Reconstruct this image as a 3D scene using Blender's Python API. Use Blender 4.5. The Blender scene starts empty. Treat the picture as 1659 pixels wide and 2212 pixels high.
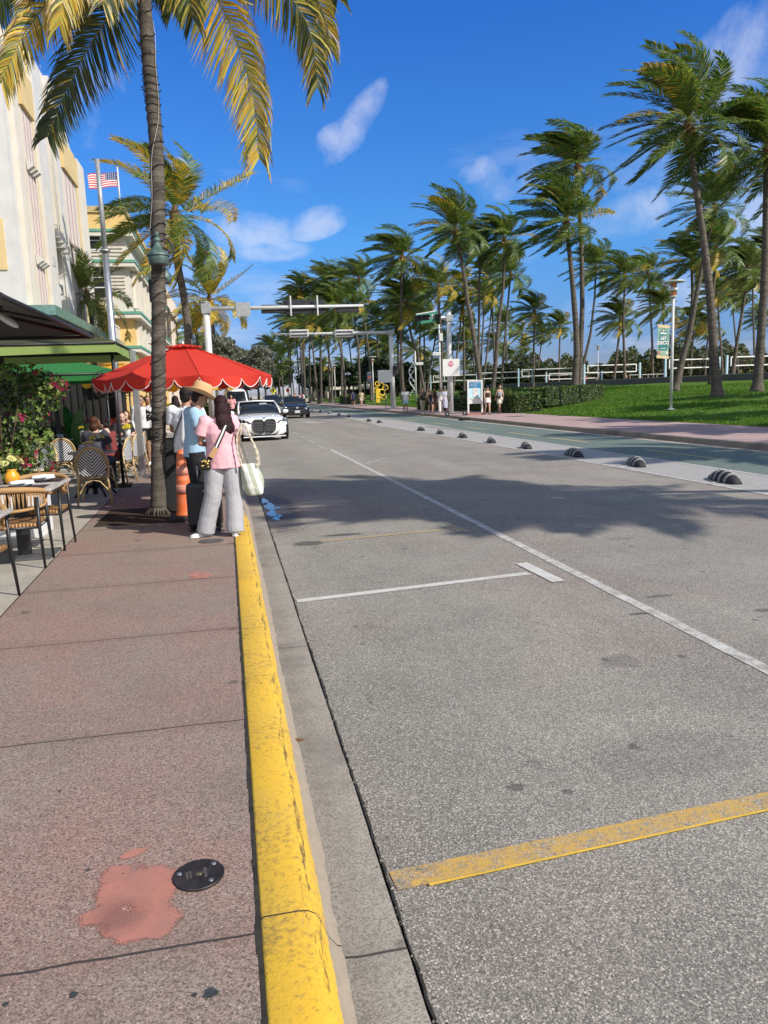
import bpy, math, random
import numpy as np
from mathutils import Vector, Matrix, Quaternion
random.seed(7); rng = np.random.default_rng(7)
S = bpy.context.scene
PI = math.pi; R_ = math.radians
# ---------------------------------------------------------------- camera
CAM_H = 1.75
def _rx(a): return np.array([[1,0,0],[0,math.cos(a),-math.sin(a)],[0,math.sin(a),math.cos(a)]])
def _rz(a): return np.array([[math.cos(a),-math.sin(a),0],[math.sin(a),math.cos(a),0],[0,0,1]])
CM = _rz(-0.195854)@_rx(PI/2-0.155761)@_rz(-0.035)
cam = bpy.data.objects.new('camera', bpy.data.cameras.new('camera'))
S.collection.objects.link(cam); S.camera = cam
mw = Matrix([list(CM[0])+[0],list(CM[1])+[0],list(CM[2])+[CAM_H],[0,0,0,1]])
cam.matrix_world = mw
cam.data.sensor_fit = 'HORIZONTAL'; cam.data.sensor_width = 24.0; cam.data.lens = 24.0*1661/1659
cam.data.clip_start = 0.05; cam.data.clip_end = 5000
S.render.resolution_x = 768; S.render.resolution_y = 1024
# ---------------------------------------------------------------- light
SUN_EL, SUN_AZ = R_(38), R_(42)            # azimuth measured from +X towards -Y
sun = bpy.data.objects.new('sun', bpy.data.lights.new('sun','SUN')); S.collection.objects.link(sun)
sdir = Vector((math.cos(SUN_EL)*math.cos(SUN_AZ), -math.cos(SUN_EL)*math.sin(SUN_AZ), math.sin(SUN_EL)))
sun.rotation_euler = sdir.to_track_quat('Z','Y').to_euler()
sun.data.energy = 4.7; sun.data.angle = R_(0.55); sun.data.color = (1.0,0.945,0.86)
W = bpy.data.worlds.new('World'); S.world = W; W.use_nodes = True
nt = W.node_tree; nt.nodes.clear()
def N(t, typ, **kw):
    n = t.nodes.new(typ)
    for k,v in kw.items():
        if k.startswith('i_'): n.inputs[k[2:].replace('_',' ')].default_value = v
        else: setattr(n,k,v)
    return n
def L(t,a,b): t.links.new(a,b)
sky = N(nt,'ShaderNodeTexSky'); sky.sky_type='NISHITA'; sky.sun_disc=False
sky.sun_elevation = SUN_EL; sky.sun_rotation = PI/2+SUN_AZ     # Blender measures from +Y, clockwise seen from above
sky.air_density=1.0; sky.dust_density=0.15; sky.ozone_density=4.0; sky.altitude=0
hs = N(nt,'ShaderNodeHueSaturation'); hs.inputs['Saturation'].default_value=1.08; hs.inputs['Value'].default_value=1.0
L(nt,sky.outputs[0],hs.inputs['Color'])
tc = N(nt,'ShaderNodeTexCoord')
# clouds: a slab projected from the view direction (real directions, not the window)
sep = N(nt,'ShaderNodeSeparateXYZ'); L(nt,tc.outputs['Generated'],sep.inputs[0])
def M(t,op,a,b=None,c=None,clamp=False):
    n=t.nodes.new('ShaderNodeMath'); n.operation=op; n.use_clamp=clamp
    for i,x in enumerate((a,b,c)):
        if x is None: continue
        if isinstance(x,(int,float)): n.inputs[i].default_value=x
        else: t.links.new(x,n.inputs[i])
    return n.outputs[0]
def ramp(t,fac,stops,interp='LINEAR'):
    n=t.nodes.new('ShaderNodeValToRGB'); cr=n.color_ramp; cr.interpolation=interp
    while len(cr.elements)>1: cr.elements.remove(cr.elements[-1])
    for i,(p,c) in enumerate(stops):
        e = cr.elements[0] if i==0 else cr.elements.new(p)
        e.position=p; e.color = (c,c,c,1) if isinstance(c,(int,float)) else (*c,1)
    t.links.new(fac,n.inputs[0]); return n.outputs[0]
def mixrgb_(t,a,b):
    n=t.nodes.new('ShaderNodeMix'); n.data_type='RGBA'; n.blend_type='MULTIPLY'; n.inputs[0].default_value=1
    t.links.new(a,n.inputs[6]); t.links.new(b,n.inputs[7]); return n.outputs[2]
_f,_cx,_cy = 1661.,829.5,1106.
def ray(px,py): return CM@np.array([(px-_cx)/_f,-(py-_cy)/_f,-1.])
def cloud_field(t,co,items):
    out=None
    for (px,py,rx,ry,k) in items:
        d=ray(px,py); d=d/np.linalg.norm(d); rt=np.cross(d,[0,0,1]); rt/=np.linalg.norm(rt); up=np.cross(rt,d)
        a=0.0 if len((px,))==0 else k[1]; e1=rt*math.cos(a)+up*math.sin(a); e2=-rt*math.sin(a)+up*math.cos(a)
        terms=[]
        for e,r in ((e1,rx),(e2,ry)):
            n=t.nodes.new('ShaderNodeVectorMath'); n.operation='DOT_PRODUCT'; t.links.new(co,n.inputs[0]); n.inputs[1].default_value=tuple(e/(r/_f))
            terms.append(M(t,'POWER',M(t,'ABSOLUTE',n.outputs['Value']),2.0))
        n=t.nodes.new('ShaderNodeVectorMath'); n.operation='DOT_PRODUCT'; t.links.new(co,n.inputs[0]); n.inputs[1].default_value=tuple(d)
        fr=M(t,'GREATER_THAN',n.outputs['Value'],0.3)
        v=M(t,'MULTIPLY',M(t,'MULTIPLY',M(t,'SUBTRACT',1.0,M(t,'ADD',terms[0],terms[1]),clamp=True),k[0]),fr)
        out=v if out is None else M(t,'MAXIMUM',out,v)
    return out
zc = M(nt,'MAXIMUM',M(nt,'ADD',sep.outputs[2],0.10),0.02)
cx_ = M(nt,'DIVIDE',sep.outputs[0],zc); cy_ = M(nt,'DIVIDE',sep.outputs[1],zc)
cmb = N(nt,'ShaderNodeCombineXYZ'); L(nt,cx_,cmb.inputs[0]); L(nt,cy_,cmb.inputs[1]); cmb.inputs[2].default_value=3.1
n1 = N(nt,'ShaderNodeTexNoise',i_Scale=1.1,i_Detail=7.0,i_Roughness=0.58,i_Distortion=0.5); L(nt,cmb.outputs[0],n1.inputs['Vector'])
n2 = N(nt,'ShaderNodeTexNoise',i_Scale=0.42,i_Detail=2.0); L(nt,cmb.outputs[0],n2.inputs['Vector'])
dens = M(nt,'ADD',M(nt,'MULTIPLY',n1.outputs[0],0.62),M(nt,'MULTIPLY',n2.outputs[0],0.38))
nf=N(nt,'ShaderNodeTexNoise',i_Scale=9.0,i_Detail=8.0,i_Roughness=0.62,i_Distortion=0.6); L(nt,tc.outputs['Generated'],nf.inputs['Vector'])
cf=cloud_field(nt,tc.outputs['Generated'],[(765,268,105,34,(.95,.85)),(735,300,60,36,(.9,.3)),(545,498,100,46,(.95,0)),(690,480,82,36,(.8,.3)),(1350,470,120,50,(.8,.35)),(1610,110,190,80,(.75,.7)),(1640,470,90,70,(.95,.5)),(1045,365,60,30,(.55,.2)),(1130,390,90,44,(.5,.2)),(1440,640,300,50,(.7,.1)),(640,640,120,36,(.6,.05)),(880,590,90,30,(.5,.1)),(1100,380,90,60,(.35,.2)),(560,540,120,30,(.5,0)),(175,215,130,90,(.5,.4))])
nf2=N(nt,'ShaderNodeTexNoise',i_Scale=22.0,i_Detail=7.0,i_Roughness=0.6); L(nt,tc.outputs['Generated'],nf2.inputs['Vector'])
nn_=M(nt,'ADD',M(nt,'MULTIPLY',M(nt,'SUBTRACT',nf.outputs[0],0.5),2.6),M(nt,'MULTIPLY',M(nt,'SUBTRACT',nf2.outputs[0],0.5),1.3))
cf2=ramp(nt,M(nt,'MULTIPLY',M(nt,'ADD',M(nt,'MULTIPLY',cf,0.95),nn_),ramp(nt,cf,[(0.0,0.0),(0.25,1.0)])),[(0.0,0.0),(0.10,0.0),(0.45,0.14),(0.85,0.38),(1,0.45)])
lowb = ramp(nt,sep.outputs[2],[(0.0,0.10),(0.10,0.065),(0.22,0.02),(0.42,-0.02),(1,-0.02)])
dens = M(nt,'ADD',dens,lowb)
cmask = ramp(nt,dens,[(0.0,0.0),(0.555,0.0),(0.64,0.32),(0.74,0.75),(1,0.85)])
behind=ramp(nt,M(nt,'ADD',M(nt,'MULTIPLY',sep.outputs[1],-1.0),M(nt,'MULTIPLY',M(nt,'SUBTRACT',n1.outputs[0],0.5),0.8)),[(0.0,0.0),(0.15,0.0),(0.45,0.75),(1,0.85)])  # unseen white cloud cover behind the camera, added as neutral fill
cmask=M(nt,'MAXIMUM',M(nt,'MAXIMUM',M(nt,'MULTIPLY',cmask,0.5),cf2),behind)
mixc = N(nt,'ShaderNodeMix'); mixc.data_type='RGBA'
tint=ramp(nt,sep.outputs[2],[(0.0,(0.42,0.44,0.74)),(0.06,(0.42,0.56,0.95)),(0.18,(0.46,0.88,1.28)),(0.32,(0.38,0.86,1.42)),(0.45,(0.28,0.78,1.50)),(0.60,(1.0,1.15,1.25)),(1.0,(1.7,1.45,1.2))])  # zenith whitened above the frame, added to neutralise the shade
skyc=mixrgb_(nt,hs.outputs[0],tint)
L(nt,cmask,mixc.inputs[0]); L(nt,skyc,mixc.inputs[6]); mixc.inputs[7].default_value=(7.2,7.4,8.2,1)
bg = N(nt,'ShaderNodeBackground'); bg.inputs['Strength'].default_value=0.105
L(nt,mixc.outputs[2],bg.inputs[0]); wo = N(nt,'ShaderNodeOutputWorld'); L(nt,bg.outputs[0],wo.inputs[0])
S.view_settings.view_transform='Standard'; S.view_settings.look='None'; S.view_settings.exposure=0.22; S.view_settings.gamma=1.0
S.view_settings.use_curve_mapping=False
S.render.engine='CYCLES'
S.cycles.max_bounces=6; S.cycles.transparent_max_bounces=8
# ---------------------------------------------------------------- helpers: pixels (1659x2212 grid) to points
def onz(px,py,z=0.15):
    v=ray(px,py); t=(z-CAM_H)/v[2]; return (v[0]*t, v[1]*t, z)
def onY(px,py,Y):
    v=ray(px,py); t=Y/v[1]; return (v[0]*t, Y, CAM_H+v[2]*t)
def lawn_z(x,y=0): return 0.17+max(0.,min(x,46.)-17.3)*0.05
def onlawn(px,py):
    v=ray(px,py); t=(0.17-0.05*17.3-CAM_H)/(v[2]-0.05*v[0])
    x,y=v[0]*t,v[1]*t
    if t<0 or x>46: t=(lawn_z(46)-CAM_H)/v[2] if v[2]<-1e-4 else 120/v[1]; x,y=v[0]*t,v[1]*t
    return (x,y,lawn_z(x))
# ---------------------------------------------------------------- helpers: materials
def _new(name):
    m=bpy.data.materials.new(name); m.use_nodes=True; t=m.node_tree
    b=t.nodes['Principled BSDF']; return m,t,b
def mixrgb(t,fac,a,b,blend='MIX'):
    n=t.nodes.new('ShaderNodeMix'); n.data_type='RGBA'; n.blend_type=blend
    for i,x in ((0,fac),(6,a),(7,b)):
        if isinstance(x,(int,float)) : n.inputs[i].default_value=x
        elif isinstance(x,tuple): n.inputs[i].default_value=(*x[:3],1)
        else: t.links.new(x,n.inputs[i])
    return n.outputs[2]
def noise(t,vec,scale,detail=4,rough=0.55,dist=0.0):
    n=t.nodes.new('ShaderNodeTexNoise'); n.inputs['Scale'].default_value=scale; n.inputs['Detail'].default_value=detail
    n.inputs['Roughness'].default_value=rough; n.inputs['Distortion'].default_value=dist
    if vec is not None: t.links.new(vec,n.inputs['Vector'])
    return n.outputs[0]
def vor(t,vec,scale,feat='F1',rnd=1.0,out=0):
    n=t.nodes.new('ShaderNodeTexVoronoi'); n.feature=feat; n.inputs['Scale'].default_value=scale; n.inputs['Randomness'].default_value=rnd
    if vec is not None: t.links.new(vec,n.inputs['Vector'])
    return n.outputs[out]
def bump(t,b,h,strength=0.3,dist=0.01):
    n=t.nodes.new('ShaderNodeBump'); n.inputs['Strength'].default_value=strength; n.inputs['Distance'].default_value=dist
    t.links.new(h,n.inputs['Height']); t.links.new(n.outputs[0],b.inputs['Normal'])
def objco(t): return t.nodes.new('ShaderNodeTexCoord').outputs['Object']
def geopos(t): return t.nodes.new('ShaderNodeNewGeometry').outputs['Position']
def mat(name,col,rough=0.6,metal=0.0,var=0.12,scale=6.0,bmp=0.0,bscale=60.0,spec=0.5,coat=0.0,col2=None,emis=None,dirt=0.0):
    m,t,b=_new(name); co=objco(t)
    c2 = col2 if col2 else tuple(max(0,c*(1-2*var)) for c in col)
    f = ramp(t,noise(t,co,scale,5,0.6),[(0.3,0.0),(0.7,1.0)])
    out = mixrgb(t,f,tuple(min(1,c*(1+var*0.5)) for c in col),c2)
    if dirt>0:
        f2=ramp(t,noise(t,co,scale*3.1,6,0.7),[(0.52,0.0),(0.72,dirt)])
        out=mixrgb(t,f2,out,tuple(c*0.35 for c in col))
    t.links.new(out,b.inputs['Base Color'])
    b.inputs['Roughness'].default_value=rough; b.inputs['Metallic'].default_value=metal
    b.inputs['Specular IOR Level'].default_value=spec
    if coat: b.inputs['Coat Weight'].default_value=coat; b.inputs['Coat Roughness'].default_value=0.04
    if bmp: bump(t,b,noise(t,co,bscale,5,0.6),bmp,0.01)
    if emis: b.inputs['Emission Color'].default_value=(*emis[:3],1); b.inputs['Emission Strength'].default_value=emis[3]
    return m
def leafmat(name,trans=0.35,rough=0.5,spec=0.4):
    m,t,b=_new(name)
    a=t.nodes.new('ShaderNodeVertexColor'); a.layer_name='Col'
    t.links.new(a.outputs[0],b.inputs['Base Color']); b.inputs['Roughness'].default_value=rough
    b.inputs['Specular IOR Level'].default_value=spec
    tr=t.nodes.new('ShaderNodeBsdfTranslucent'); 
    g=t.nodes.new('ShaderNodeHueSaturation'); g.inputs['Value'].default_value=1.3; g.inputs['Saturation'].default_value=1.1
    t.links.new(a.outputs[0],g.inputs['Color']); t.links.new(g.outputs[0],tr.inputs[0])
    mx=t.nodes.new('ShaderNodeMixShader'); mx.inputs[0].default_value=trans
    t.links.new(b.outputs[0],mx.inputs[1]); t.links.new(tr.outputs[0],mx.inputs[2])
    t.links.new(mx.outputs[0],t.nodes['Material Output'].inputs[0]); return m
# ---------------------------------------------------------------- helpers: geometry
class MB:
    def __init__(s): s.v=[]; s.f=[]; s.m=[]; s.c=[]; s.sm=[]
    def add(s,vs,fs,mi=0,col=None,smooth=False):
        o=len(s.v); s.v.extend([tuple(map(float,p)) for p in vs])
        for f in fs: s.f.append(tuple(o+i for i in f)); s.m.append(mi); s.c.append(col); s.sm.append(smooth)
        return s
    def box(s,c,d,rz=0,mi=0,rx=0,ry=0,taper=1.0,col=None):
        hx,hy,hz=d[0]/2,d[1]/2,d[2]/2
        M3=Matrix.Rotation(rz,3,'Z')@Matrix.Rotation(ry,3,'Y')@Matrix.Rotation(rx,3,'X')
        vs=[]
        for z in (-1,1):
            k=taper if z>0 else 1
            for x,y in ((-1,-1),(1,-1),(1,1),(-1,1)):
                p=M3@Vector((x*hx*k,y*hy*k,z*hz)); vs.append((p[0]+c[0],p[1]+c[1],p[2]+c[2]))
        return s.add(vs,[(3,2,1,0),(4,5,6,7),(0,1,5,4),(1,2,6,5),(2,3,7,6),(3,0,4,7)],mi,col)
    def tube(s,path,r,n=8,mi=0,cap=True,sy=1.0,col=None,smooth=True):
        P=[Vector(p) for p in path]; k=len(P); rs=r if isinstance(r,(list,tuple)) else [r]*k
        vs=[]; prev=None
        for i in range(k):
            d=(P[min(i+1,k-1)]-P[max(i-1,0)]).normalized()
            if prev is None:
                up=Vector((0,0,1)) if abs(d.z)<0.9 else Vector((0,1,0))
                a=d.cross(up).normalized()
            else: a=(prev-d*prev.dot(d)).normalized()
            prev=a; b=d.cross(a)
            for j in range(n):
                t=2*PI*j/n; q=P[i]+a*math.cos(t)*rs[i]+b*math.sin(t)*rs[i]*sy; vs.append(tuple(q))
        fs=[(i*n+j,i*n+(j+1)%n,(i+1)*n+(j+1)%n,(i+1)*n+j) for i in range(k-1) for j in range(n)]
        s.add(vs,fs,mi,col,smooth)
        if cap:
            o=len(s.v)-k*n
            s.f.append(tuple(o+j for j in range(n))[::-1]); s.m.append(mi); s.c.append(col); s.sm.append(False)
            s.f.append(tuple(o+(k-1)*n+j for j in range(n))); s.m.append(mi); s.c.append(col); s.sm.append(False)
        return s
    def lathe(s,prof,c=(0,0,0),n=24,mi=0,sx=1,sy=1,smooth=True,col=None,ang=None):
        vs=[];k=len(prof)
        for r,z in prof:
            for j in range(n):
                t=2*PI*j/n; vs.append((c[0]+r*math.cos(t)*sx,c[1]+r*math.sin(t)*sy,c[2]+z))
        fs=[(i*n+j,i*n+(j+1)%n,(i+1)*n+(j+1)%n,(i+1)*n+j) for i in range(k-1) for j in range(n)]
        if prof[0][0]>1e-5: fs.append(tuple(range(n))[::-1])
        if prof[-1][0]>1e-5: fs.append(tuple((k-1)*n+j for j in range(n)))
        return s.add(vs,fs,mi,col,smooth)
    def ball(s,c,r,n=10,m=7,mi=0,sc=(1,1,1),col=None):
        pr=[(max(1e-4,math.sin(PI*i/m))*r,-math.cos(PI*i/m)*r) for i in range(m+1)]
        vs=[];k=len(pr)
        for rr,z in pr:
            for j in range(n):
                t=2*PI*j/n; vs.append((c[0]+rr*math.cos(t)*sc[0],c[1]+rr*math.sin(t)*sc[1],c[2]+z*sc[2]))
        fs=[(i*n+j,i*n+(j+1)%n,(i+1)*n+(j+1)%n,(i+1)*n+j) for i in range(k-1) for j in range(n)]
        return s.add(vs,fs,mi,col,True)
    def prism(s,poly,z0,z1,mi=0,ax='z',col=None):
        n=len(poly)
        if ax=='z': vs=[(x,y,z0) for x,y in poly]+[(x,y,z1) for x,y in poly]
        elif ax=='y': vs=[(x,z0,y) for x,y in poly]+[(x,z1,y) for x,y in poly]
        else: vs=[(z0,x,y) for x,y in poly]+[(z1,x,y) for x,y in poly]
        fs=[tuple(range(n))[::-1],tuple(range(n,2*n))]+[(i,(i+1)%n,n+(i+1)%n,n+i) for i in range(n)]
        return s.add(vs,fs,mi,col)
    def sheet(s,poly,z,mi=0): return s.add([(x,y,z) for x,y in poly],[tuple(range(len(poly)))],mi)
    def loft(s,rings,mi=0,cap=True,smooth=True,col=None):
        n=len(rings[0]); vs=[p for r in rings for p in r]
        fs=[(i*n+j,i*n+(j+1)%n,(i+1)*n+(j+1)%n,(i+1)*n+j) for i in range(len(rings)-1) for j in range(n)]
        if cap: fs+= [tuple(range(n))[::-1],tuple((len(rings)-1)*n+j for j in range(n))]
        return s.add(vs,fs,mi,col,smooth)
    def mesh(s,name):
        me=bpy.data.meshes.new(name); me.from_pydata(s.v,[],s.f)
        me.polygons.foreach_set('material_index',s.m); me.polygons.foreach_set('use_smooth',s.sm)
        if any(c is not None for c in s.c):
            ca=me.color_attributes.new('Col','FLOAT_COLOR','CORNER'); arr=[]
            for f,c in zip(s.f,s.c):
                c=c or (0.5,0.5,0.5); arr.extend(list((c[0],c[1],c[2],1.0))*len(f))
            ca.data.foreach_set('color',arr)
        me.update(); return me
    def build(s,name,mats,parent=None,bevel=0,loc=None,fix=True,**tags):
        me=s.mesh(name)
        if fix:
            import bmesh; bm=bmesh.new(); bm.from_mesh(me); bmesh.ops.recalc_face_normals(bm,faces=bm.faces); bm.to_mesh(me); bm.free()
        for m in (mats if isinstance(mats,(list,tuple)) else [mats]): me.materials.append(m)
        return link(name,me,parent,bevel,loc,**tags)
def link(name,me,parent=None,bevel=0,loc=None,label=None,cat=None,group=None,kind=None):
    o=bpy.data.objects.new(name,me); S.collection.objects.link(o)
    if parent is not None: o.parent=parent
    if loc is not None: o.location=loc
    if bevel:
        b=o.modifiers.new('bevel','BEVEL'); b.width=bevel; b.segments=2; b.limit_method='ANGLE'; b.angle_limit=R_(35)
    tag(o,label,cat,group,kind); return o
def tag(o,label=None,cat=None,group=None,kind=None):
    if label: o['label']=label
    if cat: o['category']=cat
    if group: o['group']=group
    if kind: o['kind']=kind
    return o
def thing(name,loc,rz=0,label=None,cat=None,group=None,sc=None):
    o=bpy.data.objects.new(name,None); S.collection.objects.link(o); o.location=loc; o.rotation_euler=(0,0,rz)
    if sc: o.scale=(sc,sc,sc)
    o.empty_display_size=0.2
    return tag(o,label,cat,group)
def dup(root,loc,rz=0,label=None,sc=None):
    r=root.copy(); S.collection.objects.link(r); r.location=loc; r.rotation_euler=(0,0,rz)
    if sc: r.scale=(sc,sc,sc)
    if label: r['label']=label
    def kids(src,dst):
        for ch in list(src.children):
            c=ch.copy(); S.collection.objects.link(c); c.parent=dst; kids(ch,c)
    kids(root,r); return r
def fast_mesh(name,V,F,cols=None,smooth=False):
    """V (n,3), F (m,k) numpy, cols (m,3)"""
    me=bpy.data.meshes.new(name); V=np.asarray(V,np.float32); F=np.asarray(F,np.int32); m,k=F.shape
    me.vertices.add(len(V)); me.vertices.foreach_set('co',V.ravel())
    me.loops.add(m*k); me.loops.foreach_set('vertex_index',F.ravel())
    me.polygons.add(m); me.polygons.foreach_set('loop_start',np.arange(0,m*k,k,dtype=np.int32))
    if smooth: me.polygons.foreach_set('use_smooth',np.ones(m,bool))
    me.update(calc_edges=True)
    if cols is not None:
        ca=me.color_attributes.new('Col','FLOAT_COLOR','CORNER')
        c=np.ones((m,k,4),np.float32); c[:,:,:3]=np.asarray(cols)[:,None,:]; ca.data.foreach_set('color',c.ravel())
    return me
def leaves(P,size,cols,nrm=None,aspect=0.6,fold=0.25,jit=0.35):
    """rhomb leaves with a folded midrib at points P; returns V,F,C"""
    n=len(P); d=rng.normal(size=(n,3)); 
    if nrm is not None: d=d*0.8+nrm*0.9
    d/=np.linalg.norm(d,axis=1)[:,None]
    a=rng.normal(size=(n,3)); a-=d*(a*d).sum(1)[:,None]; a/=np.linalg.norm(a,axis=1)[:,None]; b=np.cross(d,a)
    s=size*(1+jit*rng.uniform(-1,1,size=(n,1)))
    V=np.stack([P-a*s*.5,P+b*s*.5*aspect+d*s*fold*.4,P+a*s*.5,P-b*s*.5*aspect+d*s*fold*.4],1).reshape(-1,3)
    F=np.arange(4*n).reshape(n,4)
    F=np.concatenate([F[:,[0,1,2]],F[:,[0,2,3]]]); C=np.concatenate([cols,cols])
    return V,F,C
def pick(cols,n,w=None,var=0.25):
    cols=np.array(cols); i=rng.choice(len(cols),n,p=w); return np.clip(cols[i]*(1+var*rng.uniform(-1,1,(n,1))),0,1)
# ================================================================ GROUND
def spots(t,pos,scale,thr,dist=0.15):
    """sparse dark blobs: a voronoi cell shows one only if its random value says so"""
    wv=t.nodes.new('ShaderNodeVectorMath'); wv.operation='ADD'
    nn=t.nodes.new('ShaderNodeTexNoise'); nn.inputs['Scale'].default_value=scale*7; nn.inputs['Detail'].default_value=3
    t.links.new(pos,nn.inputs['Vector'])
    sc=t.nodes.new('ShaderNodeVectorMath'); sc.operation='SCALE'; sc.inputs['Scale'].default_value=dist/scale
    t.links.new(nn.outputs['Color'],sc.inputs[0]); t.links.new(pos,wv.inputs[0]); t.links.new(sc.outputs[0],wv.inputs[1])
    v=t.nodes.new('ShaderNodeTexVoronoi'); v.inputs['Scale'].default_value=scale; t.links.new(wv.outputs[0],v.inputs['Vector'])
    v.voronoi_dimensions='2D'
    s3=t.nodes.new('ShaderNodeSeparateColor'); t.links.new(v.outputs['Color'],s3.inputs[0])
    lim=M(t,'MULTIPLY',M(t,'MAXIMUM',M(t,'SUBTRACT',s3.outputs[0],1-thr),0),1/thr*0.09)
    return M(t,'MULTIPLY',M(t,'SUBTRACT',lim,v.outputs['Distance']),28.0,clamp=True)
def asphalt_nodes(t,pos):
    v=t.nodes.new('ShaderNodeTexVoronoi'); v.inputs['Scale'].default_value=105; t.links.new(pos,v.inputs['Vector'])
    s3=t.nodes.new('ShaderNodeSeparateColor'); t.links.new(v.outputs['Color'],s3.inputs[0])
    v2=t.nodes.new('ShaderNodeTexVoronoi'); v2.inputs['Scale'].default_value=210; t.links.new(pos,v2.inputs['Vector'])
    s4=t.nodes.new('ShaderNodeSeparateColor'); t.links.new(v2.outputs['Color'],s4.inputs[0])
    inside=ramp(t,v.outputs['Distance'],[(0.0,1.0),(0.34,1.0),(0.5,0.0)])
    stone=M(t,'MULTIPLY',ramp(t,s3.outputs[0],[(0.0,0.0),(0.60,0.0),(0.78,0.5),(1.0,1.0)]),inside)
    fine=ramp(t,s4.outputs[1],[(0.0,0.42),(0.6,0.9),(1.0,1.6)])
    # wide tone: lighter, dustier middle, darker traffic wear
    mp=t.nodes.new('ShaderNodeMapping'); mp.inputs['Scale'].default_value=(0.55,0.05,1); t.links.new(pos,mp.inputs[0])
    wear=ramp(t,noise(t,mp.outputs[0],1.3,4,0.6),[(0.35,0.86),(0.65,1.08)])
    big=ramp(t,noise(t,pos,0.9,5,0.65),[(0.3,0.84),(0.7,1.12)])
    tone=M(t,'MULTIPLY',M(t,'MULTIPLY',wear,big),fine)
    base=t.nodes.new('ShaderNodeVectorMath'); base.operation='SCALE'; base.inputs[0].default_value=(0.272,0.250,0.212); t.links.new(tone,base.inputs['Scale'])
    c=mixrgb(t,stone,base.outputs[0],(0.57,0.53,0.46))
    tint=ramp(t,noise(t,pos,0.5,3,0.5),[(0.45,(1,1,1)),(0.7,(1.03,0.965,0.975))])
    c=mixrgb(t,1.0,c,tint,'MULTIPLY')
    sp=spots(t,pos,2.1,0.45); sp2=spots(t,pos,6.5,0.22,0.2)
    dark=M(t,'MULTIPLY',M(t,'MAXIMUM',sp,M(t,'MULTIPLY',sp2,0.8)),0.62)
    c=mixrgb(t,dark,c,(0.05,0.048,0.046))
    gr=ramp(t,noise(t,pos,2.6,7,0.75,0.4),[(0.56,0.0),(0.74,0.42)]); c=mixrgb(t,gr,c,(0.13,0.118,0.10))
    mpo=t.nodes.new('ShaderNodeMapping'); mpo.inputs['Scale'].default_value=(1.6,0.10,1); t.links.new(pos,mpo.inputs[0])
    oil=ramp(t,noise(t,mpo.outputs[0],1.0,5,0.7),[(0.60,0.0),(0.72,0.30)]); c=mixrgb(t,oil,c,(0.11,0.105,0.10))
    # thin dry cracks, only in some places
    wv=t.nodes.new('ShaderNodeTexVoronoi'); wv.feature='DISTANCE_TO_EDGE'; wv.inputs['Scale'].default_value=0.9
    nd=t.nodes.new('ShaderNodeTexNoise'); nd.inputs['Scale'].default_value=5; nd.inputs['Detail'].default_value=6; t.links.new(pos,nd.inputs['Vector'])
    ad=t.nodes.new('ShaderNodeVectorMath'); ad.operation='MULTIPLY_ADD'; ad.inputs[1].default_value=(0.35,0.35,0); t.links.new(nd.outputs['Color'],ad.inputs[0]); t.links.new(pos,ad.inputs[2])
    t.links.new(ad.outputs[0],wv.inputs['Vector'])
    cr=M(t,'LESS_THAN',wv.outputs['Distance'],0.0035)
    cr=M(t,'MULTIPLY',cr,ramp(t,noise(t,pos,0.33,2,0.5),[(0.55,0.0),(0.62,0.55)]))
    c=mixrgb(t,cr,c,(0.05,0.048,0.045))
    hgt=M(t,'ADD',M(t,'MULTIPLY',stone,0.5),M(t,'MULTIPLY',fine,0.5))
    return c,hgt
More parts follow.
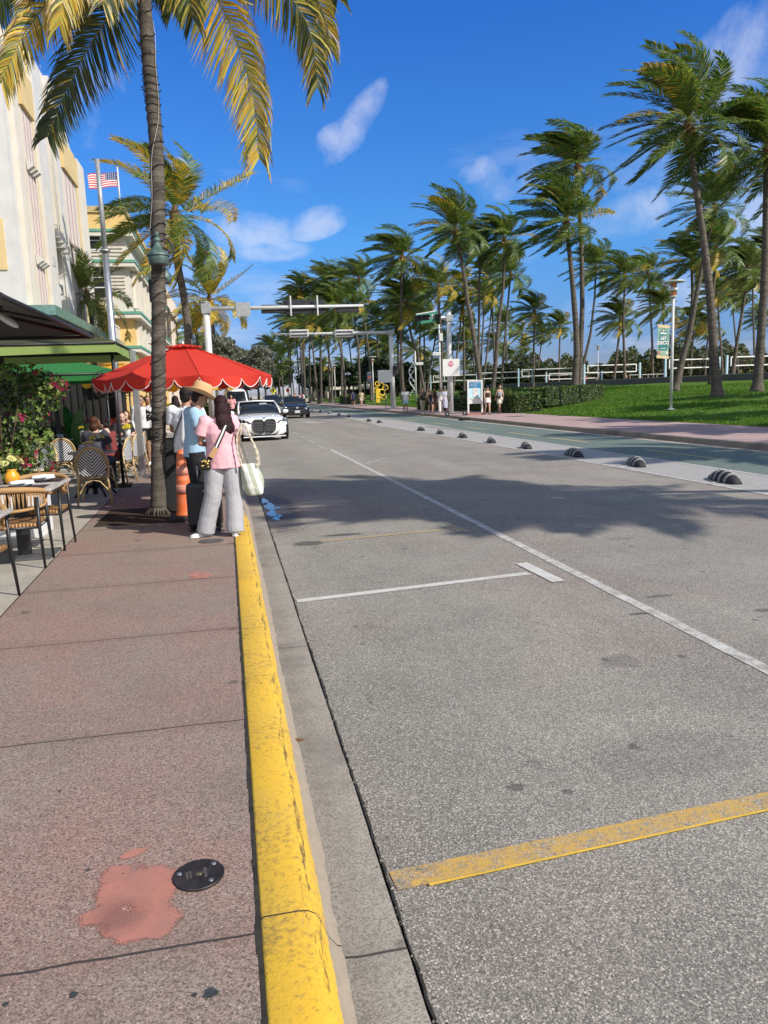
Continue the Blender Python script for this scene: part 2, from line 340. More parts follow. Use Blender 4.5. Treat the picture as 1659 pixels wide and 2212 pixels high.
def make_asphalt():
    m,t,b=_new('asphalt'); pos=geopos(t); c,h=asphalt_nodes(t,pos)
    # wet margin by the kerb where water stands
    s=t.nodes.new('ShaderNodeSeparateXYZ'); t.links.new(pos,s.inputs[0])
    dx=M(t,'MULTIPLY',M(t,'SUBTRACT',s.outputs[0],0.62),2.1); dy=M(t,'MULTIPLY',M(t,'SUBTRACT',s.outputs[1],11.7),0.44)
    r=M(t,'SQRT',M(t,'ADD',M(t,'MULTIPLY',dx,dx),M(t,'MULTIPLY',dy,dy)))
    wet=ramp(t,M(t,'ADD',r,M(t,'MULTIPLY',M(t,'SUBTRACT',noise(t,pos,5,5,0.6),0.5),1.1)),[(0.62,0.78),(0.92,0.0)])
    c=mixrgb(t,wet,c,(0.03,0.028,0.026))
    pc_=M(t,'MULTIPLY',M(t,'MULTIPLY',M(t,'GREATER_THAN',s.outputs[0],5.4),M(t,'LESS_THAN',s.outputs[0],7.7)),ramp(t,noise(t,pos,0.12,2,.5),[(.45,0.0),(.55,0.14)])); c=mixrgb(t,pc_,c,(0.16,0.15,0.14))
    dm=ramp(t,M(t,'ADD',M(t,'ABSOLUTE',M(t,'SUBTRACT',s.outputs[0],4.55)),M(t,'MULTIPLY',noise(t,pos,.8,3,.5),.5)),[(0.15,0.13),(0.75,0.0)]); c=mixrgb(t,dm,c,(0.12,0.115,0.11))
    oil=[(2.35,4.3,0.16,0.13,0.28),(3.9,5.0,0.07,0.05,.6),(2.0,3.1,0.5,0.25,.20),(1.15,3.0,0.05,0.04,.6),(4.3,7.9,.2,.1,.25),(0.85,8.95,0.22,0.17,0.7),(1.32,9.35,0.30,0.09,0.75),(3.0,5.2,0.10,0.03,0.8),(3.4,5.6,0.16,0.05,.5)]
    for ox,oy,rx,ry,k in oil:
        dx=M(t,'MULTIPLY',M(t,'SUBTRACT',s.outputs[0],ox),1/rx); dy=M(t,'MULTIPLY',M(t,'SUBTRACT',s.outputs[1],oy),1/ry)
        r=M(t,'SQRT',M(t,'ADD',M(t,'MULTIPLY',dx,dx),M(t,'MULTIPLY',dy,dy)))
        f=ramp(t,M(t,'ADD',r,M(t,'MULTIPLY',M(t,'SUBTRACT',noise(t,pos,22,4,0.6),0.5),1.2)),[(0.7,k),(1.05,0.0)])
        c=mixrgb(t,f,c,(0.045,0.042,0.04))
    t.links.new(c,b.inputs['Base Color'])
    t.links.new(M(t,'SUBTRACT',0.88,M(t,'MULTIPLY',wet,0.45)),b.inputs['Roughness']); b.inputs['Specular IOR Level'].default_value=0.3
    bump(t,b,h,0.5,0.004); return m
def make_paint(name,col,wear0,wear1,dirt=0.25,edge=None):
    m,t,b=_new(name); pos=geopos(t); c,h=asphalt_nodes(t,pos)
    f=M(t,'ADD',M(t,'MULTIPLY',noise(t,pos,7,6,0.7),0.6),M(t,'MULTIPLY',noise(t,pos,70,4,0.7),0.4))
    f=ramp(t,f,[(wear0,0.0),(wear1,1.0)])
    pc=mixrgb(t,M(t,'MULTIPLY',noise(t,pos,25,5,0.7),dirt*1.6),col,tuple(x*0.45 for x in col))
    c=mixrgb(t,f,pc,c); t.links.new(c,b.inputs['Base Color']); b.inputs['Roughness'].default_value=0.75
    bump(t,b,h,0.35,0.003); return m
A_=make_asphalt()
P_white=make_paint('worn white road paint',(0.62,0.60,0.55),0.43,0.60)
P_white2=make_paint('fresh white road paint',(0.60,0.58,0.53),0.50,0.72,0.2)
P_faint=make_paint('faded white road paint',(0.55,0.53,0.50),0.36,0.60)
P_yel=make_paint('worn yellow road paint',(0.60,0.36,0.07),0.43,0.60)
P_yel2=make_paint('faded yellow road paint',(0.50,0.35,0.13),0.36,0.62)
P_ydash=make_paint('yellow lane dash paint',(0.62,0.50,0.22),0.5,0.75)
P_green=make_paint('faded green lane paint',(0.120,0.185,0.150),0.42,0.80,0.5)
P_buf=make_paint('pale buffer coating',(0.42,0.40,0.375),0.42,0.75)
def concrete(name,c1,c2,joint=None,off=0,jw=0.006,ax=1,stain=0.5,grain=0.5,gs=190,pebble=None,joint2=None):
    m,t,b=_new(name); pos=geopos(t); s=t.nodes.new('ShaderNodeSeparateXYZ'); t.links.new(pos,s.inputs[0])
    f=ramp(t,M(t,'ADD',M(t,'MULTIPLY',noise(t,pos,0.8,5,0.62),0.6),M(t,'MULTIPLY',noise(t,pos,3.5,5,0.7),0.4)),[(0.36,0.0),(0.64,1.0)])
    c=mixrgb(t,f,c1,c2)
    v=t.nodes.new('ShaderNodeTexVoronoi'); v.inputs['Scale'].default_value=gs; t.links.new(pos,v.inputs['Vector'])
    s3=t.nodes.new('ShaderNodeSeparateColor'); t.links.new(v.outputs['Color'],s3.inputs[0])
    g=ramp(t,s3.outputs[0],[(0,1-grain),(0.5,1.0),(1,1+grain*0.7)])
    sc=t.nodes.new('ShaderNodeVectorMath'); sc.operation='SCALE'; t.links.new(c,sc.inputs[0]); t.links.new(g,sc.inputs['Scale']); c=sc.outputs[0]
    if pebble:
        v=t.nodes.new('ShaderNodeTexVoronoi'); v.inputs['Scale'].default_value=95; t.links.new(pos,v.inputs['Vector'])
        s5=t.nodes.new('ShaderNodeSeparateColor'); t.links.new(v.outputs['Color'],s5.inputs[0])
        pe=M(t,'MULTIPLY',ramp(t,s5.outputs[2],[(0.72,0.0),(0.9,0.85)]),ramp(t,v.outputs['Distance'],[(0.25,1.0),(0.45,0.0)]))
        c=mixrgb(t,pe,c,pebble)
    sp=M(t,'MULTIPLY',M(t,'MAXIMUM',spots(t,pos,1.9,0.2),M(t,'MULTIPLY',spots(t,pos,7,0.12),0.7)),0.65)
    c=mixrgb(t,sp,c,(0.06,0.055,0.05))
    st=ramp(t,noise(t,pos,1.6,7,0.72),[(0.5,0.0),(0.72,stain)])
    c=mixrgb(t,st,c,tuple(x*0.5 for x in c1))
    h=s3.outputs[0]
    wob=M(t,'MULTIPLY',M(t,'SUBTRACT',noise(t,pos,9,4,0.6),0.5),0.02)
    for (a,jo,of) in ([(ax,joint,off)] if joint else [])+([joint2] if joint2 else []):
        q=M(t,'ADD',M(t,'DIVIDE',M(t,'ADD',M(t,'SUBTRACT',s.outputs[a],of),wob),jo),1000.5)
        q=M(t,'MULTIPLY',M(t,'ABSOLUTE',M(t,'SUBTRACT',M(t,'FRACT',q),0.5)),jo)
        j=ramp(t,M(t,'MULTIPLY',q,1/(jw*4)),[(0.12,0.9),(0.3,0.0)])
        halo=ramp(t,M(t,'MULTIPLY',q,4.0),[(0.0,0.28),(0.5,0.0)])
        c=mixrgb(t,halo,c,tuple(x*0.6 for x in c1)); c=mixrgb(t,j,c,(0.035,0.03,0.027))
        h=M(t,'SUBTRACT',h,M(t,'MULTIPLY',j,3))
    t.links.new(c,b.inputs['Base Color']); b.inputs['Roughness'].default_value=0.85; b.inputs['Specular IOR Level'].default_value=0.3
    bump(t,b,h,0.45,0.004); return m
Cw_left=concrete('rose aggregate pavement',(0.280,0.172,0.140),(0.245,0.205,0.166),1.585,2.14,pebble=(0.60,0.55,0.50),grain=0.55,stain=0.35)
Cw_terr=concrete('pale terrace concrete',(0.44,0.40,0.33),(0.33,0.30,0.255),3.17,2.9,grain=0.25,joint2=(0,2.4,-1.2),jw=0.005)
Cw_right=concrete('pink pavement',(0.44,0.29,0.265),(0.38,0.29,0.265),1.6,0.4,grain=0.25,joint2=(0,2.1,12.95),jw=0.008)
Cw_gut=concrete('grey gutter concrete',(0.275,0.245,0.205),(0.215,0.19,0.158),3.05,2.15,grain=0.4,stain=0.85)
Cw_kerb=concrete('tan kerb concrete',(0.34,0.28,0.21),(0.25,0.215,0.17),3.05,1.1,grain=0.3,stain=0.8)
def yellow_kerb():
    m,t,b=_new('yellow kerb paint'); pos=geopos(t); s=t.nodes.new('ShaderNodeSeparateXYZ'); t.links.new(pos,s.inputs[0])
    mp=t.nodes.new('ShaderNodeMapping'); mp.inputs['Scale'].default_value=(3,1,3); t.links.new(pos,mp.inputs[0])
    n=M(t,'ADD',M(t,'MULTIPLY',noise(t,mp.outputs[0],3.2,7,0.72),0.55),M(t,'MULTIPLY',noise(t,pos,60,5,0.75),0.45))
    pc=mixrgb(t,ramp(t,noise(t,pos,2.2,5,0.6),[(0.35,0.0),(0.65,1.0)]),(0.76,0.45,0.028),(0.68,0.42,0.05))
    grime=ramp(t,M(t,'ADD',noise(t,pos,38,7,0.8),M(t,'MULTIPLY',M(t,'SUBTRACT',noise(t,pos,2.3,4,.6),.5),.35)),[(0.51,0.0),(0.64,0.8)])
    pc=mixrgb(t,grime,pc,(0.27,0.18,0.05))
    # paint thin towards the foot of the face and past 11 m
    foot=ramp(t,s.outputs[2],[(0.018,0.42),(0.075,0.10),(0.12,0.0)])
    far=ramp(t,M(t,'MULTIPLY',M(t,'SUBTRACT',s.outputs[1],10.2),0.4),[(0.0,0.0),(1.0,0.75)])
    w=ramp(t,M(t,'ADD',M(t,'ADD',n,foot),far),[(0.60,0.0),(0.68,1.0)])
    cc=mixrgb(t,noise(t,pos,20,5,0.7),(0.42,0.34,0.25),(0.24,0.2,0.15))
    c=mixrgb(t,w,pc,cc)
    # black scuffs along the edge
    mp2=t.nodes.new('ShaderNodeMapping'); mp2.inputs['Scale'].default_value=(14,1.6,14); t.links.new(pos,mp2.inputs[0])
    ed=ramp(t,M(t,'ABSOLUTE',M(t,'SUBTRACT',s.outputs[0],0.165)),[(0.0,0.20),(0.045,0.0)])
    sc=ramp(t,M(t,'ADD',noise(t,mp2.outputs[0],2.6,7,0.8),ed),[(0.68,0.0),(0.76,0.85)])
    c=mixrgb(t,sc,c,(0.035,0.03,0.025))
    sp=M(t,'MULTIPLY',M(t,'MAXIMUM',spots(t,pos,9,0.3,0.3),spots(t,pos,3.2,0.35,0.2)),0.6); c=mixrgb(t,sp,c,(0.13,0.09,0.03))
    q=M(t,'ADD',M(t,'DIVIDE',M(t,'SUBTRACT',s.outputs[1],2.2),3.05),1000.5)
    q=M(t,'MULTIPLY',M(t,'ABSOLUTE',M(t,'SUBTRACT',M(t,'FRACT',q),0.5)),3.05)
    c=mixrgb(t,M(t,'LESS_THAN',q,0.0035),c,(0.05,0.035,0.02))
    t.links.new(c,b.inputs['Base Color']); b.inputs['Roughness'].default_value=0.6
    bump(t,b,M(t,'SUBTRACT',noise(t,pos,60,6,0.7),M(t,'MULTIPLY',w,0.35)),0.5,0.006); return m
Y_k=yellow_kerb()
def soil(name,a,bcol,sc=2.0,bs=0.3):
    m,t,b=_new(name); pos=geopos(t)
    f=ramp(t,M(t,'ADD',M(t,'MULTIPLY',noise(t,pos,sc*0.25,4,0.6),0.5),M(t,'MULTIPLY',noise(t,pos,sc*14,6,0.75),0.5)),[(0.38,0.0),(0.62,1.0)])
    cc=mixrgb(t,f,a,bcol); cc=mixrgb(t,ramp(t,noise(t,pos,.22,5,.65),[(.5,0),(.7,.45 if name=='lawn turf' else 0)]),cc,(0.16,0.15,0.05)); t.links.new(cc,b.inputs['Base Color']); b.inputs['Roughness'].default_value=0.95; b.inputs['Specular IOR Level'].default_value=0.1
    bump(t,b,noise(t,pos,sc*14,6,0.75),bs,0.05); return m
G_sand=soil('beach sand',(0.50,0.44,0.34),(0.40,0.35,0.27),1.0)
G_grass=soil('lawn turf',(0.060,0.135,0.015),(0.105,0.185,0.026),2.6,0.9)
G_earth=soil('dark earth',(0.07,0.05,0.035),(0.035,0.028,0.02),3)
MB().sheet([(-900,-60),(1500,-60),(1500,2500),(-900,2500)],-0.13).build('ground',G_sand,kind='structure')
FAR=420
MB().sheet([(0.46,-8),(12.6,-8),(12.6,FAR),(0.46,FAR)],0.0).build('road',A_,kind='structure')
# gutter pan and kerb, left (real profile, slightly wavy)
def extrude_profile(name,prof,y0,y1,step,mats,wob=0.0,closed=False,xoff=lambda y:0,smooth=True):
    mb=MB(); ys=[]; y=y0
    while y<y1: ys.append(y); y+=step*(1 if y<16 else 6)
    ys.append(y1); vs=[]
    for i,y in enumerate(ys):
        for k,(x,z) in enumerate(prof):
            w=math.sin(y*1.7+k)*0.5+math.sin(y*5.3+k*2.1)*0.3+random.uniform(-.6,.6)
            vs.append((x+xoff(y)+w*wob,y,z+w*wob*0.4))
    n=len(prof); fs=[(i*n+j,i*n+j+1,(i+1)*n+j+1,(i+1)*n+j) for i in range(len(ys)-1) for j in range(n-1)]
    mb.add(vs,fs,0,None,smooth); return mb.build(name,mats,kind='structure',fix=False)
extrude_profile('gutter',[(0.235,0.012),(0.30,0.004),(0.45,0.004),(0.462,-0.03)],-8,FAR,0.10,Cw_gut,0.0022)
extrude_profile('kerb',[(-0.004,0.06),(0.0,0.148),(0.012,0.156),(0.12,0.156),(0.148,0.151),(0.170,0.138),(0.190,0.108),(0.212,0.05),(0.236,0.014),(0.262,0.006)],-8,13,0.06,Y_k,0.0022)
extrude_profile('kerb',[(-0.004,0.06),(0.0,0.148),(0.012,0.156),(0.12,0.156),(0.148,0.151),(0.170,0.138),(0.190,0.108),(0.212,0.05),(0.236,0.014),(0.262,0.006)],13,FAR,0.2,Cw_kerb,0.001)
gapm=mat('tar joint',(0.03,0.027,0.023),0.95,var=.4,scale=40)
mb=MB(); y=0.9; vs=[]; off=0.0
while y<24:
    off=off*.8+random.uniform(-.0028,.0028); w=random.uniform(.003,.010); vs+=[(0.462+off-w*.5,y,0.0062),(0.462+off+w*.5+.003*random.random(),y,0.0062)]; y+=random.uniform(.010,.03)*(1+y*.1)
mb.add(vs,[(2*i,2*i+1,2*i+3,2*i+2) for i in range(len(vs)//2-1)]); mb.build('road_edge_joint',gapm,kind='structure',fix=False)
MB().sheet([(0.459,24),(0.470,24),(0.470,FAR),(0.459,FAR)],0.0062).build('road_edge_joint',gapm,kind='structure')
mb=MB()
for k in range(260):
    y=.9+ (random.random()**1.5)*9; mb.ball((0.468+random.gauss(0,.012),y,.004),random.uniform(.002,.0055),5,4)
mb.build('loose_grit',A_,kind='structure')
SE=[(-8,-1.70),(6.1,-1.79),(9,-1.87),(22,-2.17),(60,-2.3),(FAR,-2.3)]
def sedge(y):
    for (a,xa),(b_,xb) in zip(SE,SE[1:]):
        if y<=b_: return xa+(xb-xa)*(y-a)/(b_-a)
    return SE[-1][1]
MB().add([(-0.012,y,0.15) for y,x in SE]+[(x+0.006,y,0.15) for y,x in SE],[(i,i+1,len(SE)+i+1,len(SE)+i) for i in range(len(SE)-1)]).build('pavement',Cw_left,kind='structure')
MB().add([(x-0.006,y,0.15) for y,x in SE]+[(-16,y,0.15) for y,x in SE],[(i,i+1,len(SE)+i+1,len(SE)+i) for i in range(len(SE)-1)]).build('terrace_paving',Cw_terr,kind='structure')
MB().sheet([(-16,-8),(0.1,-8),(0.1,FAR),(-16,FAR)],0.13).build('pavement_bed',G_earth,kind='structure')
# dark broken sliver between pavement and kerb
mb=MB(); y=1.0
while y<13:
    l=random.uniform(.04,.14); w=random.uniform(.002,.011); mb.add([(-0.010-w*random.random(),y,0.1515),(0.002,y,0.1515),(0.002,y+l,0.1515),(-0.009-w*random.random(),y+l,0.1515)],[(0,1,2,3)]); y+=l
mb.build('pavement_gap',mat('gap dirt',(0.035,0.03,0.022),0.95,var=0.4,scale=30),kind='structure')
# right side
KX=[(-8,12.66),(30,12.85),(46,13.2),(FAR,13.3)]
def kx(y):
    for (a,xa),(b_,xb) in zip(KX,KX[1:]):
        if y<=b_: return xa+(xb-xa)*(y-a)/(b_-a)
    return KX[-1][1]
extrude_profile('kerb',[(-0.30,-0.002),(-0.28,0.005),(0.0,0.012),(0.02,0.13),(0.05,0.158),(0.20,0.158),(0.205,0.10)],-8,FAR,1.0,Cw_kerb,0.002,xoff=kx,smooth=False)
ys=[-8,10,20,30,40,46,60,100,200,FAR]
MB().add([(kx(y)+0.2,y,0.155) for y in ys]+[(17.2,y,0.165) for y in ys],[(i,i+1,len(ys)+i+1,len(ys)+i) for i in range(len(ys)-1)]).build('promenade_pavement',Cw_right,kind='structure')
MB().box((12.95,41.2,0.05),(0.5,0.9,0.10)).build('storm_drain',mat('drain black',(0.01,0.01,0.01),0.9),label='dark drain mouth cut into the far kerb in front of the map board',cat='drain')
# lawn: rising sheet
xs=[17.2,18.5,20,23,26,30,34,38,42,46,48]; ys=[-8]+list(range(4,150,6))+[180,240,FAR]
vs=[]
for y in ys:
    for x in xs:
        e=0.0 if x<17.3 else (math.sin(x*0.55+y*0.21)+math.sin(y*0.37-x*0.3))*0.035
        vs.append((x,y,lawn_z(x)+(e-0.03 if x>18 else 0.0)))
n=len(xs); MB().add(vs,[(i*n+j,i*n+j+1,(i+1)*n+j+1,(i+1)*n+j) for i in range(len(ys)-1) for j in range(n-1)],0,None,True).build('lawn',G_grass,kind='structure')
MB().add([(48,-8,1.75),(220,-8,1.75),(220,FAR,1.75),(48,FAR,1.75),(48,-8,-.1),(48,FAR,-.1)],[(0,1,2,3),(4,0,3,5)]).build('beach',G_sand,kind='structure')
# grass blades, real tufts, denser near
def grass():
    P=[]
    n=95000
    u=rng.uniform(0,1,n)
    Y=20+ (u**1.6)*75; X=17.25+rng.uniform(0,1,n)**1.15*24
    keep=(X/Y<1.05)&(X/Y>0.16); X=X[keep];Y=Y[keep]; n=len(X)
    Z=np.array([lawn_z(x)+((math.sin(x*0.55+y*0.21)+math.sin(y*0.37-x*0.3))*0.035-0.03 if x>18 else 0) for x,y in zip(X,Y)])
    a=rng.uniform(0,PI,n); h=rng.uniform(.025,.065,n)*(1+Y/60); w=h*0.35
    lx=rng.normal(0,.02,n); ly=rng.normal(0,.02,n)
    V=np.stack([np.stack([X-np.cos(a)*w,Y-np.sin(a)*w,Z-.005],1),np.stack([X+np.cos(a)*w,Y+np.sin(a)*w,Z-.005],1),np.stack([X+lx,Y+ly,Z+h],1)],1).reshape(-1,3)
    C=pick([(0.08,0.18,0.018),(0.12,0.23,0.028),(0.05,0.12,0.015),(0.20,0.22,0.06)],n,[.4,.3,.22,.08],0.3)
    me=fast_mesh('grass',V,np.arange(3*n).reshape(n,3),C); me.materials.append(leafmat('grass blade',0.4,0.6,0.2))
    link('grass',me,label='short bright green grass blades of the park lawn',cat='grass',kind='stuff')
grass()
# ---------------------------------------------------------------- road markings
Z1=0.004
def strip(name,pts,w,m,z=Z1,ragged=0.0):
    mb=MB(); L_=[]; 
    P=[Vector((p[0],p[1],0)) for p in pts]
    Q=[]
    for a,b in zip(P,P[1:]):
        k=max(1,int((b-a).length/0.25)) if ragged else 1
        for i in range(k): Q.append(a.lerp(b,i/k))
    Q.append(P[-1]); vs=[]
    for i,q in enumerate(Q):
        d=(Q[min(i+1,len(Q)-1)]-Q[max(i-1,0)]).normalized(); nn=Vector((-d.y,d.x,0))
        for s in (-1,1): vs.append(tuple(q+nn*s*(w/2+random.uniform(-1,1)*ragged)+Vector((0,0,z))))
    mb.add(vs,[(2*i,2*i+1,2*i+3,2*i+2) for i in range(len(Q)-1)])
    return mb.build(name,m,kind='structure')
strip('lane_line',[(3.10,-4),(3.12,12),(3.13,24)],0.105,P_white,ragged=0.007)
for a,b in ((24.6,26.2),(27.3,29.3),(31.1,32.2),(34,36)): strip('lane_dash',[(3.02,a),(2.99,b)],0.09,P_faint)
strip('parking_line',[(0.485,6.41),(2.70,6.69)],0.10,P_white2); strip('parking_tick',[(2.79,7.10),(2.83,6.30)],0.13,P_white2,z=Z1+.003)
strip('parking_line',[(0.48,2.49),(2.6,2.66)],0.115,P_yel,ragged=0.003); strip('parking_line_edge',[(0.6,2.432),(2.6,2.60)],0.012,mat('fresh yellow edge',(0.75,0.47,0.05),0.6),z=Z1+.003)
strip('parking_line',[(1.0,9.02),(2.74,9.22)],0.10,P_yel2); strip('parking_tick',[(2.70,9.52),(2.80,8.92)],0.15,P_white,z=Z1+.0015); strip('parking_tick',[(2.71,9.49),(2.80,8.95)],0.11,P_yel2,z=Z1+.004)
strip('parking_line',[(1.3,15.95),(2.75,15.75)],0.11,P_yel2); strip('parking_tick',[(2.70,16.2),(2.82,15.4)],0.14,P_yel2,z=Z1+.003)
strip('parking_line',[(0.6,20.75),(1.8,20.95)],0.11,P_faint); strip('lane_tick',[(3.28,18.6),(4.15,20.15)],0.08,P_faint)
strip('crossing_patch',[(4.75,48.8),(5.5,46.4)],0.9,P_faint); strip('crossing_patch',[(6.2,50.2),(7.2,47.6)],0.5,P_faint)
MB().sheet([(8.0,-8),(9.45,-8),(9.62,30),(9.0,36),(7.75,38.5),(8.0,28)],0.002).build('buffer_strip',P_buf,kind='structure')
MB().sheet([(7.75,38.8),(9.0,36.2),(9.6,36),(9.8,40),(9.7,120),(8.7,120),(8.2,46)],0.0022).build('buffer_strip',P_buf,kind='structure')
strip('buffer_line',[(7.93,-8),(7.97,12),(8.0,22),(8.02,29),(7.72,38.5),(8.2,50),(8.6,120)],0.12,P_white,z=0.006)
MB().sheet([(9.45,-8),(12.28,-8),(12.45,30),(12.8,46),(12.9,200),(9.8,200),(9.85,60),(10.1,47),(9.62,31)],0.003).build('cycle_lane',P_green,kind='structure')
strip('buffer_line',[(9.42,-8),(9.46,12),(9.62,26),(9.62,31),(10.2,47),(9.8,80)],0.12,P_white,z=0.007)
strip('kerb_line',[(12.38,-8),(12.55,30),(12.8,46),(12.9,100)],0.14,P_white,z=0.006)
for y0 in (9.2,15.4,21.6,25.4,31.0,36.5,43,50,57,64): strip('cycle_dash',[(10.66,y0),(10.66,y0+3.0)],0.09,P_ydash,z=0.008)
for (a,b) in (((7.9,14.6),(8.4,15.1)),((7.93,11.6),(8.45,11.9)),((7.95,17.3),(8.4,17.7)),((7.95,20.3),(8.35,20.8))): strip('buffer_tick',[a,b],0.09,P_white,z=0.009)
strip('buffer_arc',[(9.0,41),(9.3,37.5),(8.9,35.2),(8.2,34.3)],0.12,P_white,z=0.010)
# standing water by the kerb
water,t,b=_new('puddle water'); b.inputs['Base Color'].default_value=(0.02,0.022,0.025,1); b.inputs['Roughness'].default_value=0.04; b.inputs['Specular IOR Level'].default_value=0.6; bump(t,b,noise(t,geopos(t),8,2),0.04,0.01)
for (x,y,rx,ry) in ((0.53,12.9,.055,.30),(0.58,12.2,.08,.42),(0.57,11.45,.07,.34),(0.60,10.95,.05,.16),(0.68,12.0,.05,.10),(0.66,11.2,.04,.12)):
    P=[]; 
    for k in range(22):
        a=2*PI*k/22; r=1+0.18*math.sin(3*a+x*40)+0.12*math.sin(5*a+y); P.append((x+rx*r*math.cos(a),y+ry*r*math.sin(a)))
    MB().sheet(P,0.006).build('puddle',water,kind='structure')
# manhole disc, repair patches, leaf
disc=mat('dark cast iron',(0.045,0.036,0.033),0.55,0.3,var=0.3,scale=20,bmp=0.2,bscale=120)
brass=mat('dull brass',(0.42,0.33,0.14),0.4,0.9); steel=mat('worn steel',(0.45,0.45,0.44),0.4,0.8); dimtx=mat('worn cast lettering',(0.13,0.11,0.10),0.6)
cx0,cy0,_=onz(430,1893,0.15)
cov=thing('utility_cover',(cx0,cy0,0.15),0,'round black iron cover with three screws set in the pavement beside the salmon patch','utility cover')
MB().lathe([(0.0,0.0),(0.083,0.0),(0.085,0.003),(0.085,0.008),(0.083,0.0105),(0.0001,0.0105)],n=48,smooth=False).build('plate',disc,cov)
for a,r in ((0.75,.066),(2.95,.066),(-0.85,.062)):
    sc=MB().lathe([(0.0001,0.010),(0.0085,0.0105),(0.0085,0.0125),(0.006,0.0135),(0.003,0.0122),(0.0001,0.0122)],(r*math.cos(a),r*math.sin(a),0),n=16).build('screw',steel,cov)
MB().lathe([(0.0001,0.0115),(0.009,0.0115),(0.010,0.0105)],(0,0,0),n=14,sx=1.3).build('keyhole',brass,cov)
def text(body,size,m,parent,loc,rot,name='lettering',ext=0.0006,bold=0,align='CENTER',sx=1.0):
    cu=bpy.data.curves.new('t','FONT'); cu.body=body; cu.size=size; cu.extrude=ext; cu.align_x=align; cu.align_y='CENTER'; cu.offset=bold; cu.resolution_u=2
    tmp=bpy.data.objects.new('t',cu); S.collection.objects.link(tmp)
    dg=bpy.context.evaluated_depsgraph_get(); me=bpy.data.meshes.new_from_object(tmp.evaluated_get(dg)); bpy.data.objects.remove(tmp)
    me.materials.clear(); me.materials.append(m)
    o=link(name,me,parent); o.location=loc; o.rotation_euler=rot; o.scale=(sx,1,1); return o
text('WATER',0.017,dimtx,cov,(0.022,0.002,0.0108),(0,0,R_(97))); text('UTILITY\nACCESS',0.011,dimtx,cov,(-0.033,0.0,0.0108),(0,0,R_(97)))
salmon,t,b=_new('salmon patching compound'); pos=geopos(t)
px0,py0,_=onz(278,1965,0.15)
def dist_el(t,pos,x,y,rx,ry,a=0):
    mp=t.nodes.new('ShaderNodeMapping'); mp.vector_type='TEXTURE'; mp.inputs['Location'].default_value=(x,y,0.15); mp.inputs['Rotation'].default_value=(0,0,a); mp.inputs['Scale'].default_value=(rx,ry,100); t.links.new(pos,mp.inputs[0])
    n=t.nodes.new('ShaderNodeVectorMath'); n.operation='LENGTH'; t.links.new(mp.outputs[0],n.inputs[0]); return n.outputs['Value']
fld=None
for (qx,qy,rx,ry,a_) in ((295,1925,.115,.125,0),(325,1895,.075,.06,0),(300,1990,.105,.085,0),(235,1972,.085,.045,.2),(345,1985,.055,.07,0),(335,1945,.05,.08,0),(292,1842,.05,.022,.5),(278,2022,.03,.022,0),(340,2018,.03,.02,0),(255,1890,.05,.05,0)):
    x_,y_,_z=onz(qx,qy,.15); dd=dist_el(t,pos,x_,y_,rx,ry,a_); fld=dd if fld is None else M(t,'SMOOTH_MIN',fld,dd,0.25)
fld=M(t,'ADD',fld,M(t,'ADD',M(t,'MULTIPLY',M(t,'SUBTRACT',noise(t,pos,22,5,.65),.5),1.1),M(t,'MULTIPLY',M(t,'SUBTRACT',noise(t,pos,150,4,.7),.5),1.0)))
alpha=ramp(t,M(t,'MULTIPLY',fld,0.5),[(0.49,1.0),(0.58,0.0)])
mpc=t.nodes.new('ShaderNodeMapping'); mpc.vector_type='TEXTURE'; mpc.inputs['Location'].default_value=(px0,py0,.15); t.links.new(pos,mpc.inputs[0])
dn=t.nodes.new('ShaderNodeTexNoise'); dn.inputs['Scale'].default_value=16; dn.inputs['Detail'].default_value=3; t.links.new(pos,dn.inputs['Vector'])
dv=t.nodes.new('ShaderNodeVectorMath'); dv.operation='MULTIPLY_ADD'; dv.inputs[1].default_value=(.05,.05,0); t.links.new(dn.outputs['Color'],dv.inputs[0]); t.links.new(mpc.outputs[0],dv.inputs[2])
ln=t.nodes.new('ShaderNodeVectorMath'); ln.operation='LENGTH'; t.links.new(dv.outputs[0],ln.inputs[0])
swirl=M(t,'MULTIPLY',M(t,'ADD',M(t,'SINE',M(t,'MULTIPLY',ln.outputs['Value'],520)),1.0),.5)
core=ramp(t,M(t,'ADD',ln.outputs['Value'],M(t,'MULTIPLY',M(t,'SUBTRACT',noise(t,pos,25,5,.7),.5),.10)),[(0.035,1.0),(0.115,0.0)])
c=mixrgb(t,ramp(t,noise(t,pos,11,6,.7),[(.35,0),(.65,1)]),(0.43,0.170,0.122),(0.33,0.152,0.118)); c=mixrgb(t,M(t,'MULTIPLY',core,M(t,'ADD',.50,M(t,'MULTIPLY',swirl,.10))),c,(0.13,0.06,0.05))
c=mixrgb(t,ramp(t,noise(t,pos,70,5,.8),[(.62,0),(.74,.7)]),c,(0.42,0.33,0.28)); c=mixrgb(t,spots(t,pos,16,.3,.3),c,(0.07,0.035,0.03))
t.links.new(c,b.inputs['Base Color']); b.inputs['Roughness'].default_value=0.85; bump(t,b,M(t,'ADD',M(t,'MULTIPLY',M(t,'MULTIPLY',swirl,core),.5),noise(t,pos,90,5,.7)),0.35,0.003)
tr_=t.nodes.new('ShaderNodeBsdfTransparent'); mx_=t.nodes.new('ShaderNodeMixShader'); t.links.new(alpha,mx_.inputs[0]); t.links.new(tr_.outputs[0],mx_.inputs[1]); t.links.new(b.outputs[0],mx_.inputs[2]); t.links.new(mx_.outputs[0],t.nodes['Material Output'].inputs[0])
